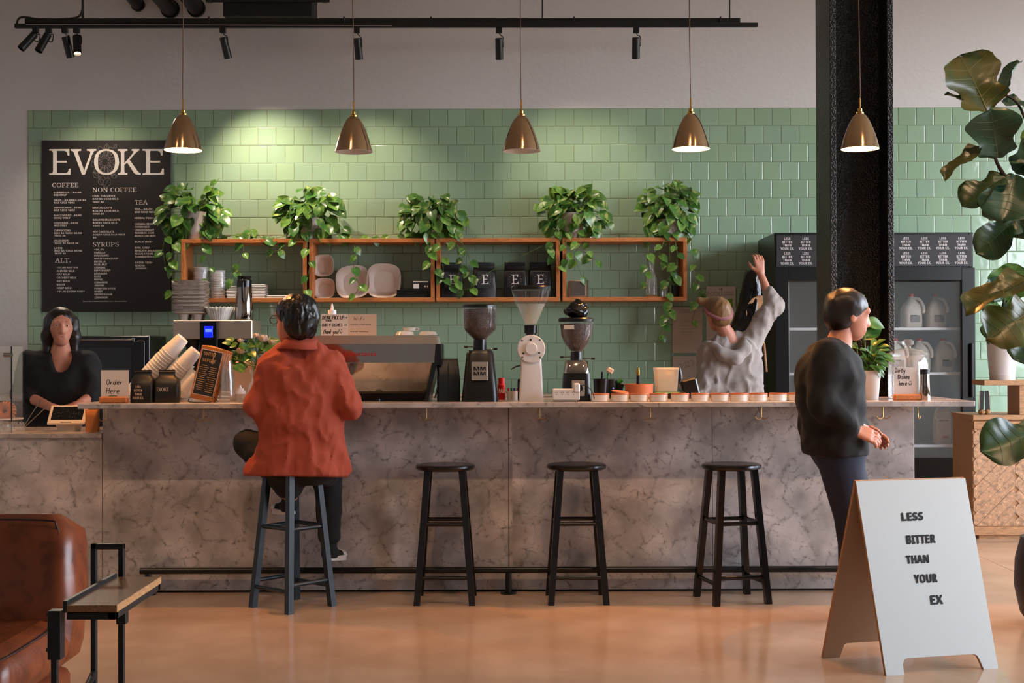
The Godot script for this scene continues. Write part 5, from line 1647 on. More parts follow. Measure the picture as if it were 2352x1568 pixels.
func build_bar_items():
	# order here card
	paper_stand("order_sign", "handwritten Order Here card in a wooden stand", 232, 296, 851, 911, 926, 6.80, [["Order", 244, 282, 883, 12], ["Here", 244, 275, 904, 14], ["_", 250, 274, 909, 2]], 230, 294)
	paper_stand("dirty_dishes_sign", "handwritten Dirty Dishes here card in a wooden stand by the jar", 2053, 2106, 841, 902, 916, 6.86, [["Dirty", 2055, 2080, 855, 10], ["Dishes", 2062, 2090, 870, 10], ["here", 2064, 2084, 885, 10], [")", 2087, 2095, 885, 11]], 2052, 2113)
	# two coffee bags
	var k := u(6.86)
	var a := thing("coffee_bag", "black coffee bag printed LESS BITTER THAN YOUR EX", "coffee bag", at(329, SLAB, 6.86), "", -0.06)
	coffee_bag(a, 52 * k, 75 * k, 0.075, "bag black", 0.82)
	line_gap = -4.0
	lettering(a, "LESS\nBITTER\nTHAN\nYOUR EX.", 26 * k, 31 * k, Vector3(-6 * k, 24 * k, 0.0392), M["paper warm"], "bold")
	line_gap = 0.0
	var b := thing("coffee_bag", "black coffee bag printed with a serif name beside the paper cups", "coffee bag", at(384, SLAB, 6.88), "", 0.06)
	coffee_bag(b, 56 * k, 75 * k, 0.075, "bag black", 0.72)
	lettering(b, "EVOKE", 27 * k, 9 * k, Vector3(-7 * k, 30 * k, 0.0392), M["print white"], "serif")
	# slanted cup rack with nested paper cups
	var cd := 7.02
	k = u(cd)
	var axis := Vector3(0.66, 0.75, 0).normalized()
	var rack := thing("cup_rack", "white slanted rack holding nested paper cups", "cup rack", at(370, SLAB, cd))
	for s in [[-60, 0.30], [-8, 0.25], [40, 0.14]]:
		var t := MB.new()
		t.lathe([Vector2(0.052, -0.10), Vector2(0.052, s[1] * 0.5), Vector2(0.049, s[1] * 0.5), Vector2(0.049, -0.10)], 18, Vector3.ZERO, Basis(), 0.5, PI + 0.9)
		part(rack, "trough", t.done(), M["white plastic"], Vector3(s[0] * k + 0.045, 0.105, -0.03), basis_y(axis))
	part(rack, "foot", cbox(Vector3(0.30, 0.012, 0.12), 0.002), M["white plastic"], Vector3(0.0, 0.006, -0.03))
	var cup := lathed([Vector2(0.0435, -0.001), Vector2(0.0465, -0.001), Vector2(0.0465, 0.003), Vector2(0.0445, 0.004), Vector2(0.033, 0.108), Vector2(0.030, 0.108), Vector2(0.030, 0.100), Vector2(0, 0.100)], 28)
	for s in [[[332, 872], [420, 776], 12, "white paper cup in the longest slanted stack"], [[378, 884], [450, 805], 9, "white paper cup in the middle slanted stack"], [[412, 905], [452, 860], 5, "white paper cup in the short slanted stack by the clipboards"]]:
		var p0 := P(s[0][0], s[0][1], cd)
		var p1 := P(s[1][0], s[1][1], cd) - (P(s[1][0], s[1][1], cd) - P(s[0][0], s[0][1], cd)).normalized() * 0.108
		for i in s[2]:
			solo("paper_cup", cup, M["paper white"], nth(i, s[2], s[3]), "paper cup", p0.lerp(p1, i / float(s[2] - 1)), basis_y(p1 - p0), "nested paper cups in the slanted rack")
	# clipboard menus leaning on a wire stand
	var md := 6.86
	k = u(md)
	for i in 4:
		var tilt := -0.21 - 0.035 * i
		var o := thing("menu_clipboard", ["front clipboard menu with gold Sweet and Savory print", "second clipboard in the leaning menu stack", "third clipboard in the leaning menu stack", "rearmost clipboard in the leaning menu stack"][i], "clipboard", at(463 + i * 2, SLAB + 0.012, md + 0.012 * i), "clipboard menus on the bar")
		var bb := Basis(Vector3.BACK, tilt) * Basis(Vector3.RIGHT, -0.10)
		var w := 55 * k
		var h := 124 * k
		part(o, "board", cbox(Vector3(w, h, 0.005), 0.002), M["clipboard"], bb * Vector3(0, h * 0.5, 0), bb)
		part(o, "card", cbox(Vector3(w * 0.90, h * 0.86, 0.002)), M["paper warm"], bb * Vector3(0, h * 0.51, 0.0035), bb)
		if i == 0:
			part(o, "print_field", cbox(Vector3(w * 0.84, h * 0.83, 0.001)), M["board black"], bb * Vector3(0, h * 0.51, 0.005), bb)
			var gold := mk("gold print", Color(0.80, 0.62, 0.40), 0.5)
			lettering(o, "SWEET", w * 0.50, h * 0.06, bb * Vector3(-w * 0.08, h * 0.86, 0.006), gold, "serif", bb)
			lettering(o, "SAVORY", w * 0.56, h * 0.06, bb * Vector3(-w * 0.06, h * 0.74, 0.006), gold, "serif", bb)
			handwrite(o, "&", 0.02, h * 0.22, bb * Vector3(w * 0.02, h * 0.69, 0.006), gold, bb, 0.0011)
			for q in 26:
				var colx := -0.2 if q % 2 == 0 else 0.2
				part(o, "text_line", cbox(Vector3(w * (0.22 + 0.08 * ((q * 7) % 3)), 0.0022, 0.0008)), gold, bb * Vector3(w * colx, h * (0.64 - 0.019 * q), 0.006), bb)
	var stand := thing("wire_stand", "small black wire stand under the clipboard menus", "stand", at(462, SLAB, 6.83))
	part(stand, "wire", tubed(curve([Vector3(-0.06, 0.018, 0.0), Vector3(-0.055, 0.006, 0.035), Vector3(0, 0.004, 0.045), Vector3(0.055, 0.006, 0.035), Vector3(0.06, 0.03, 0.0), Vector3(0.078, 0.006, -0.03)], 5), 0.0022, 0.0022, 6), M["black plastic"])
	# clear plastic cups
	var ck := u(6.9)
	var clear := lathed([Vector2(0.0, 0), Vector2(0.028, 0), Vector2(0.0395, 0.105), Vector2(0.041, 0.107), Vector2(0.039, 0.108), Vector2(0.027, 0.002), Vector2(0.0, 0.002)], 24)
	for i in 9:
		solo("plastic_cup", clear, M["hopper"], nth(i, 9, "clear plastic cup in the upside-down stack by the vase"), "plastic cup", at(521, SLAB + 0.108 + i * 0.013, 6.9), Basis(Vector3.RIGHT, PI), "clear cups stacked on the bar")
	solo("paper_bag_pack", cbox(Vector3(56 * ck, 92 * ck, 0.05), 0.006), M["paper warm"], "flat pack of beige paper bags standing behind the clear cups", "paper bags", at(556, SLAB + 46 * ck, 7.12))
	squeeze_bottle(at(552, SLAB, 6.94), 0.085, 0.026, "white squeeze bottle beside the flower vase")
	# flowers
	var vd := 7.0
	var vk := u(vd)
	var vase := thing("glass_vase", "clear glass vase on the bar holding the white flowers", "vase", at(589, SLAB, vd))
	part(vase, "vessel", lathed([Vector2(0, 0), Vector2(0.042, 0), Vector2(0.05, 0.02), Vector2(0.048, 0.06), Vector2(0.025, 0.12), Vector2(0.040, 0.165), Vector2(0.038, 0.165), Vector2(0.0235, 0.12), Vector2(0.046, 0.06), Vector2(0.046, 0.02), Vector2(0, 0.005)], 28), M["glass thick"])
	part(vase, "water", lathed([Vector2(0, 0.006), Vector2(0.044, 0.02), Vector2(0.044, 0.06), Vector2(0.03, 0.10), Vector2(0, 0.10)], 20), M["glass"])
	var base := at(589, SLAB, vd)
	var fr := RandomNumberGenerator.new(); fr.seed = 9
	var blooms := [[605, 785, 17, "large white chrysanthemum at the top of the bunch"], [553, 812, 14, "pale rose low on the bunch near the clipboards"], [588, 775, 10, "small white bloom beside the chrysanthemum"], [625, 792, 12, "white bloom beside the man's shoulder"], [552, 786, 8, "cream bud on the outer edge of the bunch"]]
	for q in blooms:
		var c := P(q[0], q[1], vd)
		var fo := thing("flower_stem", q[3], "flower", c, "white flowers in the vase")
		var n := 16
		var petal := leaf_mesh(70, Color(0.80, 0.66, 0.52), Color(0.84, 0.74, 0.62), 0.0, 5, [0.15, 0.3, 0.38, 0.34, 0.1], -0.3, -0.5)
		for i in n:
			var t := TAU * i / n * 2.4
			var lay := i / float(n)
			var dir := Vector3(cos(t) * (1.0 - lay * 0.6), 0.25 + lay, sin(t) * (1.0 - lay * 0.6)).normalized()
			put_leaf(fo, petal, M["leaf"], dir * 0.004, dir, Vector3.UP * 0.6 - dir * 0.2 + Vector3(0.01, 0, 0), q[2] * vk * (1.0 - lay * 0.25), "petal")
		part(fo, "stem", tubed(curve([Vector3(0, 0, 0), Vector3(0, -0.05, 0), (base + Vector3(0, 0.165, 0) - c) + Vector3(fr.randf_range(-.012, .012), 0, 0), (base + Vector3(fr.randf_range(-.02, .02), 0.02, fr.randf_range(-.015, .015))) - c], 4), 0.003, 0.0025, 6), M["stem green"])
	var gl := thing("greenery_sprig", "leafy green sprig filling the flower bunch", "foliage", base)
	for i in 40:
		var p := P(fr.randf_range(525, 640), fr.randf_range(780, 850), vd + fr.randf_range(-0.05, 0.05)) - base
		var dir := Vector3((p.x) * 8.0 + fr.randf_range(-.4, .4), fr.randf_range(-.3, .7), fr.randf_range(-.2, .5)).normalized()
		put_leaf(gl, pothos[(i % 2) * 3], M["leaf"], p, dir, Vector3(0.2, 0.6, 0.7), fr.randf_range(17, 30) * vk)
	var gs := MB.new()
	for i in 7:
		gs.tube(curve([Vector3(fr.randf_range(-.02, .02), 0.03, 0), Vector3(fr.randf_range(-.015, .015), 0.165, 0), P(530 + i * 17, 815, vd) - base], 4), 0.0025, 0.002, 5)
	part(gl, "stems", gs.done(), M["stem green"])
	build_machine()
	build_grinders()
	# dark paper sack
	var sk := thing("dark_sack", "tall dark blue paper sack beside the espresso machine", "sack", at(1030, SLAB, 6.92), "", 0.15)
	var sb := MB.new()
	var w := 50 * u(6.92)
	sb.loft([rrect(w, 0.085, 0.006, 0.0), rrect(w, 0.085, 0.006, 0.10), rrect(w * 0.95, 0.06, 0.006, 0.16), rrect(w * 0.90, 0.012, 0.004, 0.205), rrect(w * 0.88, 0.006, 0.002, 0.218)])
	part(sk, "pouch", sb.done(), M["bag blue"])
	part(sk, "crease", cbox(Vector3(0.003, 0.19, 0.003)), M["bag black"], Vector3(-0.004, 0.10, 0.0425))
	# small clutter between and behind the grinders
	var can := thing("spray_can", "red spray can printed PAM behind the black grinder", "spray can", at(1152, SLAB, 7.12))
	k = u(7.12)
	part(can, "body", lathed([Vector2(0, 0), Vector2(9 * k, 0), Vector2(9 * k, 34 * k), Vector2(7.5 * k, 36 * k), Vector2(0, 36 * k)], 20), M["red"])
	part(can, "cap", lathed([Vector2(0, 35 * k), Vector2(7.5 * k, 35 * k), Vector2(7.5 * k, 48 * k), Vector2(6.5 * k, 50 * k), Vector2(0, 50 * k)], 20), M["red"])
	lettering(can, "PAM", 14 * k, 10 * k, Vector3(1 * k, 20 * k, 9.2 * k), M["print white"], "bold")
	var mc := thing("marker_cup", "white cup of coloured markers behind the grinders", "marker cup", at(1178, SLAB, 7.1))
	part(mc, "cup", lathed([Vector2(0, 0), Vector2(0.03, 0), Vector2(0.034, 0.045), Vector2(0.032, 0.045), Vector2(0.028, 0.005), Vector2(0, 0.005)], 20), M["china"])
	var cols := [Color(0.7, 0.08, 0.07), Color(0.1, 0.4, 0.2), Color(0.1, 0.25, 0.6), Color(0.65, 0.3, 0.1)]
	for i in 4:
		part(mc, "marker", tubed([Vector3(-0.018 + 0.012 * i, 0.006, 0.0), Vector3(-0.024 + 0.016 * i, 0.062, 0.004)], 0.005, 0.005, 8), mk("marker %d" % i, cols[i], 0.4))
	# black jug, scale, brush, wooden bowl, tamper, tub, portafilter
	k = u(7.2)
	var jug := thing("black_jug", "black plastic jug with a handle behind the small bowls", "jug", at(1381, SLAB, 7.2))
	part(jug, "body", lathed([Vector2(0, 0), Vector2(16 * k, 0), Vector2(18 * k, 46 * k), Vector2(17 * k, 46 * k), Vector2(15 * k, 0.006), Vector2(0, 0.006)], 24), M["black plastic"])
	part(jug, "grip", tubed([Vector3(0.006, 44 * k, 0), Vector3(0.006, 62 * k, 0)], 0.008, 0.007, 8), M["black plastic"])
	var sc := thing("milk_frother", "dark gadget with a small blue light behind the bowls", "gadget", at(1406, SLAB, 7.28))
	part(sc, "body", lathed([Vector2(0, 0), Vector2(0.04, 0), Vector2(0.026, 0.10), Vector2(0, 0.105)], 20), M["bag blue"])
	part(sc, "indicator_light", lathed([Vector2(0, 0.002), Vector2(0.004, 0.0)], 10), M["blue screen text"], Vector3(0.004, 0.055, 0.035), Basis(Vector3.RIGHT, 1.3))
	var brush := thing("cleaning_brush", "cleaning brush with pale bristles standing in the black jug", "brush", at(1392, SLAB + 0.05, 7.24))
	part(brush, "handle", tubed([Vector3(0, 0, 0), Vector3(0.012, 0.085, 0)], 0.005, 0.005, 8), M["green lid"])
	part(brush, "bristles", cbox(Vector3(0.036, 0.03, 0.02), 0.006), M["paper warm"], Vector3(0.022, 0.10, 0), Basis(Vector3.BACK, -0.5))
	var b2 := thing("dish_brush", "dish brush with green head and dark bristles by the wooden bowl", "brush", at(1424, SLAB, 7.26))
	part(b2, "bristles", cbox(Vector3(0.035, 0.045, 0.03), 0.004), M["dark steel"], Vector3(0, 0.06, 0), Basis(Vector3.BACK, -0.3))
	part(b2, "head", cbox(Vector3(0.04, 0.02, 0.034), 0.008), M["green lid"], Vector3(0.0, 0.092, 0), Basis(Vector3.BACK, 0.5))
	part(b2, "grip", tubed([Vector3(0, 0.04, 0), Vector3(-0.012, 0.002, 0.0)], 0.006, 0.006, 8), M["dark steel"])
	solo("wooden_bowl", lathed([Vector2(0, 0), Vector2(26 * k, 0), Vector2(31 * k, 0.01), Vector2(33 * k, 34 * k), Vector2(31 * k, 34 * k), Vector2(29 * k, 0.012), Vector2(0, 0.012)], 32), M["terracotta"], "round tan wooden bowl behind the row of small bowls", "bowl", at(1468, SLAB, 7.2))
	var tp := thing("coffee_tamper", "coffee tamper with copper tip standing in the wooden bowl", "tamper", at(1466, SLAB + 0.013, 7.22))
	part(tp, "grip", lathed([Vector2(0, 0), Vector2(0.011, 0), Vector2(0.009, 0.11), Vector2(0, 0.11)], 14), M["black plastic"])
	part(tp, "knob", lathed([Vector2(0.009, 0.11), Vector2(0.010, 0.13), Vector2(0.006, 0.152), Vector2(0, 0.155)], 14), M["brass bright"])
	var tub := thing("plastic_tub", "cloudy square plastic tub with a green rim behind the bowls", "tub", at(1530, SLAB, 7.24))
	var tb := MB.new()
	tb.loft([rrect(48 * k, 0.10, 0.012, 0.035), rrect(54 * k, 0.115, 0.014, 0.145), rrect(56 * k, 0.12, 0.014, 0.147), rrect(56 * k, 0.12, 0.014, 0.165), rrect(52 * k, 0.11, 0.012, 0.165), rrect(47 * k, 0.096, 0.01, 0.04)])
	part(tub, "box", tb.done(), M["frosted plastic"])
	part(tub, "green_lid", cbox(Vector3(58 * k, 0.010, 0.125), 0.003), M["green lid"], Vector3(0, 0.030, 0))
	part(tub, "dark_contents", cbox(Vector3(46 * k, 0.024, 0.10), 0.003), M["bag label"], Vector3(0, 0.012, 0))
	var pf := thing("portafilter", "black handled portafilter resting upright beside the barista", "portafilter", at(1580, SLAB, 7.22))
	part(pf, "grip", lathed([Vector2(0, 0.09), Vector2(0.012, 0.09), Vector2(0.017, 0.14), Vector2(0.012, 0.175), Vector2(0, 0.178)], 16), M["black plastic"], Vector3(-0.028, -0.012, 0), Basis(Vector3.BACK, 0.12))
	part(pf, "block", cbox(Vector3(0.085, 0.10, 0.06), 0.008), M["black plastic"], Vector3(0.012, 0.055, 0), Basis(Vector3.BACK, 0.25))
	part(pf, "loop", tubed(curve([Vector3(-0.03, 0.10, 0.02), Vector3(-0.05, 0.08, 0.03), Vector3(-0.045, 0.045, 0.03), Vector3(0.0, 0.02, 0.03)], 5), 0.003, 0.003, 6), M["black plastic"])
	# row of small bowls
	k = u(6.82)
	var bowl := lathed([Vector2(0, 0), Vector2(19.5 * k, 0), Vector2(21 * k, 0.003), Vector2(21 * k, 15 * k)], 28)
	var rim := lathed([Vector2(21 * k, 15 * k), Vector2(21.3 * k, 16 * k), Vector2(20.5 * k, 18.5 * k), Vector2(19 * k, 18.5 * k), Vector2(18.5 * k, 4 * k), Vector2(0, 4 * k)], 28)
	var bl := ["small white bowl with a tan rim right beside the power strip", "small white tan-rimmed bowl with a lid leaning on it", "small white tan-rimmed bowl in front of the wooden bowl", "small white tan-rimmed bowl in front of the tamper", "small white tan-rimmed bowl in front of the plastic tub", "small white tan-rimmed bowl in front of the portafilter", "small white tan-rimmed bowl in front of the grey sleeve", "small white tan-rimmed bowl in front of the grey jumper's back", "small white tan-rimmed bowl in front of the jumper's hem", "small white tan-rimmed bowl in front of the fridge door edge", "last small white tan-rimmed bowl, beside the dark figure"]
	var i2 := 0
	for px in [1379, 1424, 1468, 1513, 1562, 1608, 1653, 1698, 1742, 1787, 1830]:
		var o := thing("small_bowl", bl[i2], "bowl", at(px, SLAB, 6.83), "row of small bowls on the bar")
		part(o, "shell", bowl, M["china"])
		part(o, "rim", rim, M["terracotta"])
		i2 += 1
	var lid := MB.new()
	lid.loft([oval(0.042, 0.042, -0.003), oval(0.045, 0.045, 0.0), oval(0.042, 0.042, 0.003)])
	solo("leaning_disc", lid.done(), M["terracotta"], "tan disc leaning on one of the small bowls", "disc", at(1424, SLAB + 0.047, 6.85), Basis(Vector3.BACK, -0.12) * Basis(Vector3.RIGHT, 0.1))
	# power strip with plug
	k = u(6.79)
	var ps := thing("power_strip", "white power strip with a plug in it, before the chrome grinder", "power strip", at(1300, SLAB, 6.79))
	part(ps, "case", cbox(Vector3(62 * k, 26 * k, 0.05), 0.004), M["white plastic"], Vector3(0, 17 * k, 0))
	part(ps, "foot_plate", cbox(Vector3(50 * k, 5 * k, 0.04), 0.002), M["silver label"], Vector3(0, 2.5 * k, 0))
	for q in 4:
		for s in [[-2.2, 2], [2.2, 2], [0, -3]]:
			part(ps, "slot", cbox(Vector3(1.0 * k, 2.6 * k, 0.001)), M["ink"], Vector3((-22 + q * 13 + s[0]) * k, (20 + s[1]) * k, 0.0255))
	part(ps, "plug", cbox(Vector3(15 * k, 22 * k, 0.04), 0.006), M["white plastic"], Vector3(24 * k, 32 * k, 0.012))
	part(ps, "wire", tubed(curve([Vector3(30 * k, 34 * k, 0.0), Vector3(44 * k, 38 * k, 0.0), Vector3(60 * k, 24 * k, 0.0), Vector3(66 * k, 3 * k, -0.01)], 6), 0.002, 0.002, 6), M["black plastic"])
	# plant in a white pot
	var pd := 7.02
	k = u(pd)
	var pb := at(1988, SLAB, pd)
	var plant := thing("potted_plant", "bushy green plant in a white pot on the bar", "potted plant", pb)
	var r := 35 * k
	var h := 66 * k
	part(plant, "pot", lathed([Vector2(0, 0), Vector2(r * 0.80, 0), Vector2(r * 0.83, 0.006), Vector2(r, h), Vector2(r * 0.94, h), Vector2(r * 0.9, h - 0.02), Vector2(0, h - 0.02)], 36), M["pot white"])
	part(plant, "soil", lathed([Vector2(r * 0.92, h - 0.02), Vector2(0, h - 0.012)], 18), M["soil"])
	var pr := RandomNumberGenerator.new(); pr.seed = 14
	var lm := leaf_mesh(90, Color(0.035, 0.10, 0.02), Color(0.08, 0.20, 0.04), 0.1, 7, [0.1, 0.24, 0.32, 0.33, 0.27, 0.15, 0.0], 0.3, 0.3)
	var sm := MB.new()
	for i in 85:
		var px := pr.randf_range(1938, 2040)
		var py := pr.randf_range(780, 858)
		var ex := (px - 1989) / 52.0
		var ey := (py - 820) / 42.0
		if ex * ex + ey * ey > 1.0: continue
		var p := P(px, py, pd + pr.randf_range(-0.10, 0.07)) - pb
		var dir := Vector3(ex + pr.randf_range(-.3, .3), -ey * 0.6 + pr.randf_range(-.2, .3), pr.randf_range(-.2, .6)).normalized()
		put_leaf(plant, lm, M["leaf"], p - dir * 0.02, dir, Vector3(0.1, 0.8, 0.5), pr.randf_range(20, 30) * k)
		if i % 3 == 0: sm.tube([Vector3(p.x * 0.3, h - 0.02, 0), p], 0.0025, 0.002, 5)
	# a few long-stalked leaves rise above the bush
	for q in [[1932, 735, 1918, 672, 0.20], [1958, 700, 1985, 675, 0.10], [1985, 740, 2034, 745, 0.24], [1985, 775, 2024, 752, 0.16], [1960, 720, 1950, 675, 0.10]]:
		var p := P(q[0], q[1], pd + 0.02) - pb
		var e := P(q[2], q[3], pd + 0.02) - pb
		put_leaf(plant, lm, M["leaf"], p, e - p, Vector3(0.1, 0.5, 0.8), (e - p).length() * 1.05)
		sm.tube(curve([Vector3(p.x * 0.3, h - 0.02, 0), Vector3(p.x * 0.8, p.y * 0.6, 0), p], 5), 0.003, 0.002, 6)
	part(plant, "stems", sm.done(), M["stem green"])
	# glass jar with lid
	var jd := 7.12
	k = u(jd)
	var gj := thing("glass_jar", "big clear glass jar with a knobbed lid on the bar end", "jar", at(2086, SLAB, jd))
	var R := 45 * k
	var top := P(2086, 815, jd).y - SLAB
	part(gj, "vessel", lathed([Vector2(0, 0), Vector2(R * 0.93, 0), Vector2(R, 0.012), Vector2(R, top - 0.05), Vector2(R * 0.94, top - 0.02), Vector2(R * 0.82, top - 0.005), Vector2(R * 0.84, top), Vector2(R * 0.80, top), Vector2(R * 0.79, top - 0.008), Vector2(R * 0.91, top - 0.022), Vector2(R * 0.965, top - 0.052), Vector2(R * 0.965, 0.016), Vector2(0, 0.012)], 40), M["glass thick"])
	part(gj, "lid", lathed([Vector2(R * 0.98, top + 0.001), Vector2(R * 0.99, top + 0.008), Vector2(R * 0.8, top + 0.022), Vector2(R * 0.35, top + 0.034), Vector2(R * 0.14, top + 0.04), Vector2(R * 0.14, top + 0.046), Vector2(R * 0.28, top + 0.055), Vector2(R * 0.29, top + 0.072), Vector2(R * 0.2, top + 0.082), Vector2(0, top + 0.084)], 40), M["glass thick"])
	var tm := thing("steel_tumbler", "steel tumbler with a dark band beside the Dirty Dishes card", "tumbler", at(2124, SLAB, 6.86))
	k = u(6.86)
	part(tm, "body", lathed([Vector2(0, 0), Vector2(12.5 * k, 0), Vector2(13 * k, 0.004), Vector2(10.5 * k, 60 * k), Vector2(9.5 * k, 60 * k), Vector2(0, 59 * k)], 28), M["mirror steel"])
	part(tm, "band", lathed([Vector2(10.6 * k, 60 * k), Vector2(10.8 * k, 71 * k), Vector2(0, 72 * k)], 28), M["bag blue"])
	# till: tablet, bag, glass screen, jars, bread
	var low := 0.828
	var td := 7.22
	k = u(td)
	var tb2 := thing("till_tablet", "cream framed tablet till on the low counter", "tablet", at(156, low, td))
	var bb := Basis(Vector3.UP, 0.10) * Basis(Vector3.RIGHT, -0.95)
	part(tb2, "frame", cbox(Vector3(84 * k, 0.014, 0.14), 0.005), M["cream plastic"], Vector3(0, 0.085, 0), Basis(Vector3.UP, 0.10) * Basis(Vector3.RIGHT, 0.75))
	var fb := Basis(Vector3.UP, 0.10) * Basis(Vector3.RIGHT, 0.75)
	part(tb2, "screen", cbox(Vector3(70 * k, 0.002, 0.098), 0.0), M["tablet screen"], Vector3(0, 0.085, 0) + fb * Vector3(0, 0.0075, -0.006), fb)
	var spk := MB.new()
	var sr := RandomNumberGenerator.new(); sr.seed = 2
	for q in 40: spk.box(fb * Vector3(sr.randf_range(-32, 32) * k, 0.009, sr.randf_range(-0.048, 0.036)), Vector3(0.0022, 0.001, 0.0022), 0.0, fb)
	part(tb2, "screen_print", spk.done(), M["tablet speck"], Vector3(0, 0.085, 0))
	part(tb2, "slot", cbox(Vector3(24 * k, 0.001, 0.004)), M["ink"], Vector3(0, 0.085, 0) + fb * Vector3(0, 0.0075, 0.060), fb)
	var sbm := MB.new()
	sbm.loft([rrect(44 * k, 0.09, 0.02, 0.0), rrect(56 * k, 0.10, 0.02, 0.045), rrect(50 * k, 0.07, 0.02, 0.075)])
	part(tb2, "stand", sbm.done(), M["cream plastic"], Vector3(0, 0.0, -0.02))
	var kb := thing("kraft_bag", "brown paper bag standing between the till and the bar", "paper bag", at(212, low, 7.12), "", 0.2)
	var kbm := MB.new()
	kbm.loft([rrect(0.064, 0.05, 0.004, 0.0), rrect(0.066, 0.05, 0.004, 0.08), rrect(0.070, 0.048, 0.004, 0.118), rrect(0.066, 0.044, 0.004, 0.118), rrect(0.060, 0.044, 0.004, 0.01)])
	part(kb, "pouch", kbm.done(), M["kraft"])
	part(kb, "fold", cbox(Vector3(0.002, 0.11, 0.052)), M["kraft"], Vector3(0.034, 0.06, 0))
	var sg := thing("glass_screen", "clear glass sneeze screen with steel clamps on the low counter", "glass screen", at(24, low, 7.09))
	var gh := P(24, 795, 7.09).y - low
	part(sg, "pane", cbox(Vector3(0.5, gh, 0.006), 0.001), M["glass thick"], Vector3(-0.25, gh * 0.5, 0))
	part(sg, "pane", cbox(Vector3(0.006, gh, 0.15), 0.001), M["glass thick"], Vector3(0.006, gh * 0.5, -0.079))
	part(sg, "edge", cbox(Vector3(0.005, gh, 0.008)), M["black plastic"], Vector3(0.006, gh * 0.5, 0))
	for y in [0.9, 0.12]: part(sg, "clamp", tubed([Vector3(-0.03, gh * y, 0.012), Vector3(0.014, gh * y, 0.012)], 0.011, 0.011, 12), M["steel"])
	var gjl := ["small glass jar by the glass screen, half outside the counter end", "small square glass jar under the screen clamp", "slim glass jar nearest the tablet"]
	for q in 3:
		var jx: float = [10, 33, 50][q]
		solo("small_jar", lathed([Vector2(0, 0), Vector2(0.026, 0), Vector2(0.028, 0.004), Vector2(0.028, 0.05), Vector2(0.02, 0.056), Vector2(0.022, 0.062), Vector2(0.019, 0.062), Vector2(0.0175, 0.056), Vector2(0.0255, 0.048), Vector2(0.0255, 0.006), Vector2(0, 0.006)], 20), M["glass thick"], gjl[q], "jar", at(jx, low, 7.05 + 0.01 * q), Basis.from_scale([Vector3(1, 1, 1), Vector3(0.75, 0.95, 0.75), Vector3(0.55, 0.9, 0.55)][q]))
	var tongs := thing("serving_tongs", "thin steel tongs leaning behind the glass screen", "tongs", at(52, low, 7.42))
	for q in [[0.0, 0.0], [0.012, 0.035]]:
		part(tongs, "arm", tubed([Vector3(q[0] * 0.3, 0.004, 0), Vector3(0.10 + q[1], 0.16 - q[1], 0)], 0.003, 0.003, 6), M["steel"])
	var bg := MB.new()
	for q in 20:
		var t0 := TAU * q / 20
		var t1 := TAU * (q + 1) / 20
		bg.tube([Vector3(cos(t0), 0, sin(t0)) * 0.035, Vector3(cos(t1), 0, sin(t1)) * 0.035], 0.026, 0.026, 10, false)
	solo("bagel", bg.done(), M["bread"], "round brown bagel behind the glass screen", "bagel", at(12, low + 0.10, 7.3), Basis(Vector3.RIGHT, 1.2))
	solo("cake_stand", lathed([Vector2(0, 0), Vector2(0.05, 0), Vector2(0.02, 0.02), Vector2(0.015, 0.05), Vector2(0.09, 0.06), Vector2(0.09, 0.066), Vector2(0, 0.066)], 28), M["china"], "white footed cake stand under the bagel", "cake stand", at(14, low, 7.3))

func squeeze_bottle(p: Vector3, h: float, r: float, label: String):
	var o := thing("squeeze_bottle", label, "squeeze bottle", p)
	part(o, "bottle", lathed([Vector2(0, 0), Vector2(r, 0), Vector2(r, h * 0.48), Vector2(0, h * 0.48)], 22), M["frosted plastic"])
	part(o, "cap", lathed([Vector2(r * 1.02, h * 0.47), Vector2(r * 1.02, h * 0.65), Vector2(r * 0.75, h * 0.66), Vector2(r * 0.70, h * 0.8), Vector2(r * 0.3, h * 0.81), Vector2(r * 0.14, h), Vector2(0, h)], 22), M["white plastic"])

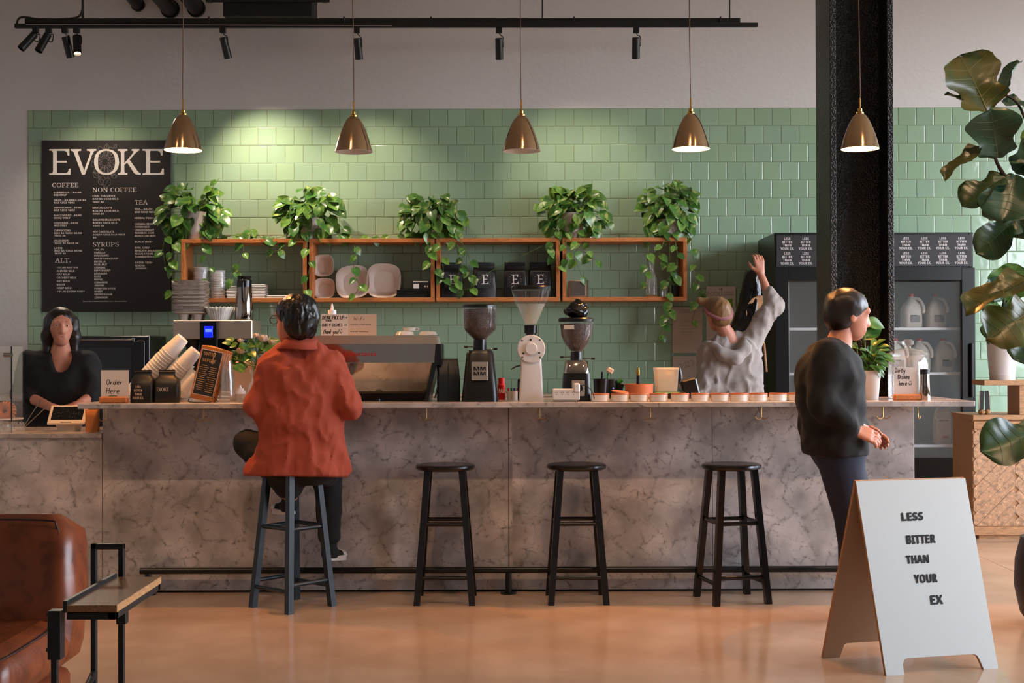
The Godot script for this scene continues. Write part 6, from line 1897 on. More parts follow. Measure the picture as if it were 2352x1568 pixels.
func build_machine():
	var d := 6.90
	var k := u(d)
	var c := at(865, SLAB, d)
	var o := thing("espresso_machine", "wide polished steel espresso machine seen from behind", "espresso machine", c)
	var Q := func(px: float, py: float) -> Vector2:
		var p := P(px, py, d) - c
		return Vector2(p.x, p.y)
	var pl := func(called, pts, z0, z1, m):
		var poly := PackedVector2Array()
		for q in pts: poly.append(Q.call(q[0], q[1]))
		var b := MB.new()
		b.extrude(poly, z0, z1)
		part(o, called, b.done(), M[m])
	var lpb := MB.new()
	var la: Vector2 = Q.call(722, 833)
	var lb: Vector2 = Q.call(1001, 833)
	var lc: Vector2 = Q.call(984, 905)
	var ld: Vector2 = Q.call(722, 905)
	lpb.loft([PackedVector3Array([Vector3(ld.x, ld.y, -0.085), Vector3(lc.x, lc.y, -0.085), Vector3(lc.x, lc.y, -0.30), Vector3(ld.x, ld.y, -0.30)]), PackedVector3Array([Vector3(la.x, la.y, 0.0), Vector3(lb.x, lb.y, 0.0), Vector3(lb.x, lb.y, -0.30), Vector3(la.x, la.y, -0.30)])], true, true, -1)
	part(o, "lower_panel", lpb.done(), M["mirror steel"])
	pl.call("foot_band", [[722, 906], [981, 906], [981, 921], [722, 921]], -0.28, -0.07, "dark steel")
	pl.call("upper_panel", [[722, 791], [1004, 791], [1000, 832], [722, 832]], -0.30, 0.012, "mirror steel")
	pl.call("cup_tray", [[724, 771], [1001, 771], [1005, 790], [724, 790]], -0.32, 0.022, "steel brushed")
	pl.call("end_frame", [[1001, 790], [1013, 790], [1014, 838], [1003, 838], [984, 921], [976, 921], [992, 838], [998, 832]], -0.31, 0.02, "black plastic")
	part(o, "side_bar", tubed([Vector3(Q.call(1016, 790).x, Q.call(1016, 790).y, 0), Vector3(Q.call(1016, 836).x, Q.call(1016, 836).y, 0)], 0.0025, 0.0025, 6), M["black plastic"])
	part(o, "steam_wand", tubed(curve([Vector3(Q.call(1004, 838).x, Q.call(1004, 838).y, -0.05), Vector3(Q.call(1006, 880).x, Q.call(1006, 880).y, -0.03), Vector3(Q.call(998, 915).x, Q.call(998, 915).y, -0.03)], 4), 0.005, 0.004, 8), M["steel"])
	part(o, "trim_line", cbox(Vector3(0.54, 0.004, 0.004)), M["mirror steel"], Vector3(0.02, Q.call(860, 791).y, 0.022))
	for q in 3: part(o, "foot", lathed([Vector2(0, -0.0), Vector2(0.02, 0.0), Vector2(0.02, 0.012), Vector2(0, 0.012)], 14), M["black plastic"], Vector3(-0.25 + q * 0.25, 0, -0.06))
	var lp: Vector2 = Q.call(828, 812)
	lettering(o, "la marzocco", 74 * k, 9 * k, Vector3(lp.x, lp.y, 0.0125), M["red logo"], "bold")
	# cups upturned on the tray, notes and a bottle standing on it
	var ty: float = Q.call(900, 770).y + SLAB + 0.001
	var cup := lathed([Vector2(0.042, 0), Vector2(0.044, 0.002), Vector2(0.036, 0.03), Vector2(0.024, 0.036), Vector2(0, 0.036)], 24)
	var labs := ["white saucer bowl upturned beside the cup on the espresso machine", "white saucer bowl upturned nearest the machine's end"]
	var i := 0
	for px in [930, 983]:
		solo("upturned_bowl", cup, M["china"], labs[i], "bowl", at(px, ty, 7.0), Basis.from_scale(Vector3(1.15, 0.62, 1.15)))
		i += 1
	var cu := thing("coffee_cup", "white coffee cup with handle on the espresso machine", "cup", at(940, ty + 0.023, 7.02))
	part(cu, "cup", lathed([Vector2(0, 0), Vector2(0.03, 0), Vector2(0.036, 0.018), Vector2(0.034, 0.018), Vector2(0, 0.006)], 22), M["china"])
	part(cu, "handle", tubed(curve([Vector3(0.034, 0.015, 0), Vector3(0.05, 0.012, 0), Vector3(0.044, 0.002, 0), Vector3(0.030, 0.003, 0)], 4), 0.0035, 0.0035, 6), M["china"])
	var nd := 6.95
	k = u(nd)
	for n in 2:
		var px: float = [769, 833][n]
		var wpx: float = [63, 64][n]
		var nt := thing("counter_note", ["handwritten drink pick up and dirty dishes note on the espresso machine", "handwritten wifi note standing next to the drink pick up note"][n], "note", at(px, ty, nd))
		part(nt, "card", cbox(Vector3(wpx * k, 49 * k, 0.002)), M["paper warm"] if n else M["paper"], Vector3(0, 24.5 * k, 0))
		if n == 0:
			handwrite(nt, "DRINK PICK UP>", 58 * k, 8 * k, Vector3(-29 * k, 37 * k, 0.0015), M["ink"], Basis(), 0.0013)
			handwrite(nt, "*FOOD", 15 * k, 4 * k, Vector3(-22 * k, 32 * k, 0.0015), M["ink"], Basis(), 0.001)
			handwrite(nt, "DIRTY DISHES >", 57 * k, 6 * k, Vector3(-29 * k, 21 * k, 0.0015), M["ink"], Basis(), 0.0013)
			handwrite(nt, "thank you! )", 44 * k, 10 * k, Vector3(-27 * k, 4 * k, 0.0015), M["ink"], Basis(), 0.0014, 0.3)
		else:
			handwrite(nt, "Wifi", 26 * k, 8 * k, Vector3(-21 * k, 35 * k, 0.0015), M["ink"], Basis(), 0.0008)
			handwrite(nt, "~~~~ ~~~~~~", 48 * k, 4 * k, Vector3(-28 * k, 23 * k, 0.0015), M["ink"], Basis(), 0.0007)
			handwrite(nt, "~~~~ ~~~~~", 42 * k, 4 * k, Vector3(-28 * k, 7 * k, 0.0015), M["ink"], Basis(), 0.0007)
	squeeze_bottle(at(763, ty, 7.03), 74 * k, 13.5 * k, "white capped squeeze bottle behind the drink pick up note")

func build_grinders():
	var d := 6.92
	var k := u(d)
	var H := func(py: float) -> float: return P(1176, py, d).y - SLAB
	# black grinder
	var o := thing("coffee_grinder", "black coffee grinder with a full cylindrical bean hopper", "coffee grinder", at(1103, SLAB, d), "coffee grinders on the bar")
	var b := MB.new()
	b.loft([rrect(84 * k, 0.20, 0.03, 0.0), rrect(82 * k, 0.195, 0.03, 0.02), rrect(62 * k, 0.15, 0.03, H.call(812)), rrect(54 * k, 0.13, 0.03, H.call(804))])
	part(o, "body", b.done(), M["black paint"])
	part(o, "badge", cbox(Vector3(37 * k, 42 * k, 0.003), 0.001), M["silver label"], Vector3(0, H.call(851), 0.094), Basis(Vector3.RIGHT, -0.16), "square steel badge")
	line_gap = -6.0
	lettering(o, "MM\nMM", 27 * k, 20 * k, Vector3(0.0, H.call(851), 0.0965), M["dark steel"], "bold", Basis(Vector3.RIGHT, -0.16))
	line_gap = 0.0
	part(o, "neck", lathed([Vector2(0.036, H.call(805)), Vector2(0.034, H.call(785)), Vector2(0.033, H.call(779)), Vector2(0, H.call(779))], 24), M["black plastic"])
	part(o, "hopper", lathed([Vector2(14 * k, H.call(781)), Vector2(37 * k, H.call(756)), Vector2(39 * k, H.call(752)), Vector2(39.5 * k, H.call(706))], 36), M["hopper"])
	part(o, "beans", lathed([Vector2(0, H.call(780)), Vector2(12.5 * k, H.call(779.5)), Vector2(36 * k, H.call(755)), Vector2(37 * k, H.call(751)), Vector2(37 * k, H.call(710)), Vector2(0, H.call(708))], 36), M["beans"])
	part(o, "lid", lathed([Vector2(0, H.call(706)), Vector2(40.5 * k, H.call(706)), Vector2(40.5 * k, H.call(701)), Vector2(39 * k, H.call(699.5)), Vector2(0, H.call(699))], 36), M["black plastic"])
	for s in [[-1, 796, 36], [1, 801, 40]]:
		part(o, "lever", tubed([Vector3(s[0] * 0.03, H.call(s[1]), 0.02), Vector3(s[0] * s[2] * k, H.call(s[1]), 0.03)], 0.003, 0.003, 6), M["steel"])
		part(o, "lever_grip", tubed([Vector3(s[0] * (s[2] - 8) * k, H.call(s[1]), 0.029), Vector3(s[0] * s[2] * k, H.call(s[1]), 0.03)], 0.006, 0.006, 8), M["black plastic"])
	# white grinder
	o = thing("coffee_grinder", "white coffee grinder with round face plate and tall clear funnel", "coffee grinder", at(1220, SLAB, d), "coffee grinders on the bar")
	b = MB.new()
	b.loft([rrect(57 * k, 0.13, 0.012, 0.0), rrect(56 * k, 0.13, 0.012, 0.02), rrect(47 * k, 0.11, 0.012, H.call(830)), rrect(44 * k, 0.10, 0.012, H.call(800))])
	part(o, "tower", b.done(), M["white enamel"])
	var rx := Basis(Vector3.RIGHT, PI / 2)
	part(o, "face_plate", lathed([Vector2(32 * k, -0.10), Vector2(32 * k, 0.008), Vector2(30.5 * k, 0.012), Vector2(14 * k, 0.013), Vector2(13.5 * k, 0.024), Vector2(12.5 * k, 0.026), Vector2(0, 0.026)], 44), M["white enamel"], Vector3(0, H.call(801), 0.055), rx)
	for t in [PI / 2 + 0.05, PI / 2 + TAU / 3, PI / 2 - TAU / 3 + 0.05]:
		part(o, "bolt", lathed([Vector2(2.3 * k, 0), Vector2(2.3 * k, 0.003), Vector2(0, 0.003)], 12), M["ink"], Vector3(cos(t) * 20.5 * k, H.call(801) + sin(t) * 20.5 * k, 0.068), rx)
	for t in [0.8, 2.4, 3.9, 5.5]:
		part(o, "rim_screw", lathed([Vector2(2.4 * k, 0), Vector2(2.2 * k, 0.002), Vector2(0, 0.002)], 12), M["steel"], Vector3(cos(t) * 28 * k, H.call(801) + sin(t) * 28 * k, 0.0665), rx)
	part(o, "collar", lathed([Vector2(12 * k, H.call(773)), Vector2(12 * k, H.call(766)), Vector2(15.5 * k, H.call(765)), Vector2(15.5 * k, H.call(747)), Vector2(0, H.call(746))], 28), M["black plastic"])
	part(o, "funnel", lathed([Vector2(13.5 * k, H.call(747)), Vector2(15 * k, H.call(744)), Vector2(34 * k, H.call(700)), Vector2(43 * k, H.call(672)), Vector2(44.5 * k, H.call(665))], 40), M["hopper"])
	part(o, "ground_residue", lathed([Vector2(12.5 * k, H.call(744)), Vector2(31 * k, H.call(701)), Vector2(32.2 * k, H.call(698)), Vector2(0, H.call(698))], 32), M["frosted plastic"])
	part(o, "lid", lathed([Vector2(0, H.call(666)), Vector2(45 * k, H.call(666)), Vector2(46 * k, H.call(660)), Vector2(44 * k, H.call(657)), Vector2(0, H.call(657))], 40), M["black plastic"])
	part(o, "lever", tubed(curve([Vector3(-24 * k, H.call(839), 0.03), Vector3(-34 * k, H.call(841), 0.035), Vector3(-46 * k, H.call(848), 0.035)], 4), 0.005, 0.003, 8), M["black plastic"])
	part(o, "spout", cbox(Vector3(8 * k, 50 * k, 0.03), 0.004), M["black plastic"], Vector3(-27 * k, H.call(895), -0.02))
	# chrome-topped grinder
	o = thing("coffee_grinder", "black and chrome coffee grinder with black bag on its hopper", "coffee grinder", at(1324, SLAB, d + 0.02), "coffee grinders on the bar")
	b = MB.new()
	b.loft([rrect(68 * k, 0.19, 0.03, 0.0), rrect(67 * k, 0.185, 0.03, 0.02), rrect(60 * k, 0.16, 0.03, H.call(857))])
	part(o, "body", b.done(), M["black paint"])
	b = MB.new()
	b.loft([rrect(59 * k, 0.158, 0.03, H.call(857)), rrect(52 * k, 0.14, 0.03, H.call(831)), rrect(46 * k, 0.12, 0.03, H.call(827))])
	part(o, "chrome_cap", b.done(), M["mirror steel"])
	part(o, "badge", cbox(Vector3(29 * k, 36 * k, 0.003), 0.001), M["silver label"], Vector3(2 * k, H.call(891), 0.091), Basis(Vector3.RIGHT, -0.1))
	part(o, "badge_ring", lathed([Vector2(9 * k, 0), Vector2(10 * k, 0.001), Vector2(0, 0.001)], 20), M["dark steel"], Vector3(2 * k, H.call(891), 0.0925), Basis(Vector3.RIGHT, PI / 2 - 0.1))
	part(o, "neck", lathed([Vector2(0.031, H.call(828)), Vector2(0.029, H.call(808)), Vector2(0, H.call(806))], 24), M["black plastic"])
	part(o, "hopper", lathed([Vector2(13 * k, H.call(808)), Vector2(27 * k, H.call(790)), Vector2(36 * k, H.call(770)), Vector2(40 * k, H.call(738))], 36), M["hopper"])
	part(o, "beans", lathed([Vector2(0, H.call(806.5)), Vector2(12 * k, H.call(806)), Vector2(26 * k, H.call(789)), Vector2(34 * k, H.call(770)), Vector2(37 * k, H.call(745)), Vector2(0, H.call(742))], 36), M["beans"])
	part(o, "lid", lathed([Vector2(0, H.call(739)), Vector2(41 * k, H.call(739)), Vector2(41.5 * k, H.call(733)), Vector2(39 * k, H.call(730)), Vector2(0, H.call(730))], 36), M["black plastic"])
	part(o, "sticker", cbox(Vector3(25 * k, 10 * k, 0.001)), M["paper white"], Vector3(-18 * k, H.call(752), 0.079), Basis(Vector3.UP, -0.45), "white sticker on the hopper")
	for s in [[-1, 820, 38], [1, 824, 42]]:
		part(o, "lever", tubed([Vector3(s[0] * 0.03, H.call(s[1]), 0.02), Vector3(s[0] * s[2] * k, H.call(s[1]), 0.03)], 0.003, 0.003, 6), M["steel"])
		part(o, "lever_grip", tubed([Vector3(s[0] * (s[2] - 8) * k, H.call(s[1]), 0.029), Vector3(s[0] * s[2] * k, H.call(s[1]), 0.03)], 0.006, 0.006, 8), M["black plastic"])
	var bag := Sdf.new()
	bag.noise = noise(14.0, 2, 5); bag.amp = 0.014
	bag.ell(Vector3(0, 0.04, 0), Vector3(0.062, 0.046, 0.055))
	bag.cap(Vector3(-0.01, 0.06, 0), Vector3(0.0, 0.085, 0), 0.035, 0.022)
	bag.cut(Vector3.DOWN, Vector3(0, 0.001, 0))
	solo("knotted_bag", nets([[bag, 0.007]]), M["liner bag"], "crumpled black plastic bag sitting on the chrome grinder's lid", "plastic bag", at(1326, SLAB, d + 0.02) + Vector3(0, H.call(730), 0))

# ---------------------------------------------------------------- stools
func build_stools():
	var specs := [[672, 6.62, 0.86, "stool blue", "dark blue wooden bar stool with the man sitting on it"], [1024, 6.775, 0.0, "stool black", "black wooden bar stool beside the one with the man"], [1325, 6.775, 0.02, "stool black", "black wooden bar stool in the middle of the empty three"], [1681, 6.76, 0.22, "stool black", "slightly turned black wooden bar stool by the dark figure"]]
	var H := 0.682
	for s in specs:
		var o := thing("bar_stool", s[4], "bar stool", at(s[0], 0, s[1]), "wooden bar stools", s[2])
		var m: Material = M[s[3]]
		var prof := [Vector2(0, H - 0.028), Vector2(0.135, H - 0.028), Vector2(0.146, H - 0.022), Vector2(0.150, H - 0.013), Vector2(0.147, H - 0.004), Vector2(0.138, H), Vector2(0.10, H - 0.001), Vector2(0, H - 0.003)]
		part(o, "seat", lathed(prof, 40), m)
		var foot := func(t: float, sx, sz) -> Vector3:        # point on the leg axis, t from 0 at the floor to 1 under the seat
			var r := lerpf(0.136, 0.085, t)
			return Vector3(sx * r, t * (H - 0.026), sz * r)
		for q in [[-1, -1], [1, -1], [1, 1], [-1, 1]]:
			var b := MB.new()
			var rings := []
			for e in 2:
				var c: Vector3 = foot.call(float(e), q[0], q[1])
				var w := 0.0155
				rings.append(PackedVector3Array([c + Vector3(w, 0, w), c + Vector3(w, 0, -w), c + Vector3(-w, 0, -w), c + Vector3(-w, 0, w)]))
			b.loft(rings, true, true, -1)
			part(o, "leg", b.done(), m)
		for r in [[0.20, 0.215], [0.60, 0.545]]:
			for side in 4:
				var t: float = r[0] if side % 2 == 0 else r[1] + (0.06 if r[0] > 0.4 else -0.06)
				var c := [[-1, -1], [1, -1], [1, 1], [-1, 1]]
				var a: Vector3 = foot.call(t, c[side][0], c[side][1])
				var e: Vector3 = foot.call(t, c[(side + 1) % 4][0], c[(side + 1) % 4][1])
				part(o, "rung", tubed([a, e], 0.0105, 0.0105, 12), m)

# ---------------------------------------------------------------- armchair and side table
func cushion(w: float, h: float, dep: float, r: float, bulge := 0.0, seed := 1) -> ArrayMesh:
	var b := MB.new()
	var nz := noise(3.0, 3, seed)
	var rings := []
	var n := 10
	for i in n + 1:
		var t := float(i) / n
		var y := -cos(t * PI) * 0.5 * h
		y = clampf((t - 0.5) * 1.0, -0.5, 0.5) * h
		var edge := minf(t, 1.0 - t) * h
		var inset := 0.0
		if edge < r: inset = r - sqrt(maxf(0.0, r * r - (r - edge) * (r - edge)))
		var ring := rrect(w - inset * 2, dep - inset * 2, r, y, Vector3.ZERO, 5)
		for j in ring.size():
			var q: Vector3 = ring[j]
			var nrm := Vector3(q.x / w, 0, q.z / dep)
			ring[j] = q + nrm * (bulge * sin(t * PI) + 0.02 * nz.get_noise_3dv(q * 2.0))
		rings.append(ring)
	b.loft(rings, true, true, 3)
	return b.done()

func build_lounge():
	var xr := -1.405
	var o := thing("leather_armchair", "worn tan leather armchair with its back to the bar", "armchair", Vector3(xr - 0.39, 0, -4.2))
	# backrest, seat cushion, base
	part(o, "backrest", cushion(0.76, 0.50, 0.20, 0.055, 0.05, 4), M["leather"], Vector3(0, 0.475, -0.17), Basis(Vector3.RIGHT, -0.10))
	part(o, "seat_cushion", cushion(0.745, 0.17, 0.56, 0.05, 0.03, 8), M["leather"], Vector3(0.0, 0.325, 0.165))
	part(o, "base", cushion(0.72, 0.18, 0.62, 0.04, 0.0, 3), M["leather"], Vector3(0, 0.15, 0.08))
	for s in [-1, 1]:
		part(o, "back_seam", tubed(curve([Vector3(s * 0.357, 0.26, -0.045), Vector3(s * 0.362, 0.45, -0.058), Vector3(s * 0.36, 0.62, -0.082), Vector3(s * 0.345, 0.695, -0.095), Vector3(s * 0.30, 0.715, -0.10), Vector3(0, 0.718, -0.098)], 6), 0.0035, 0.0035, 6), M["seam"])
		part(o, "seat_seam", tubed(curve([Vector3(s * 0.368, 0.395, -0.07), Vector3(s * 0.372, 0.392, 0.20), Vector3(s * 0.365, 0.39, 0.42), Vector3(s * 0.33, 0.388, 0.446), Vector3(0, 0.385, 0.448)], 6), 0.0035, 0.0035, 6), M["seam"])
		for z in [-0.2, 0.34]: part(o, "foot", cbox(Vector3(0.05, 0.065, 0.05), 0.004), M["black steel"], Vector3(s * 0.3, 0.0325, z))
	# height-adjustable side table
	var t := thing("side_table", "narrow wood topped side table on a black steel frame", "side table", Vector3.ZERO)
	var Y := 0.60
	var G := func(px: float, py: float, y: float) -> Vector3:     # where the sight line meets height y
		var d: float = (EYE - y) * F / (py - 805.0)
		return at(px, y, d)
	var fl: Vector3 = G.call(133, 1386, Y)
	var frr: Vector3 = G.call(247, 1386, Y)
	var bl: Vector3 = G.call(285, 1321, Y)
	var brr: Vector3 = G.call(385, 1321, Y)
	var x0 := (fl.x + bl.x) * 0.5
	var x1 := (frr.x + brr.x) * 0.5
	var zf := fl.z
	var zb := bl.z
	var cx := (x0 + x1) * 0.5
	var cz := (zf + zb) * 0.5
	var w := x1 - x0
	var dep := zf - zb
	part(t, "table_top", cbox(Vector3(w, 0.018, dep), 0.001), M["table wood"], Vector3(cx, Y - 0.009, cz))
	part(t, "edge_strip", cbox(Vector3(0.003, 0.018, dep), 0.0), M["table edge"], Vector3(x1 + 0.0016, Y - 0.009, cz))
	var fr := MB.new()
	fr.box(Vector3(cx, Y - 0.028, zf - 0.010), Vector3(w, 0.018, 0.02), 0.001)
	fr.box(Vector3(cx, Y - 0.028, zb + 0.010), Vector3(w, 0.018, 0.02), 0.001)
	fr.box(Vector3(x1 - 0.010, Y - 0.028, cz), Vector3(0.02, 0.018, dep), 0.001)
	fr.box(Vector3(x0 - 0.004, Y - 0.004, cz), Vector3(0.012, 0.03, dep), 0.001)
	part(t, "top_frame", fr.done(), M["black steel"])
	var sq := 0.016
	var leg := func(px: float, py0: float, dd: float, called: String, wid: float, y1: float):
		var p := P(px, py0, dd)
		part(t, called, cbox(Vector3(wid, p.y - y1, wid), 0.0015), M["black steel"], Vector3(p.x, (p.y + y1) * 0.5, p.z))
		return p
	var dF := -zf + 0.015
	leg.call(129, 1400, dF, "sleeve", 0.034, P(129, 1512, dF).y)
	leg.call(126, 1505, dF, "leg", sq, 0.0)
	var dB := -zb - 0.06
	leg.call(281, 1400, dB, "sleeve", 0.028, P(281, 1431, dB).y)
	leg.call(279, 1425, dB, "leg", sq, 0.0)
	for q in [[114, 1412, dF], [113, 1492, dF], [264, 1413, dB]]:
		part(t, "thumb_screw", tubed([P(q[0] - 6, q[1], q[2]), P(q[0] + 4, q[1], q[2])], 0.005, 0.005, 10), M["black plastic"])
	var dU := -zb + 0.02
	var pa: Vector3 = leg.call(216, 1248, dU, "upright", sq, 0.0)
	var pb: Vector3 = leg.call(279, 1248, dU, "upright", sq, Y - 0.02)
	part(t, "hoop", cbox(Vector3(pb.x - pa.x + sq, sq, sq), 0.0015), M["black steel"], Vector3((pa.x + pb.x) * 0.5, pa.y - sq * 0.5, pa.z))
	var f0 := Vector3(P(126, 1505, dF).x, 0.30, -dF)
	var f1 := Vector3(pa.x, 0.30, pa.z)
	part(t, "stretcher", tubed(curve([f0 + Vector3(0, 0.02, 0), f0.lerp(f1, 0.5) + Vector3(0.02, 0.02, 0), f1 + Vector3(0, 0.02, 0)], 6), 0.011, 0.011, 4), M["black steel"])
	part(t, "low_stretcher", cbox(Vector3(pa.x - f0.x + 0.3, 0.014, 0.014), 0.001), M["black steel"], Vector3((pa.x + f0.x) * 0.5, 0.02, (f0.z + f1.z) * 0.5))

# ---------------------------------------------------------------- sandwich board
func build_sandwich_board():
	var G := func(px: float, py: float) -> Vector3: return at(px, 0.0, EYE * F / (py - 805.0))
	var bl: Vector3 = G.call(2036, 1553)
	var br: Vector3 = G.call(2293, 1537)
	var al := P(1966, 1105, 5.33)
	var w := (br - bl).length()
	var wx := (br - bl).normalized()
	var up := (al - bl)
	up = (up - wx * up.dot(wx) * 1.0)
	var lean: float = (al - bl).dot(wx)
	var h := up.length()
	var o := thing("sandwich_board", "white A-frame sandwich board with black lettering on the floor", "sign", Vector3.ZERO)
	var outline := func(flip: float) -> PackedVector2Array:
		var p := PackedVector2Array()
		var sh := func(x: float, y: float) -> Vector2: return Vector2(x + lean * y / h, y)
		for q in [[0, 0], [0.155, 0], [0.16, 0.04], [0.175, 0.055], [0.20, 0.061], [0.80, 0.061], [0.83, 0.055], [0.845, 0.04], [0.87, 0], [1, 0]]:
			p.append(sh.call(q[0] * w, q[1]))
		p.append(sh.call(w, h)); p.append(sh.call(0, h))
		return p
	var y := up.normalized()
	var z := wx.cross(y)
	var b := MB.new()
	b.extrude(outline.call(1.0), -0.004, 0.0, bl, Basis(wx, y, z))
	part(o, "front_board", b.done(), M["board white"])
	# plywood edge frame behind the face
	b = MB.new()
	b.extrude(outline.call(1.0), -0.016, -0.0045, bl, Basis(wx, y, z))
	part(o, "front_ply", b.done(), M["sign wood"])
	var rl: Vector3 = G.call(1890, 1513)
	var back := rl - bl
	var up2 := al - rl
	var lean2 := up2.dot(wx)
	up2 = up2 - wx * lean2
	var y2 := up2.normalized()
	var z2 := wx.cross(y2)
	var h2 := up2.length()
	var poly := PackedVector2Array()
	for q in [[0, 0], [0.155, 0], [0.175, 0.055], [0.20, 0.061], [0.80, 0.061], [0.845, 0.04], [0.87, 0], [1, 0]]: poly.append(Vector2(q[0] * w + lean2 * q[1] / h2, q[1]))
	poly.append(Vector2(w + lean2, h2)); poly.append(Vector2(lean2, h2))
	b = MB.new()
	b.extrude(poly, -0.016, -0.004, rl, Basis(wx, y2, z2))
	part(o, "rear_board", b.done(), M["sign wood"])
	b = MB.new()
	b.extrude(poly, -0.0035, -0.0005, rl, Basis(wx, y2, z2))
	part(o, "rear_lining", b.done(), M["board inside"])
	part(o, "hinge", tubed([al + wx * 0.02 - z * 0.01, al + wx * (w - 0.02) - z * 0.01], 0.006, 0.006, 8), M["steel brushed"])
	# letters stuck on the face
	var n := z
	for l in [["LESS", 2095, 1186, 54, 18, 0.02], ["BITTER", 2115, 1238, 73, 19, 0.03], ["THAN", 2107, 1284, 57, 18, 0.02], ["YOUR", 2126, 1328, 58, 19, 0.03], ["EX", 2151, 1377, 31, 20, 0.05]]:
		var dir := (P(l[1], l[2], 5.0) - Vector3(0, EYE, 0)).normalized()
		var t: float = (bl - Vector3(0, EYE, 0)).dot(n) / dir.dot(n)
		var p := Vector3(0, EYE, 0) + dir * t
		var kk := u(-p.z)
		var slope := 0.0
		var bb := Basis(wx, y, z) * Basis(Vector3.BACK, slope)
		for off in [Vector3.ZERO, wx * 0.0016 + y * 0.0012, wx * -0.0016 - y * 0.0012]:
			lettering(o, l[0], l[3] * kk * 1.0, l[4] * kk * 0.98, p + z * 0.001 + off, M["ink"], "bold", bb)

# ---------------------------------------------------------------- fiddle-leaf fig standing at the right edge
func build_fig_tree():
	var d := 6.1
	var base := at(2440, 0, d)
	var o := thing("fig_tree", "tall fiddle-leaf fig in a dark pot at the picture edge by the sandwich board", "plant", base)
	o.set_meta("label", "tall fiddle-leaf fig in a dark round pot beside the sandwich board")
	part(o, "pot", lathed([Vector2(0, 0), Vector2(0.14, 0), Vector2(0.18, 0.06), Vector2(0.205, 0.18), Vector2(0.20, 0.30), Vector2(0.175, 0.40), Vector2(0.16, 0.40), Vector2(0.16, 0.36), Vector2(0, 0.36)], 36), M["pot dark"])
	part(o, "soil", lathed([Vector2(0.165, 0.355), Vector2(0, 0.375)], 20), M["soil"])
	var st := MB.new()
	var trunk := [Vector3(0, 0.36, 0), P(2450, 900, d) - base, P(2420, 650, d) - base, P(2370, 480, d) - base, P(2320, 420, d) - base, P(2285, 360, d) - base, P(2268, 255, d) - base]
	st.tube(curve(trunk, 5), 0.016, 0.006, 9)
	st.tube(curve([P(2400, 560, d) - base, P(2390, 400, d) - base, P(2345, 250, d) - base, P(2300, 215, d) - base], 5), 0.009, 0.005, 8)
	st.tube(curve([P(2430, 750, d) - base, P(2390, 660, d) - base, P(2355, 640, d) - base], 4), 0.008, 0.005, 8)
	st.tube(curve([P(2452, 1000, d) - base, P(2420, 990, d) - base], 3), 0.008, 0.006, 8)
	part(o, "trunk", st.done(), M["stem brown"])
	var fm := fig_leaves()
	# [base px, tip px, depth shift of the tip, facing, kind, width scale]
	for q in [
		[2268, 256, 2212, 122, 0.0, Vector3(0.15, 0.1, 1), 3, 1.12], [2298, 222, 2338, 138, 0.05, Vector3(-0.9, 0.2, 0.3), 1, 0.7], [2215, 232, 2172, 212, 0.0, Vector3(0.2, 0.8, 0.5), 3, 0.6],
		[2360, 245, 2300, 230, 0.04, Vector3(0, 0.7, 0.6), 1, 0.9], [2292, 362, 2276, 250, -0.10, Vector3(-0.35, 0.25, 1), 1, 1.05], [2258, 338, 2164, 402, 0.0, Vector3(0.1, 0.9, 0.35), 3, 0.55],
		[2310, 405, 2208, 458, -0.02, Vector3(0.15, 0.8, 0.5), 0, 0.75], [2332, 402, 2302, 508, -0.10, Vector3(-0.3, 0.2, 1), 1, 1.0], [2320, 500, 2258, 478, 0.02, Vector3(0.1, 0.4, 0.9), 3, 1.0],
		[2338, 498, 2252, 578, -0.04, Vector3(0.3, 0.35, 0.9), 0, 0.72], [2366, 640, 2216, 702, -0.06, Vector3(0.1, 0.9, 0.4), 3, 0.62], [2372, 712, 2272, 772, -0.08, Vector3(0.1, 0.45, 0.9), 3, 0.95],
		[2366, 765, 2336, 822, -0.06, Vector3(0.2, 0.3, 0.9), 0, 1.1], [2400, 990, 2268, 1022, -0.12, Vector3(0.0, 0.5, 0.85), 0, 0.72], [2330, 395, 2400, 330, -0.05, Vector3(0, 0.5, 0.8), 1, 1.0],
		[2345, 320, 2405, 300, -0.05, Vector3(0, 0.5, 0.8), 2, 0.9], [2318, 370, 2380, 385, -0.06, Vector3(0, 0.85, 0.5), 1, 0.7], [2380, 420, 2330, 540, -0.02, Vector3(0, 0.3, 0.9), 0, 0.9],
		[2430, 720, 2480, 640, 0, Vector3(0, 0.4, 0.9), 0, 1.0], [2450, 600, 2500, 520, 0, Vector3(0, 0.4, 0.9), 2, 1.0], [2450, 850, 2520, 800, 0, Vector3(0, 0.5, 0.8), 0, 1.0]]:
		var a := P(q[0], q[1], d) - base
		var e := P(q[2], q[3], d + q[4]) - base
		var leaf := put_leaf(o, fm[q[6]], M["fig leaf"], a, e - a, q[5], (e - a).length())
		part(leaf, "vein", fig_veins[q[6]], M["fig vein %d" % q[6]])
		leaf.transform.basis = leaf.transform.basis * Basis.from_scale(Vector3(q[7] * 1.05, 1, 1))

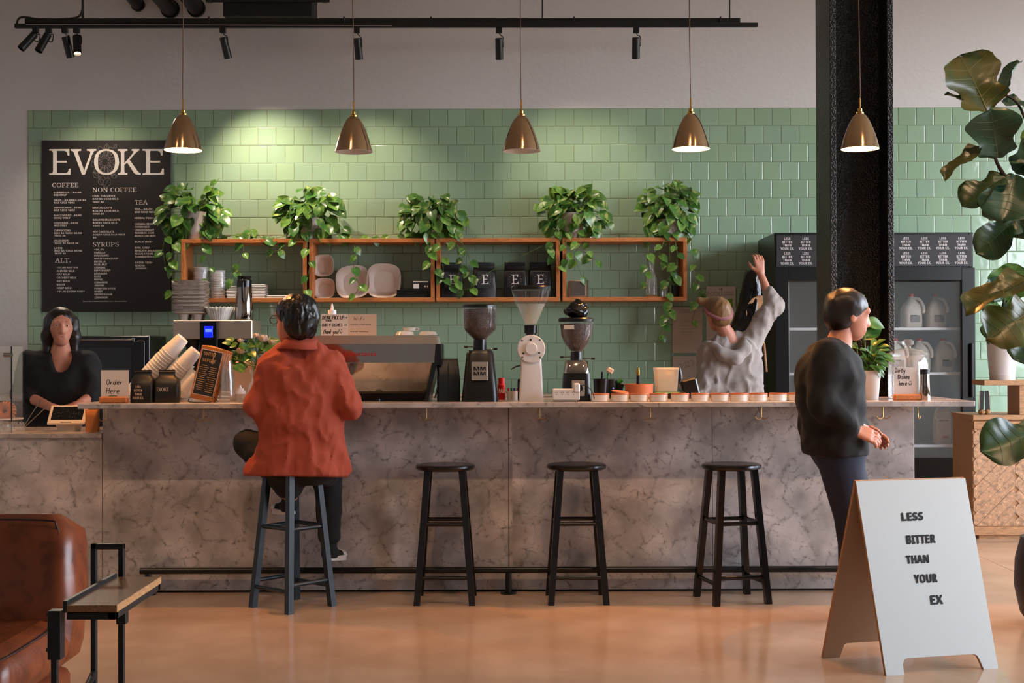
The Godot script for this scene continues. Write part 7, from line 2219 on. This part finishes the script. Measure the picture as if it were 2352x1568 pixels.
# ---------------------------------------------------------------- people
func head_shape(s: Sdf, c: Vector3, f: Vector3, up: Vector3, k := 1.0):      # skull, face and ears round c, looking along f
	up = up.normalized()
	f = (f - up * f.dot(up)).normalized()
	var r := f.cross(up)
	var b := Basis(r, up, -f)
	s.ell(c + (up * 0.030 - f * 0.018) * k, Vector3(0.074, 0.084, 0.094) * k, b, 0.03)
	s.ell(c + (-up * 0.028 + f * 0.022) * k, Vector3(0.058, 0.080, 0.066) * k, b, 0.03)
	s.ell(c + (-up * 0.094 + f * 0.050) * k, Vector3(0.030, 0.022, 0.028) * k, b, 0.03)
	s.cap(c + (f * 0.084 + up * 0.012) * k, c + (f * 0.106 - up * 0.030) * k, 0.007 * k, 0.012 * k, 0.014)
	s.cap(c + (f * 0.096 - up * 0.034 + r * 0.012) * k, c + (f * 0.096 - up * 0.034 - r * 0.012) * k, 0.008 * k, 0.008 * k, 0.01)
	s.cap(c + (f * 0.074 + up * 0.030 + r * 0.040) * k, c + (f * 0.074 + up * 0.030 - r * 0.040) * k, 0.013 * k, 0.013 * k, 0.02)
	s.cap(c + (f * 0.082 - up * 0.058 + r * 0.018) * k, c + (f * 0.082 - up * 0.058 - r * 0.018) * k, 0.007 * k, 0.007 * k, 0.012)
	s.cap(c + (f * 0.080 - up * 0.069 + r * 0.014) * k, c + (f * 0.080 - up * 0.069 - r * 0.014) * k, 0.008 * k, 0.008 * k, 0.012)
	for e in [-1.0, 1.0]:
		s.ell(c + (f * 0.094 + up * 0.008 + r * e * 0.032) * k, Vector3(0.018, 0.011, 0.014) * k, b, 0.012, true)
		s.ell(c + (f * 0.072 + up * 0.008 + r * e * 0.031) * k, Vector3(0.013, 0.013, 0.013) * k, b, 0.004)
		s.ell(c + (-f * 0.008 - up * 0.012 + r * e * 0.076) * k, Vector3(0.010, 0.030, 0.018) * k, Basis(up, e * 0.35) * b, 0.012)

func face_parts(o: Node3D, c: Vector3, f: Vector3, up: Vector3, hair: String, k := 1.0):
	up = up.normalized()
	f = (f - up * f.dot(up)).normalized()
	var r := f.cross(up)
	for e in [-1.0, 1.0]:
		var ec: Vector3 = c + (f * 0.0785 + up * 0.008 + r * e * 0.031) * k
		part(o, "eye", lathed([Vector2(0, 0.0075), Vector2(0.005, 0.006), Vector2(0.009, 0.001), Vector2(0.0105, -0.004)], 14), M["eye white"], ec, basis_y(f))
		part(o, "iris", lathed([Vector2(0, 0.0085), Vector2(0.003, 0.0079), Vector2(0.0048, 0.0064)], 12), M["iris"], ec, basis_y(f))
		part(o, "eyebrow", tubed(curve([c + (f * 0.088 + up * 0.027 + r * e * 0.014) * k, c + (f * 0.087 + up * 0.033 + r * e * 0.030) * k, c + (f * 0.074 + up * 0.029 + r * e * 0.048) * k], 3), 0.0038, 0.0022, 6), M[hair])
	part(o, "lips", tubed(curve([c + (f * 0.086 - up * 0.063 - r * 0.021) * k, c + (f * 0.093 - up * 0.063) * k, c + (f * 0.086 - up * 0.063 + r * 0.021) * k], 4), 0.0042, 0.0042, 6), M["lips"])

func hand_shape(wrist: Vector3, dir: Vector3, back: Vector3, thumb: float, curl: float) -> Sdf:   # palm and five fingers; back is the direction of the back of the hand
	var s := Sdf.new()
	dir = dir.normalized()
	back = (back - dir * back.dot(dir)).normalized()
	var side := dir.cross(back) * thumb
	var knuckle := wrist + dir * 0.088
	for i in 4:
		var o := side * (0.030 - i * 0.020)
		s.cap(wrist + o * 0.55 + dir * 0.012, knuckle + o, 0.014, 0.0105, 0.014)
	s.cap(wrist - dir * 0.03, wrist + dir * 0.01, 0.024, 0.023, 0.02)
	var lens := [0.072, 0.080, 0.074, 0.058]
	for i in 4:
		var p := knuckle + side * (0.030 - i * 0.020)
		var d := dir
		var a := curl * 0.5
		for j in 3:
			var axis := dir.cross(back)
			d = d.rotated(axis, -a)
			a = curl
			var q: Vector3 = p + d * lens[i] * [0.45, 0.30, 0.25][j]
			s.cap(p, q, [0.0095, 0.0088, 0.0080][j], [0.0088, 0.0080, 0.0070][j], 0.004)
			p = q
	var tp := wrist + dir * 0.022 + side * 0.026
	var t1 := tp + (side * 0.75 + dir * 0.65 - back * 0.25).normalized() * 0.038
	var t2 := t1 + (side * 0.30 + dir * 0.9 - back * 0.35 * (1.0 + curl)).normalized() * 0.030
	var t3 := t2 + (side * 0.05 + dir * 0.9 - back * 0.45 * (1.0 + curl)).normalized() * 0.024
	s.chain([tp, t1, t2, t3], [0.014, 0.0115, 0.0100, 0.0080], 0.008)
	return s

func shoe(o: Node3D, ankle: Vector3, heel: Vector3, toe: Vector3, star := false):   # canvas high-top with a white sole
	var d := (toe - heel).normalized()
	var upv := (ankle - heel)
	upv = (upv - d * upv.dot(d)).normalized()
	var side := d.cross(upv)
	var L := (toe - heel).length()
	var s := Sdf.new()
	s.cap(heel + d * 0.035 + upv * 0.035, toe - d * 0.045 + upv * 0.022, 0.034, 0.028, 0.03)
	s.cap(heel + d * 0.045 + upv * 0.04, ankle + upv * 0.01, 0.036, 0.037, 0.03)
	s.cut(-upv, heel + upv * 0.012)
	var upper := part(o, "shoe", nets([[s, 0.008]]), M["canvas black"])
	var b := MB.new()
	var lo := PackedVector3Array()
	var hi := PackedVector3Array()
	for i in 24:
		var t := -TAU * i / 24
		var x := cos(t)
		var z := sin(t)
		var p := heel + d * (L * 0.5 + x * L * 0.5) + side * z * (0.040 + 0.006 * x)
		lo.append(p - upv * 0.0)
		hi.append(p + upv * (0.024 + 0.006 * maxf(0, x)))
	b.loft([lo, hi], true, true)
	part(upper, "sole", b.done(), M["rubber white"])
	b = MB.new()
	b.lathe([Vector2(0.036, 0.0), Vector2(0.030, 0.018), Vector2(0.016, 0.028), Vector2(0, 0.032)], 16, toe - d * 0.036 + upv * 0.022, Basis(side, upv, side.cross(upv)))
	part(upper, "toe_cap", b.done(), M["rubber white"])
	for q in 3:
		var lp := (toe - d * 0.085 + upv * 0.052).lerp(ankle + d * 0.03, q * 0.3)
		part(upper, "lace", tubed(curve([lp - side * 0.02, lp + upv * 0.008 + d * 0.006, lp + side * 0.02], 4), 0.0025, 0.0025, 5), M["rubber white"])
	if star:
		var pts := PackedVector2Array()
		for i in 10:
			var t := PI / 2 + TAU * i / 10
			pts.append(Vector2(cos(t), sin(t)) * (0.016 if i % 2 == 0 else 0.0065))
		var c := ankle + Vector3(0, -0.012, 0.037)
		b = MB.new()
		b.extrude(pts, 0.0, 0.002, c, Basis())
		part(upper, "star_patch", b.done(), M["rubber white"])

func build_people():
	seated_man()
	grey_barista()
	till_barista()
	passer_by()

func seated_man():
	var o := thing("person", "person in a rust orange overshirt seated on the blue stool, back turned", "person", Vector3.ZERO)
	var d := 6.60
	var pel := P(690, 1040, d)
	var chest := P(694, 880, d + 0.03)
	var neck := P(688, 800, d - 0.01)
	var hc := P(676, 735, d - 0.02)
	var f := Vector3(-0.80, -0.05, -0.60).normalized()
	var shl := P(624, 838, d)
	var shr := P(762, 838, d)
	var ell_ := P(594, 935, d - 0.03)
	var elr := P(803, 930, d - 0.03)
	var hl := at(640, SLAB + 0.05, 6.83)
	var hr := at(770, SLAB + 0.05, 6.83)
	var hipl := P(655, 1065, d)
	var hipr := P(728, 1065, d)
	var kl := P(572, 1020, 6.74)
	var kr := P(752, 1090, 6.80)
	var al := P(666, 1140, 6.60)
	var ar := P(757, 1250, 6.79)
	# body: one continuous figure
	var s := Sdf.new()
	s.chain([pel, chest, neck], [0.10, 0.075, 0.050], 0.06)
	s.cap(shl, shr, 0.055, 0.055, 0.05)
	s.chain([shl, ell_, hl], [0.05, 0.042, 0.028], 0.02)
	s.chain([shr, elr, hr], [0.05, 0.042, 0.028], 0.02)
	s.chain([hipl, kl, al], [0.075, 0.052, 0.038], 0.03)
	s.chain([hipr, kr, ar], [0.075, 0.052, 0.036], 0.03)
	s.cap(neck - Vector3(0, 0.03, 0.015), hc - Vector3(0, 0.03, 0) - f * 0.02, 0.045, 0.050, 0.03)
	var hd := Sdf.new()
	head_shape(hd, hc, f, Vector3(0, 1, 0))
	hd.cap(hc - Vector3(0, 0.05, 0) - f * 0.02, neck - Vector3(0, 0, 0.01), 0.052, 0.048, 0.03)
	var h1 := hand_shape(hl, Vector3(0.25, -0.12, -1), Vector3.UP, 1.0, 0.25)
	var h2 := hand_shape(hr, Vector3(-0.25, -0.12, -1), Vector3.UP, -1.0, 0.25)
	part(o, "body", nets([[s, 0.013], [hd, 0.006], [h1, 0.005], [h2, 0.005]]), M["skin warm"])
	face_parts(o, hc, f, Vector3.UP, "hair black")
	# hair: full at the back, cut straight at the nape
	var hs := Sdf.new()
	hs.noise = noise(26.0, 2, 3); hs.amp = 0.007; hs.nscale = Vector3(1, 0.3, 1)
	hs.crease = noise(34.0, 2, 4); hs.camp = 0.005
	var back := -f
	hs.ell(hc + Vector3(0, 0.040, 0) + back * 0.022, Vector3(0.098, 0.094, 0.112), Basis(Vector3.UP.cross(back).normalized(), Vector3.UP, back), 0.03)
	hs.ell(hc + Vector3(0, -0.012, 0) + back * 0.048, Vector3(0.090, 0.085, 0.080), Basis(Vector3.UP.cross(back).normalized(), Vector3.UP, back), 0.04)
	hs.ell(hc + Vector3(0, -0.060, 0) + back * 0.058, Vector3(0.066, 0.045, 0.052), Basis(Vector3.UP.cross(back).normalized(), Vector3.UP, back), 0.03)
	hs.ell(hc + Vector3(0, -0.052, 0) + f * 0.082, Vector3(0.115, 0.080, 0.095), Basis(Vector3.UP.cross(back).normalized(), Vector3.UP, back), 0.012, true)
	part(o, "hair", nets([[hs, 0.0055]]), M["hair black"])
	# glasses
	var r := f.cross(Vector3.UP).normalized()
	var g := MB.new()
	for e in [-1.0, 1.0]:
		var c: Vector3 = hc + f * 0.108 + Vector3(0, 0.008, 0) + r * e * 0.034
		var pts := []
		for i in 17:
			var t := TAU * i / 16
			pts.append(c + r * cos(t) * 0.026 + Vector3(0, sin(t) * 0.021, 0))
		g.tube(pts, 0.0022, 0.0022, 6)
		g.tube([hc + f * 0.105 + Vector3(0, 0.014, 0) + r * e * 0.06, hc - f * 0.01 + Vector3(0, 0.010, 0) + r * e * 0.080], 0.0018, 0.0018, 5)
	g.tube([hc + f * 0.110 + Vector3(0, 0.010, 0) + r * 0.008, hc + f * 0.110 + Vector3(0, 0.010, 0) - r * 0.008], 0.0018, 0.0018, 5)
	part(o, "glasses", g.done(), M["black plastic"])
	# overshirt
	var j := Sdf.new()
	j.noise = noise(7.0, 3, 31); j.amp = 0.016; j.nscale = Vector3(1.25, 0.75, 1.0)
	j.crease = noise(5.5, 2, 77); j.camp = 0.012
	for q in [[642, 0.115], [692, 0.135], [742, 0.115]]:
		j.cap(P(q[0], 1080, d + 0.01), P(q[0] + (692 - q[0]) * 0.12, 960, d), q[1] * 1.06, q[1] * 0.92, 0.07)
		j.cap(P(q[0] + (692 - q[0]) * 0.12, 960, d), P(q[0] + (692 - q[0]) * 0.02, 868, d), q[1] * 0.92, q[1] * 0.90, 0.07)
	j.cap(P(645, 1080, d - 0.0), P(592, 1085, d + 0.02), 0.12, 0.075, 0.08)
	j.cap(P(740, 1075, d - 0.0), P(768, 1070, d + 0.02), 0.11, 0.07, 0.08)
	j.cap(P(632, 842, d), P(752, 842, d), 0.080, 0.080, 0.07)
	j.cap(P(660, 806, d), P(716, 806, d), 0.062, 0.062, 0.06)
	j.chain([P(628, 846, d), ell_, hl + Vector3(0, 0, 0.10)], [0.080, 0.068, 0.050], 0.035)
	j.chain([P(758, 846, d), elr, hr + Vector3(0, 0, 0.10)], [0.080, 0.068, 0.050], 0.035)
	j.cut(Vector3(-0.02, -1, 0.10), P(690, 1094, d - 0.14))
	# stays open at the neck
	j.ell(P(688, 772, d - 0.02), Vector3(0.056, 0.045, 0.056), Basis(), 0.01, true)
	var jk := part(o, "overshirt", nets([[j, 0.0105]]), M["jacket"])
	# collar: folded band round the neck
	var cb := MB.new()
	var ra := []
	var cc := P(689, 800, d - 0.01)
	var lay := [[0.066, 0.052], [0.072, 0.058], [0.085, 0.035], [0.112, 0.000], [0.106, -0.006], [0.078, 0.02], [0.062, 0.035]]
	for q in lay:
		var ring := PackedVector3Array()
		for i in 30:
			var t := -TAU * i / 30
			var front := clampf(-sin(t), 0.0, 1.0)
			ring.append(cc + Vector3(cos(t) * q[0] * 1.02, q[1] - front * 0.035 + 0.004 * cos(t * 3), sin(t) * q[0] * 0.92))
		ra.append(ring)
	cb.loft(ra, false, false)
	part(jk, "collar", cb.done(), M["jacket"])
	# trousers, shoes
	var t := Sdf.new()
	t.noise = noise(9.0, 2, 8); t.amp = 0.010
	t.cap(hipl, hipr, 0.10, 0.10, 0.05)
	t.chain([hipl, kl, al + Vector3(0, 0.04, 0)], [0.095, 0.070, 0.060], 0.03)
	t.chain([hipr, kr, ar + Vector3(0, 0.05, 0)], [0.095, 0.072, 0.058], 0.03)
	t.cut(Vector3.DOWN, Vector3(0, 0.0, 0))
	part(o, "trousers", nets([[t, 0.012]]), M["trousers black"])
	shoe(o, al, al + Vector3(0.02, -0.085, 0.02), al + Vector3(-0.10, -0.095, -0.16), true)
	shoe(o, ar, ar + Vector3(-0.015, -0.075, 0.045), ar + Vector3(0.05, -0.098, -0.15))

func grey_barista():
	var d := 9.6
	var o := thing("person", "person in a light grey jumper reaching up beside the fridge", "person", Vector3.ZERO)
	var f := Vector3(-0.45, -0.10, -0.88).normalized()
	var up := Vector3(-0.22, 0.95, 0.10).normalized()
	var hc := P(1648, 722, d)
	var neck := P(1672, 768, d)
	var pel := P(1690, 965, d)
	var chest := P(1682, 830, d)
	var sl := P(1634, 806, d)
	var sr := P(1722, 792, d)
	var el := P(1618, 885, d - 0.02)
	var hl := P(1588, 948, d - 0.16)
	var er := P(1774, 700, d + 0.04)
	var hr := P(1747, 628, d + 0.10)
	var s := Sdf.new()
	s.chain([pel, chest, neck], [0.11, 0.085, 0.045], 0.06)
	s.cap(sl, sr, 0.05, 0.05, 0.05)
	s.chain([sl, el, hl], [0.045, 0.038, 0.026], 0.02)
	s.chain([sr, er, hr], [0.045, 0.038, 0.026], 0.02)
	s.cap(neck - Vector3(0, 0.03, 0), hc - up * 0.05 - f * 0.02, 0.055, 0.048, 0.03)
	var hip := pel + Vector3(0, -0.06, 0)
	for e in [-1, 1]: s.chain([hip + Vector3(e * 0.085, 0, 0), Vector3(hip.x + e * 0.09, 0.45, hip.z + 0.0), Vector3(hip.x + e * 0.095, 0.06, hip.z)], [0.085, 0.058, 0.04], 0.03)
	var hd := Sdf.new()
	head_shape(hd, hc, f, up)
	var h1 := hand_shape(hl, Vector3(-0.5, -0.5, -0.3), Vector3(-0.3, 0.5, 0.5), -1.0, 0.5)
	var h2 := hand_shape(hr, Vector3(-0.10, 1, -0.1), Vector3(0.2, 0.1, 1), -1.0, 0.5)
	part(o, "body", nets([[s, 0.014], [hd, 0.007], [h1, 0.006], [h2, 0.006]]), M["skin light"])
	face_parts(o, hc, f, up, "hair blond")
	var back := -f
	var hb := Basis(up.cross(back).normalized(), up, back).orthonormalized()
	var hs := Sdf.new()
	hs.noise = noise(24.0, 2, 3); hs.amp = 0.006; hs.nscale = Vector3(1, 0.3, 1)
	hs.ell(hc + up * 0.036 + back * 0.022, Vector3(0.086, 0.088, 0.104), hb, 0.03)
	hs.ell(hc - up * 0.03 + back * 0.045, Vector3(0.076, 0.065, 0.07), hb, 0.03)
	hs.cap(P(1632, 696, d + 0.01), P(1606, 690, d), 0.040, 0.022, 0.03)
	hs.ell(hc - up * 0.045 + f * 0.085, Vector3(0.10, 0.085, 0.09), hb, 0.012, true)
	part(o, "hair", nets([[hs, 0.008]]), M["hair blond"])
	# headband wound round the hair
	var bb := MB.new()
	var rings := []
	var hn := (up * 0.75 + back * 0.55).normalized()
	var bx := hb.x
	var bz := bx.cross(hn).normalized()
	var pts := []
	for i in 33:
		var t := TAU * i / 32
		pts.append(hc + up * 0.030 + back * 0.018 + bx * cos(t) * 0.088 + bz * sin(t) * 0.108)
	bb.tube(pts, 0.015, 0.015, 8, false)
	part(o, "headband", bb.done(), M["headband"])
	# jumper
	var j := Sdf.new()
	j.noise = noise(6.5, 3, 17); j.amp = 0.022; j.nscale = Vector3(1.2, 0.8, 1.0)
	j.crease = noise(5.0, 2, 71); j.camp = 0.016
	for q in [[1648, 0.12], [1688, 0.13], [1724, 0.12]]:
		j.cap(P(q[0] + 4, 990, d), P(q[0] - 2 + (1684 - q[0]) * 0.12, 822, d), q[1], q[1] * 0.88, 0.07)
	j.cap(sl, sr, 0.075, 0.075, 0.07)
	j.chain([sl, el, el.lerp(hl, 0.35)], [0.088, 0.085, 0.066], 0.05)
	j.chain([sr, er, er.lerp(hr, 0.45)], [0.092, 0.072, 0.052], 0.05)
	j.cap(P(1660, 780, d), P(1690, 778, d + 0.03), 0.055, 0.055, 0.05)
	j.cut(Vector3.DOWN, P(1690, 985, d))
	j.ell(hc - up * 0.02, Vector3(0.085, 0.10, 0.09), hb, 0.01, true)
	var jp := part(o, "jumper", nets([[j, 0.012]]), M["jumper"])
	# hood lying on the shoulders
	var hood := Sdf.new()
	hood.noise = noise(9.0, 2, 4); hood.amp = 0.012
	hood.chain([P(1640, 792, d - 0.09), P(1662, 812, d - 0.135), P(1690, 822, d - 0.14), P(1712, 800, d - 0.12), P(1712, 780, d - 0.05)], [0.030, 0.042, 0.045, 0.042, 0.030], 0.03)
	part(jp, "hood", nets([[hood, 0.012]]), M["jumper"])
	var tr := Sdf.new()
	tr.cap(hip + Vector3(-0.06, 0, 0), hip + Vector3(0.06, 0, 0), 0.125, 0.125, 0.05)
	for e in [-1, 1]: tr.chain([hip + Vector3(e * 0.085, 0, 0), Vector3(hip.x + e * 0.09, 0.45, hip.z), Vector3(hip.x + e * 0.095, 0.05, hip.z)], [0.105, 0.078, 0.062], 0.03)
	tr.cut(Vector3.DOWN, Vector3(0, 0.03, 0))
	part(o, "trousers", nets([[tr, 0.016]]), M["trousers black"])
	for e in [-1, 1]: shoe(o, Vector3(hip.x + e * 0.095, 0.09, hip.z), Vector3(hip.x + e * 0.095, 0.0, hip.z + 0.04), Vector3(hip.x + e * 0.10, 0.0, hip.z - 0.22))

func till_barista():
	var d := 8.45
	var o := thing("person", "person in a dark v-neck top working behind the till", "person", Vector3.ZERO)
	var f := Vector3(0.35, -0.12, 0.93).normalized()
	var up := Vector3(0.0, 1, -0.05)
	var hc := P(141, 752, d)
	var neck := P(140, 812, d)
	var pel := P(125, 985, d)
	var chest := P(130, 880, d)
	var sl := P(68, 832, d)
	var sr := P(200, 832, d)
	var el := P(52, 905, d - 0.04)
	var hl := P(118, 935, d - 0.24)
	var er := P(218, 905, d - 0.05)
	var hr := P(178, 930, d - 0.24)
	var s := Sdf.new()
	s.chain([pel, chest, neck], [0.10, 0.09, 0.050], 0.06)
	s.cap(sl, sr, 0.05, 0.05, 0.05)
	s.chain([sl, el, hl], [0.046, 0.040, 0.026], 0.02)
	s.chain([sr, er, hr], [0.046, 0.040, 0.026], 0.02)
	s.cap(neck - Vector3(0, 0.03, 0), hc - up * 0.05 - f * 0.02, 0.056, 0.050, 0.03)
	var hip := pel + Vector3(0, -0.08, 0)
	for e in [-1, 1]: s.chain([hip + Vector3(e * 0.085, 0, 0), Vector3(hip.x + e * 0.09, 0.45, hip.z), Vector3(hip.x + e * 0.095, 0.06, hip.z)], [0.085, 0.058, 0.04], 0.03)
	var hd := Sdf.new()
	head_shape(hd, hc, f, up)
	var h1 := hand_shape(hl, Vector3(0.75, -0.15, 0.45), Vector3(0, 1, 0.2), -1.0, 0.5)
	var h2 := hand_shape(hr, Vector3(-0.55, -0.15, 0.65), Vector3(0, 1, 0.2), 1.0, 0.5)
	part(o, "body", nets([[s, 0.014], [hd, 0.0055], [h1, 0.006], [h2, 0.006]]), M["skin light"])
	face_parts(o, hc, f, up, "hair brown")
	var back := -f
	var hb := Basis(up.cross(back).normalized(), up, back).orthonormalized()
	var hs := Sdf.new()
	hs.noise = noise(22.0, 2, 3); hs.amp = 0.005; hs.nscale = Vector3(1, 0.2, 1)
	hs.ell(hc + up * 0.040 + back * 0.030, Vector3(0.092, 0.086, 0.104), hb, 0.03)
	var rr := f.cross(Vector3.UP).normalized()
	for e in [-1.0, 1.0]:
		hs.chain([hc + up * 0.03 + back * 0.03 + rr * e * 0.070, hc - up * 0.06 + back * 0.02 + rr * e * 0.080, hc - up * 0.15 + back * 0.015 + rr * e * 0.085], [0.035, 0.036, 0.022], 0.03)
	hs.cap(hc + back * 0.06, hc - up * 0.14 + back * 0.07, 0.065, 0.05, 0.03)
	hs.ell(hc - up * 0.035 + f * 0.085, Vector3(0.066, 0.115, 0.085), hb, 0.012, true)
	part(o, "hair", nets([[hs, 0.008]]), M["hair brown"])
	var j := Sdf.new()
	j.noise = noise(7.0, 2, 6); j.amp = 0.014
	for q in [[98, 0.115], [134, 0.13], [172, 0.115]]:
		j.cap(P(q[0], 1010, d), P(q[0], 865, d), q[1], q[1] * 0.92, 0.07)
	j.cap(sl, sr, 0.070, 0.070, 0.06)
	j.chain([sl, el, el.lerp(hl, 0.3)], [0.072, 0.062, 0.05], 0.03)
	j.chain([sr, er, er.lerp(hr, 0.3)], [0.072, 0.062, 0.05], 0.03)
	j.ell(P(146, 808, d) + Vector3(0.01, 0, 0.10), Vector3(0.072, 0.125, 0.11), Basis(), 0.012, true)
	j.cut(Vector3.DOWN, P(125, 1020, d))
	part(o, "top", nets([[j, 0.012]]), M["shirt dark"])
	var tr := Sdf.new()
	tr.cap(hip + Vector3(-0.06, 0, 0), hip + Vector3(0.06, 0, 0), 0.115, 0.115, 0.05)
	for e in [-1, 1]: tr.chain([hip + Vector3(e * 0.085, 0, 0), Vector3(hip.x + e * 0.09, 0.45, hip.z), Vector3(hip.x + e * 0.095, 0.05, hip.z)], [0.100, 0.075, 0.06], 0.03)
	tr.cut(Vector3.DOWN, Vector3(0, 0.03, 0))
	part(o, "trousers", nets([[tr, 0.016]]), M["trousers black"])
	for e in [-1, 1]: shoe(o, Vector3(hip.x + e * 0.095, 0.09, hip.z), Vector3(hip.x + e * 0.095, 0.0, hip.z - 0.06), Vector3(hip.x + e * 0.11, 0.0, hip.z + 0.20))

func passer_by():
	var d := 6.28
	var o := thing("person", "person in a black top and dark jeans walking past the bar", "person", Vector3.ZERO)
	var f := Vector3(0.97, -0.15, -0.15).normalized()
	var up := Vector3(0.18, 1, 0).normalized()
	var hc := P(1950, 722, d)
	var neck := P(1926, 786, d)
	var chest := P(1908, 865, d)
	var pel := P(1924, 1010, d)
	var sl := P(1908, 822, d - 0.13)
	var sr := P(1912, 822, d + 0.13)
	var el := P(1890, 925, d - 0.17)
	var hl := P(1955, 985, d - 0.17)
	var er := P(1925, 925, d + 0.15)
	var hr := P(1970, 990, d + 0.12)
	var fa := at(1990, 0.085, d + 0.05)
	var fb := at(1958, 0.10, d - 0.12)
	var ka := P(1985, 1215, d + 0.06)
	var kb := P(1962, 1215, d - 0.10)
	var s := Sdf.new()
	s.chain([pel, chest, neck], [0.11, 0.105, 0.05], 0.06)
	s.cap(sl, sr, 0.05, 0.05, 0.05)
	s.chain([sl, el, hl], [0.046, 0.040, 0.026], 0.02)
	s.chain([sr, er, hr], [0.046, 0.040, 0.026], 0.02)
	s.chain([pel + Vector3(0.01, -0.05, -0.07), ka, fa], [0.085, 0.055, 0.038], 0.03)
	s.chain([pel + Vector3(-0.01, -0.05, 0.07), kb, fb], [0.085, 0.055, 0.038], 0.03)
	s.cap(neck - Vector3(0, 0.03, 0), hc - up * 0.05 - f * 0.02, 0.055, 0.048, 0.03)
	var hd := Sdf.new()
	head_shape(hd, hc, f, up, 0.96)
	var h1 := hand_shape(hl, Vector3(0.9, -0.3, 0.1), Vector3(0, 0.7, 0.7), -1.0, 0.5)
	var h2 := hand_shape(hr, Vector3(0.9, -0.3, 0.0), Vector3(0, 0.7, -0.7), 1.0, 0.5)
	part(o, "body", nets([[s, 0.014], [hd, 0.006], [h1, 0.006], [h2, 0.006]]), M["skin light"])
	face_parts(o, hc, f, up, "hair brown", 0.96)
	var back := -f
	var hb := Basis(up.cross(back).normalized(), up, back).orthonormalized()
	var hs := Sdf.new()
	hs.noise = noise(22.0, 2, 3); hs.amp = 0.005; hs.nscale = Vector3(1, 0.3, 1)
	hs.ell(hc + up * 0.036 + back * 0.022, Vector3(0.088, 0.086, 0.102), hb, 0.03)
	hs.ell(hc - up * 0.02 + back * 0.048, Vector3(0.078, 0.07, 0.07), hb, 0.03)
	hs.ell(hc - up * 0.045 + f * 0.085, Vector3(0.11, 0.085, 0.09), hb, 0.012, true)
	part(o, "hair", nets([[hs, 0.008]]), M["hair brown"])
	var j := Sdf.new()
	j.noise = noise(7.0, 2, 9); j.amp = 0.014
	for q in [-0.07, 0.0, 0.07]:
		j.cap(P(1918, 1025, d) + Vector3(0, 0, q), P(1908, 868, d) + Vector3(0, 0, q), 0.125, 0.135, 0.07)
	j.cap(P(1895, 880, d), P(1900, 980, d), 0.13, 0.11, 0.06)
	j.cap(sl, sr, 0.085, 0.085, 0.07)
	j.chain([sl, el, el.lerp(hl, 0.97)], [0.080, 0.068, 0.05], 0.03)
	j.chain([sr, er, er.lerp(hr, 0.97)], [0.080, 0.068, 0.05], 0.03)
	j.cut(Vector3(0, -1, 0), P(1920, 1045, d))
	j.ell(hc - up * 0.02, Vector3(0.08, 0.10, 0.085), hb, 0.01, true)
	part(o, "top", nets([[j, 0.012]]), M["shirt black"])
	var tr := Sdf.new()
	tr.cap(pel + Vector3(0, -0.02, -0.05), pel + Vector3(0, -0.02, 0.05), 0.125, 0.125, 0.05)
	tr.chain([pel + Vector3(0.01, -0.05, -0.07), ka, fa], [0.11, 0.075, 0.060], 0.03)
	tr.chain([pel + Vector3(-0.01, -0.05, 0.07), kb, fb], [0.11, 0.075, 0.060], 0.03)
	tr.cut(Vector3.DOWN, Vector3(0, 0.04, 0))
	part(o, "jeans", nets([[tr, 0.013]]), M["jeans"])
	shoe(o, fa + Vector3(0, 0.01, 0), Vector3(fa.x - 0.05, 0.0, fa.z), Vector3(fa.x + 0.20, 0.0, fa.z))
	shoe(o, fb + Vector3(0, 0.01, 0), Vector3(fb.x - 0.05, 0.0, fb.z), Vector3(fb.x + 0.20, 0.0, fb.z))
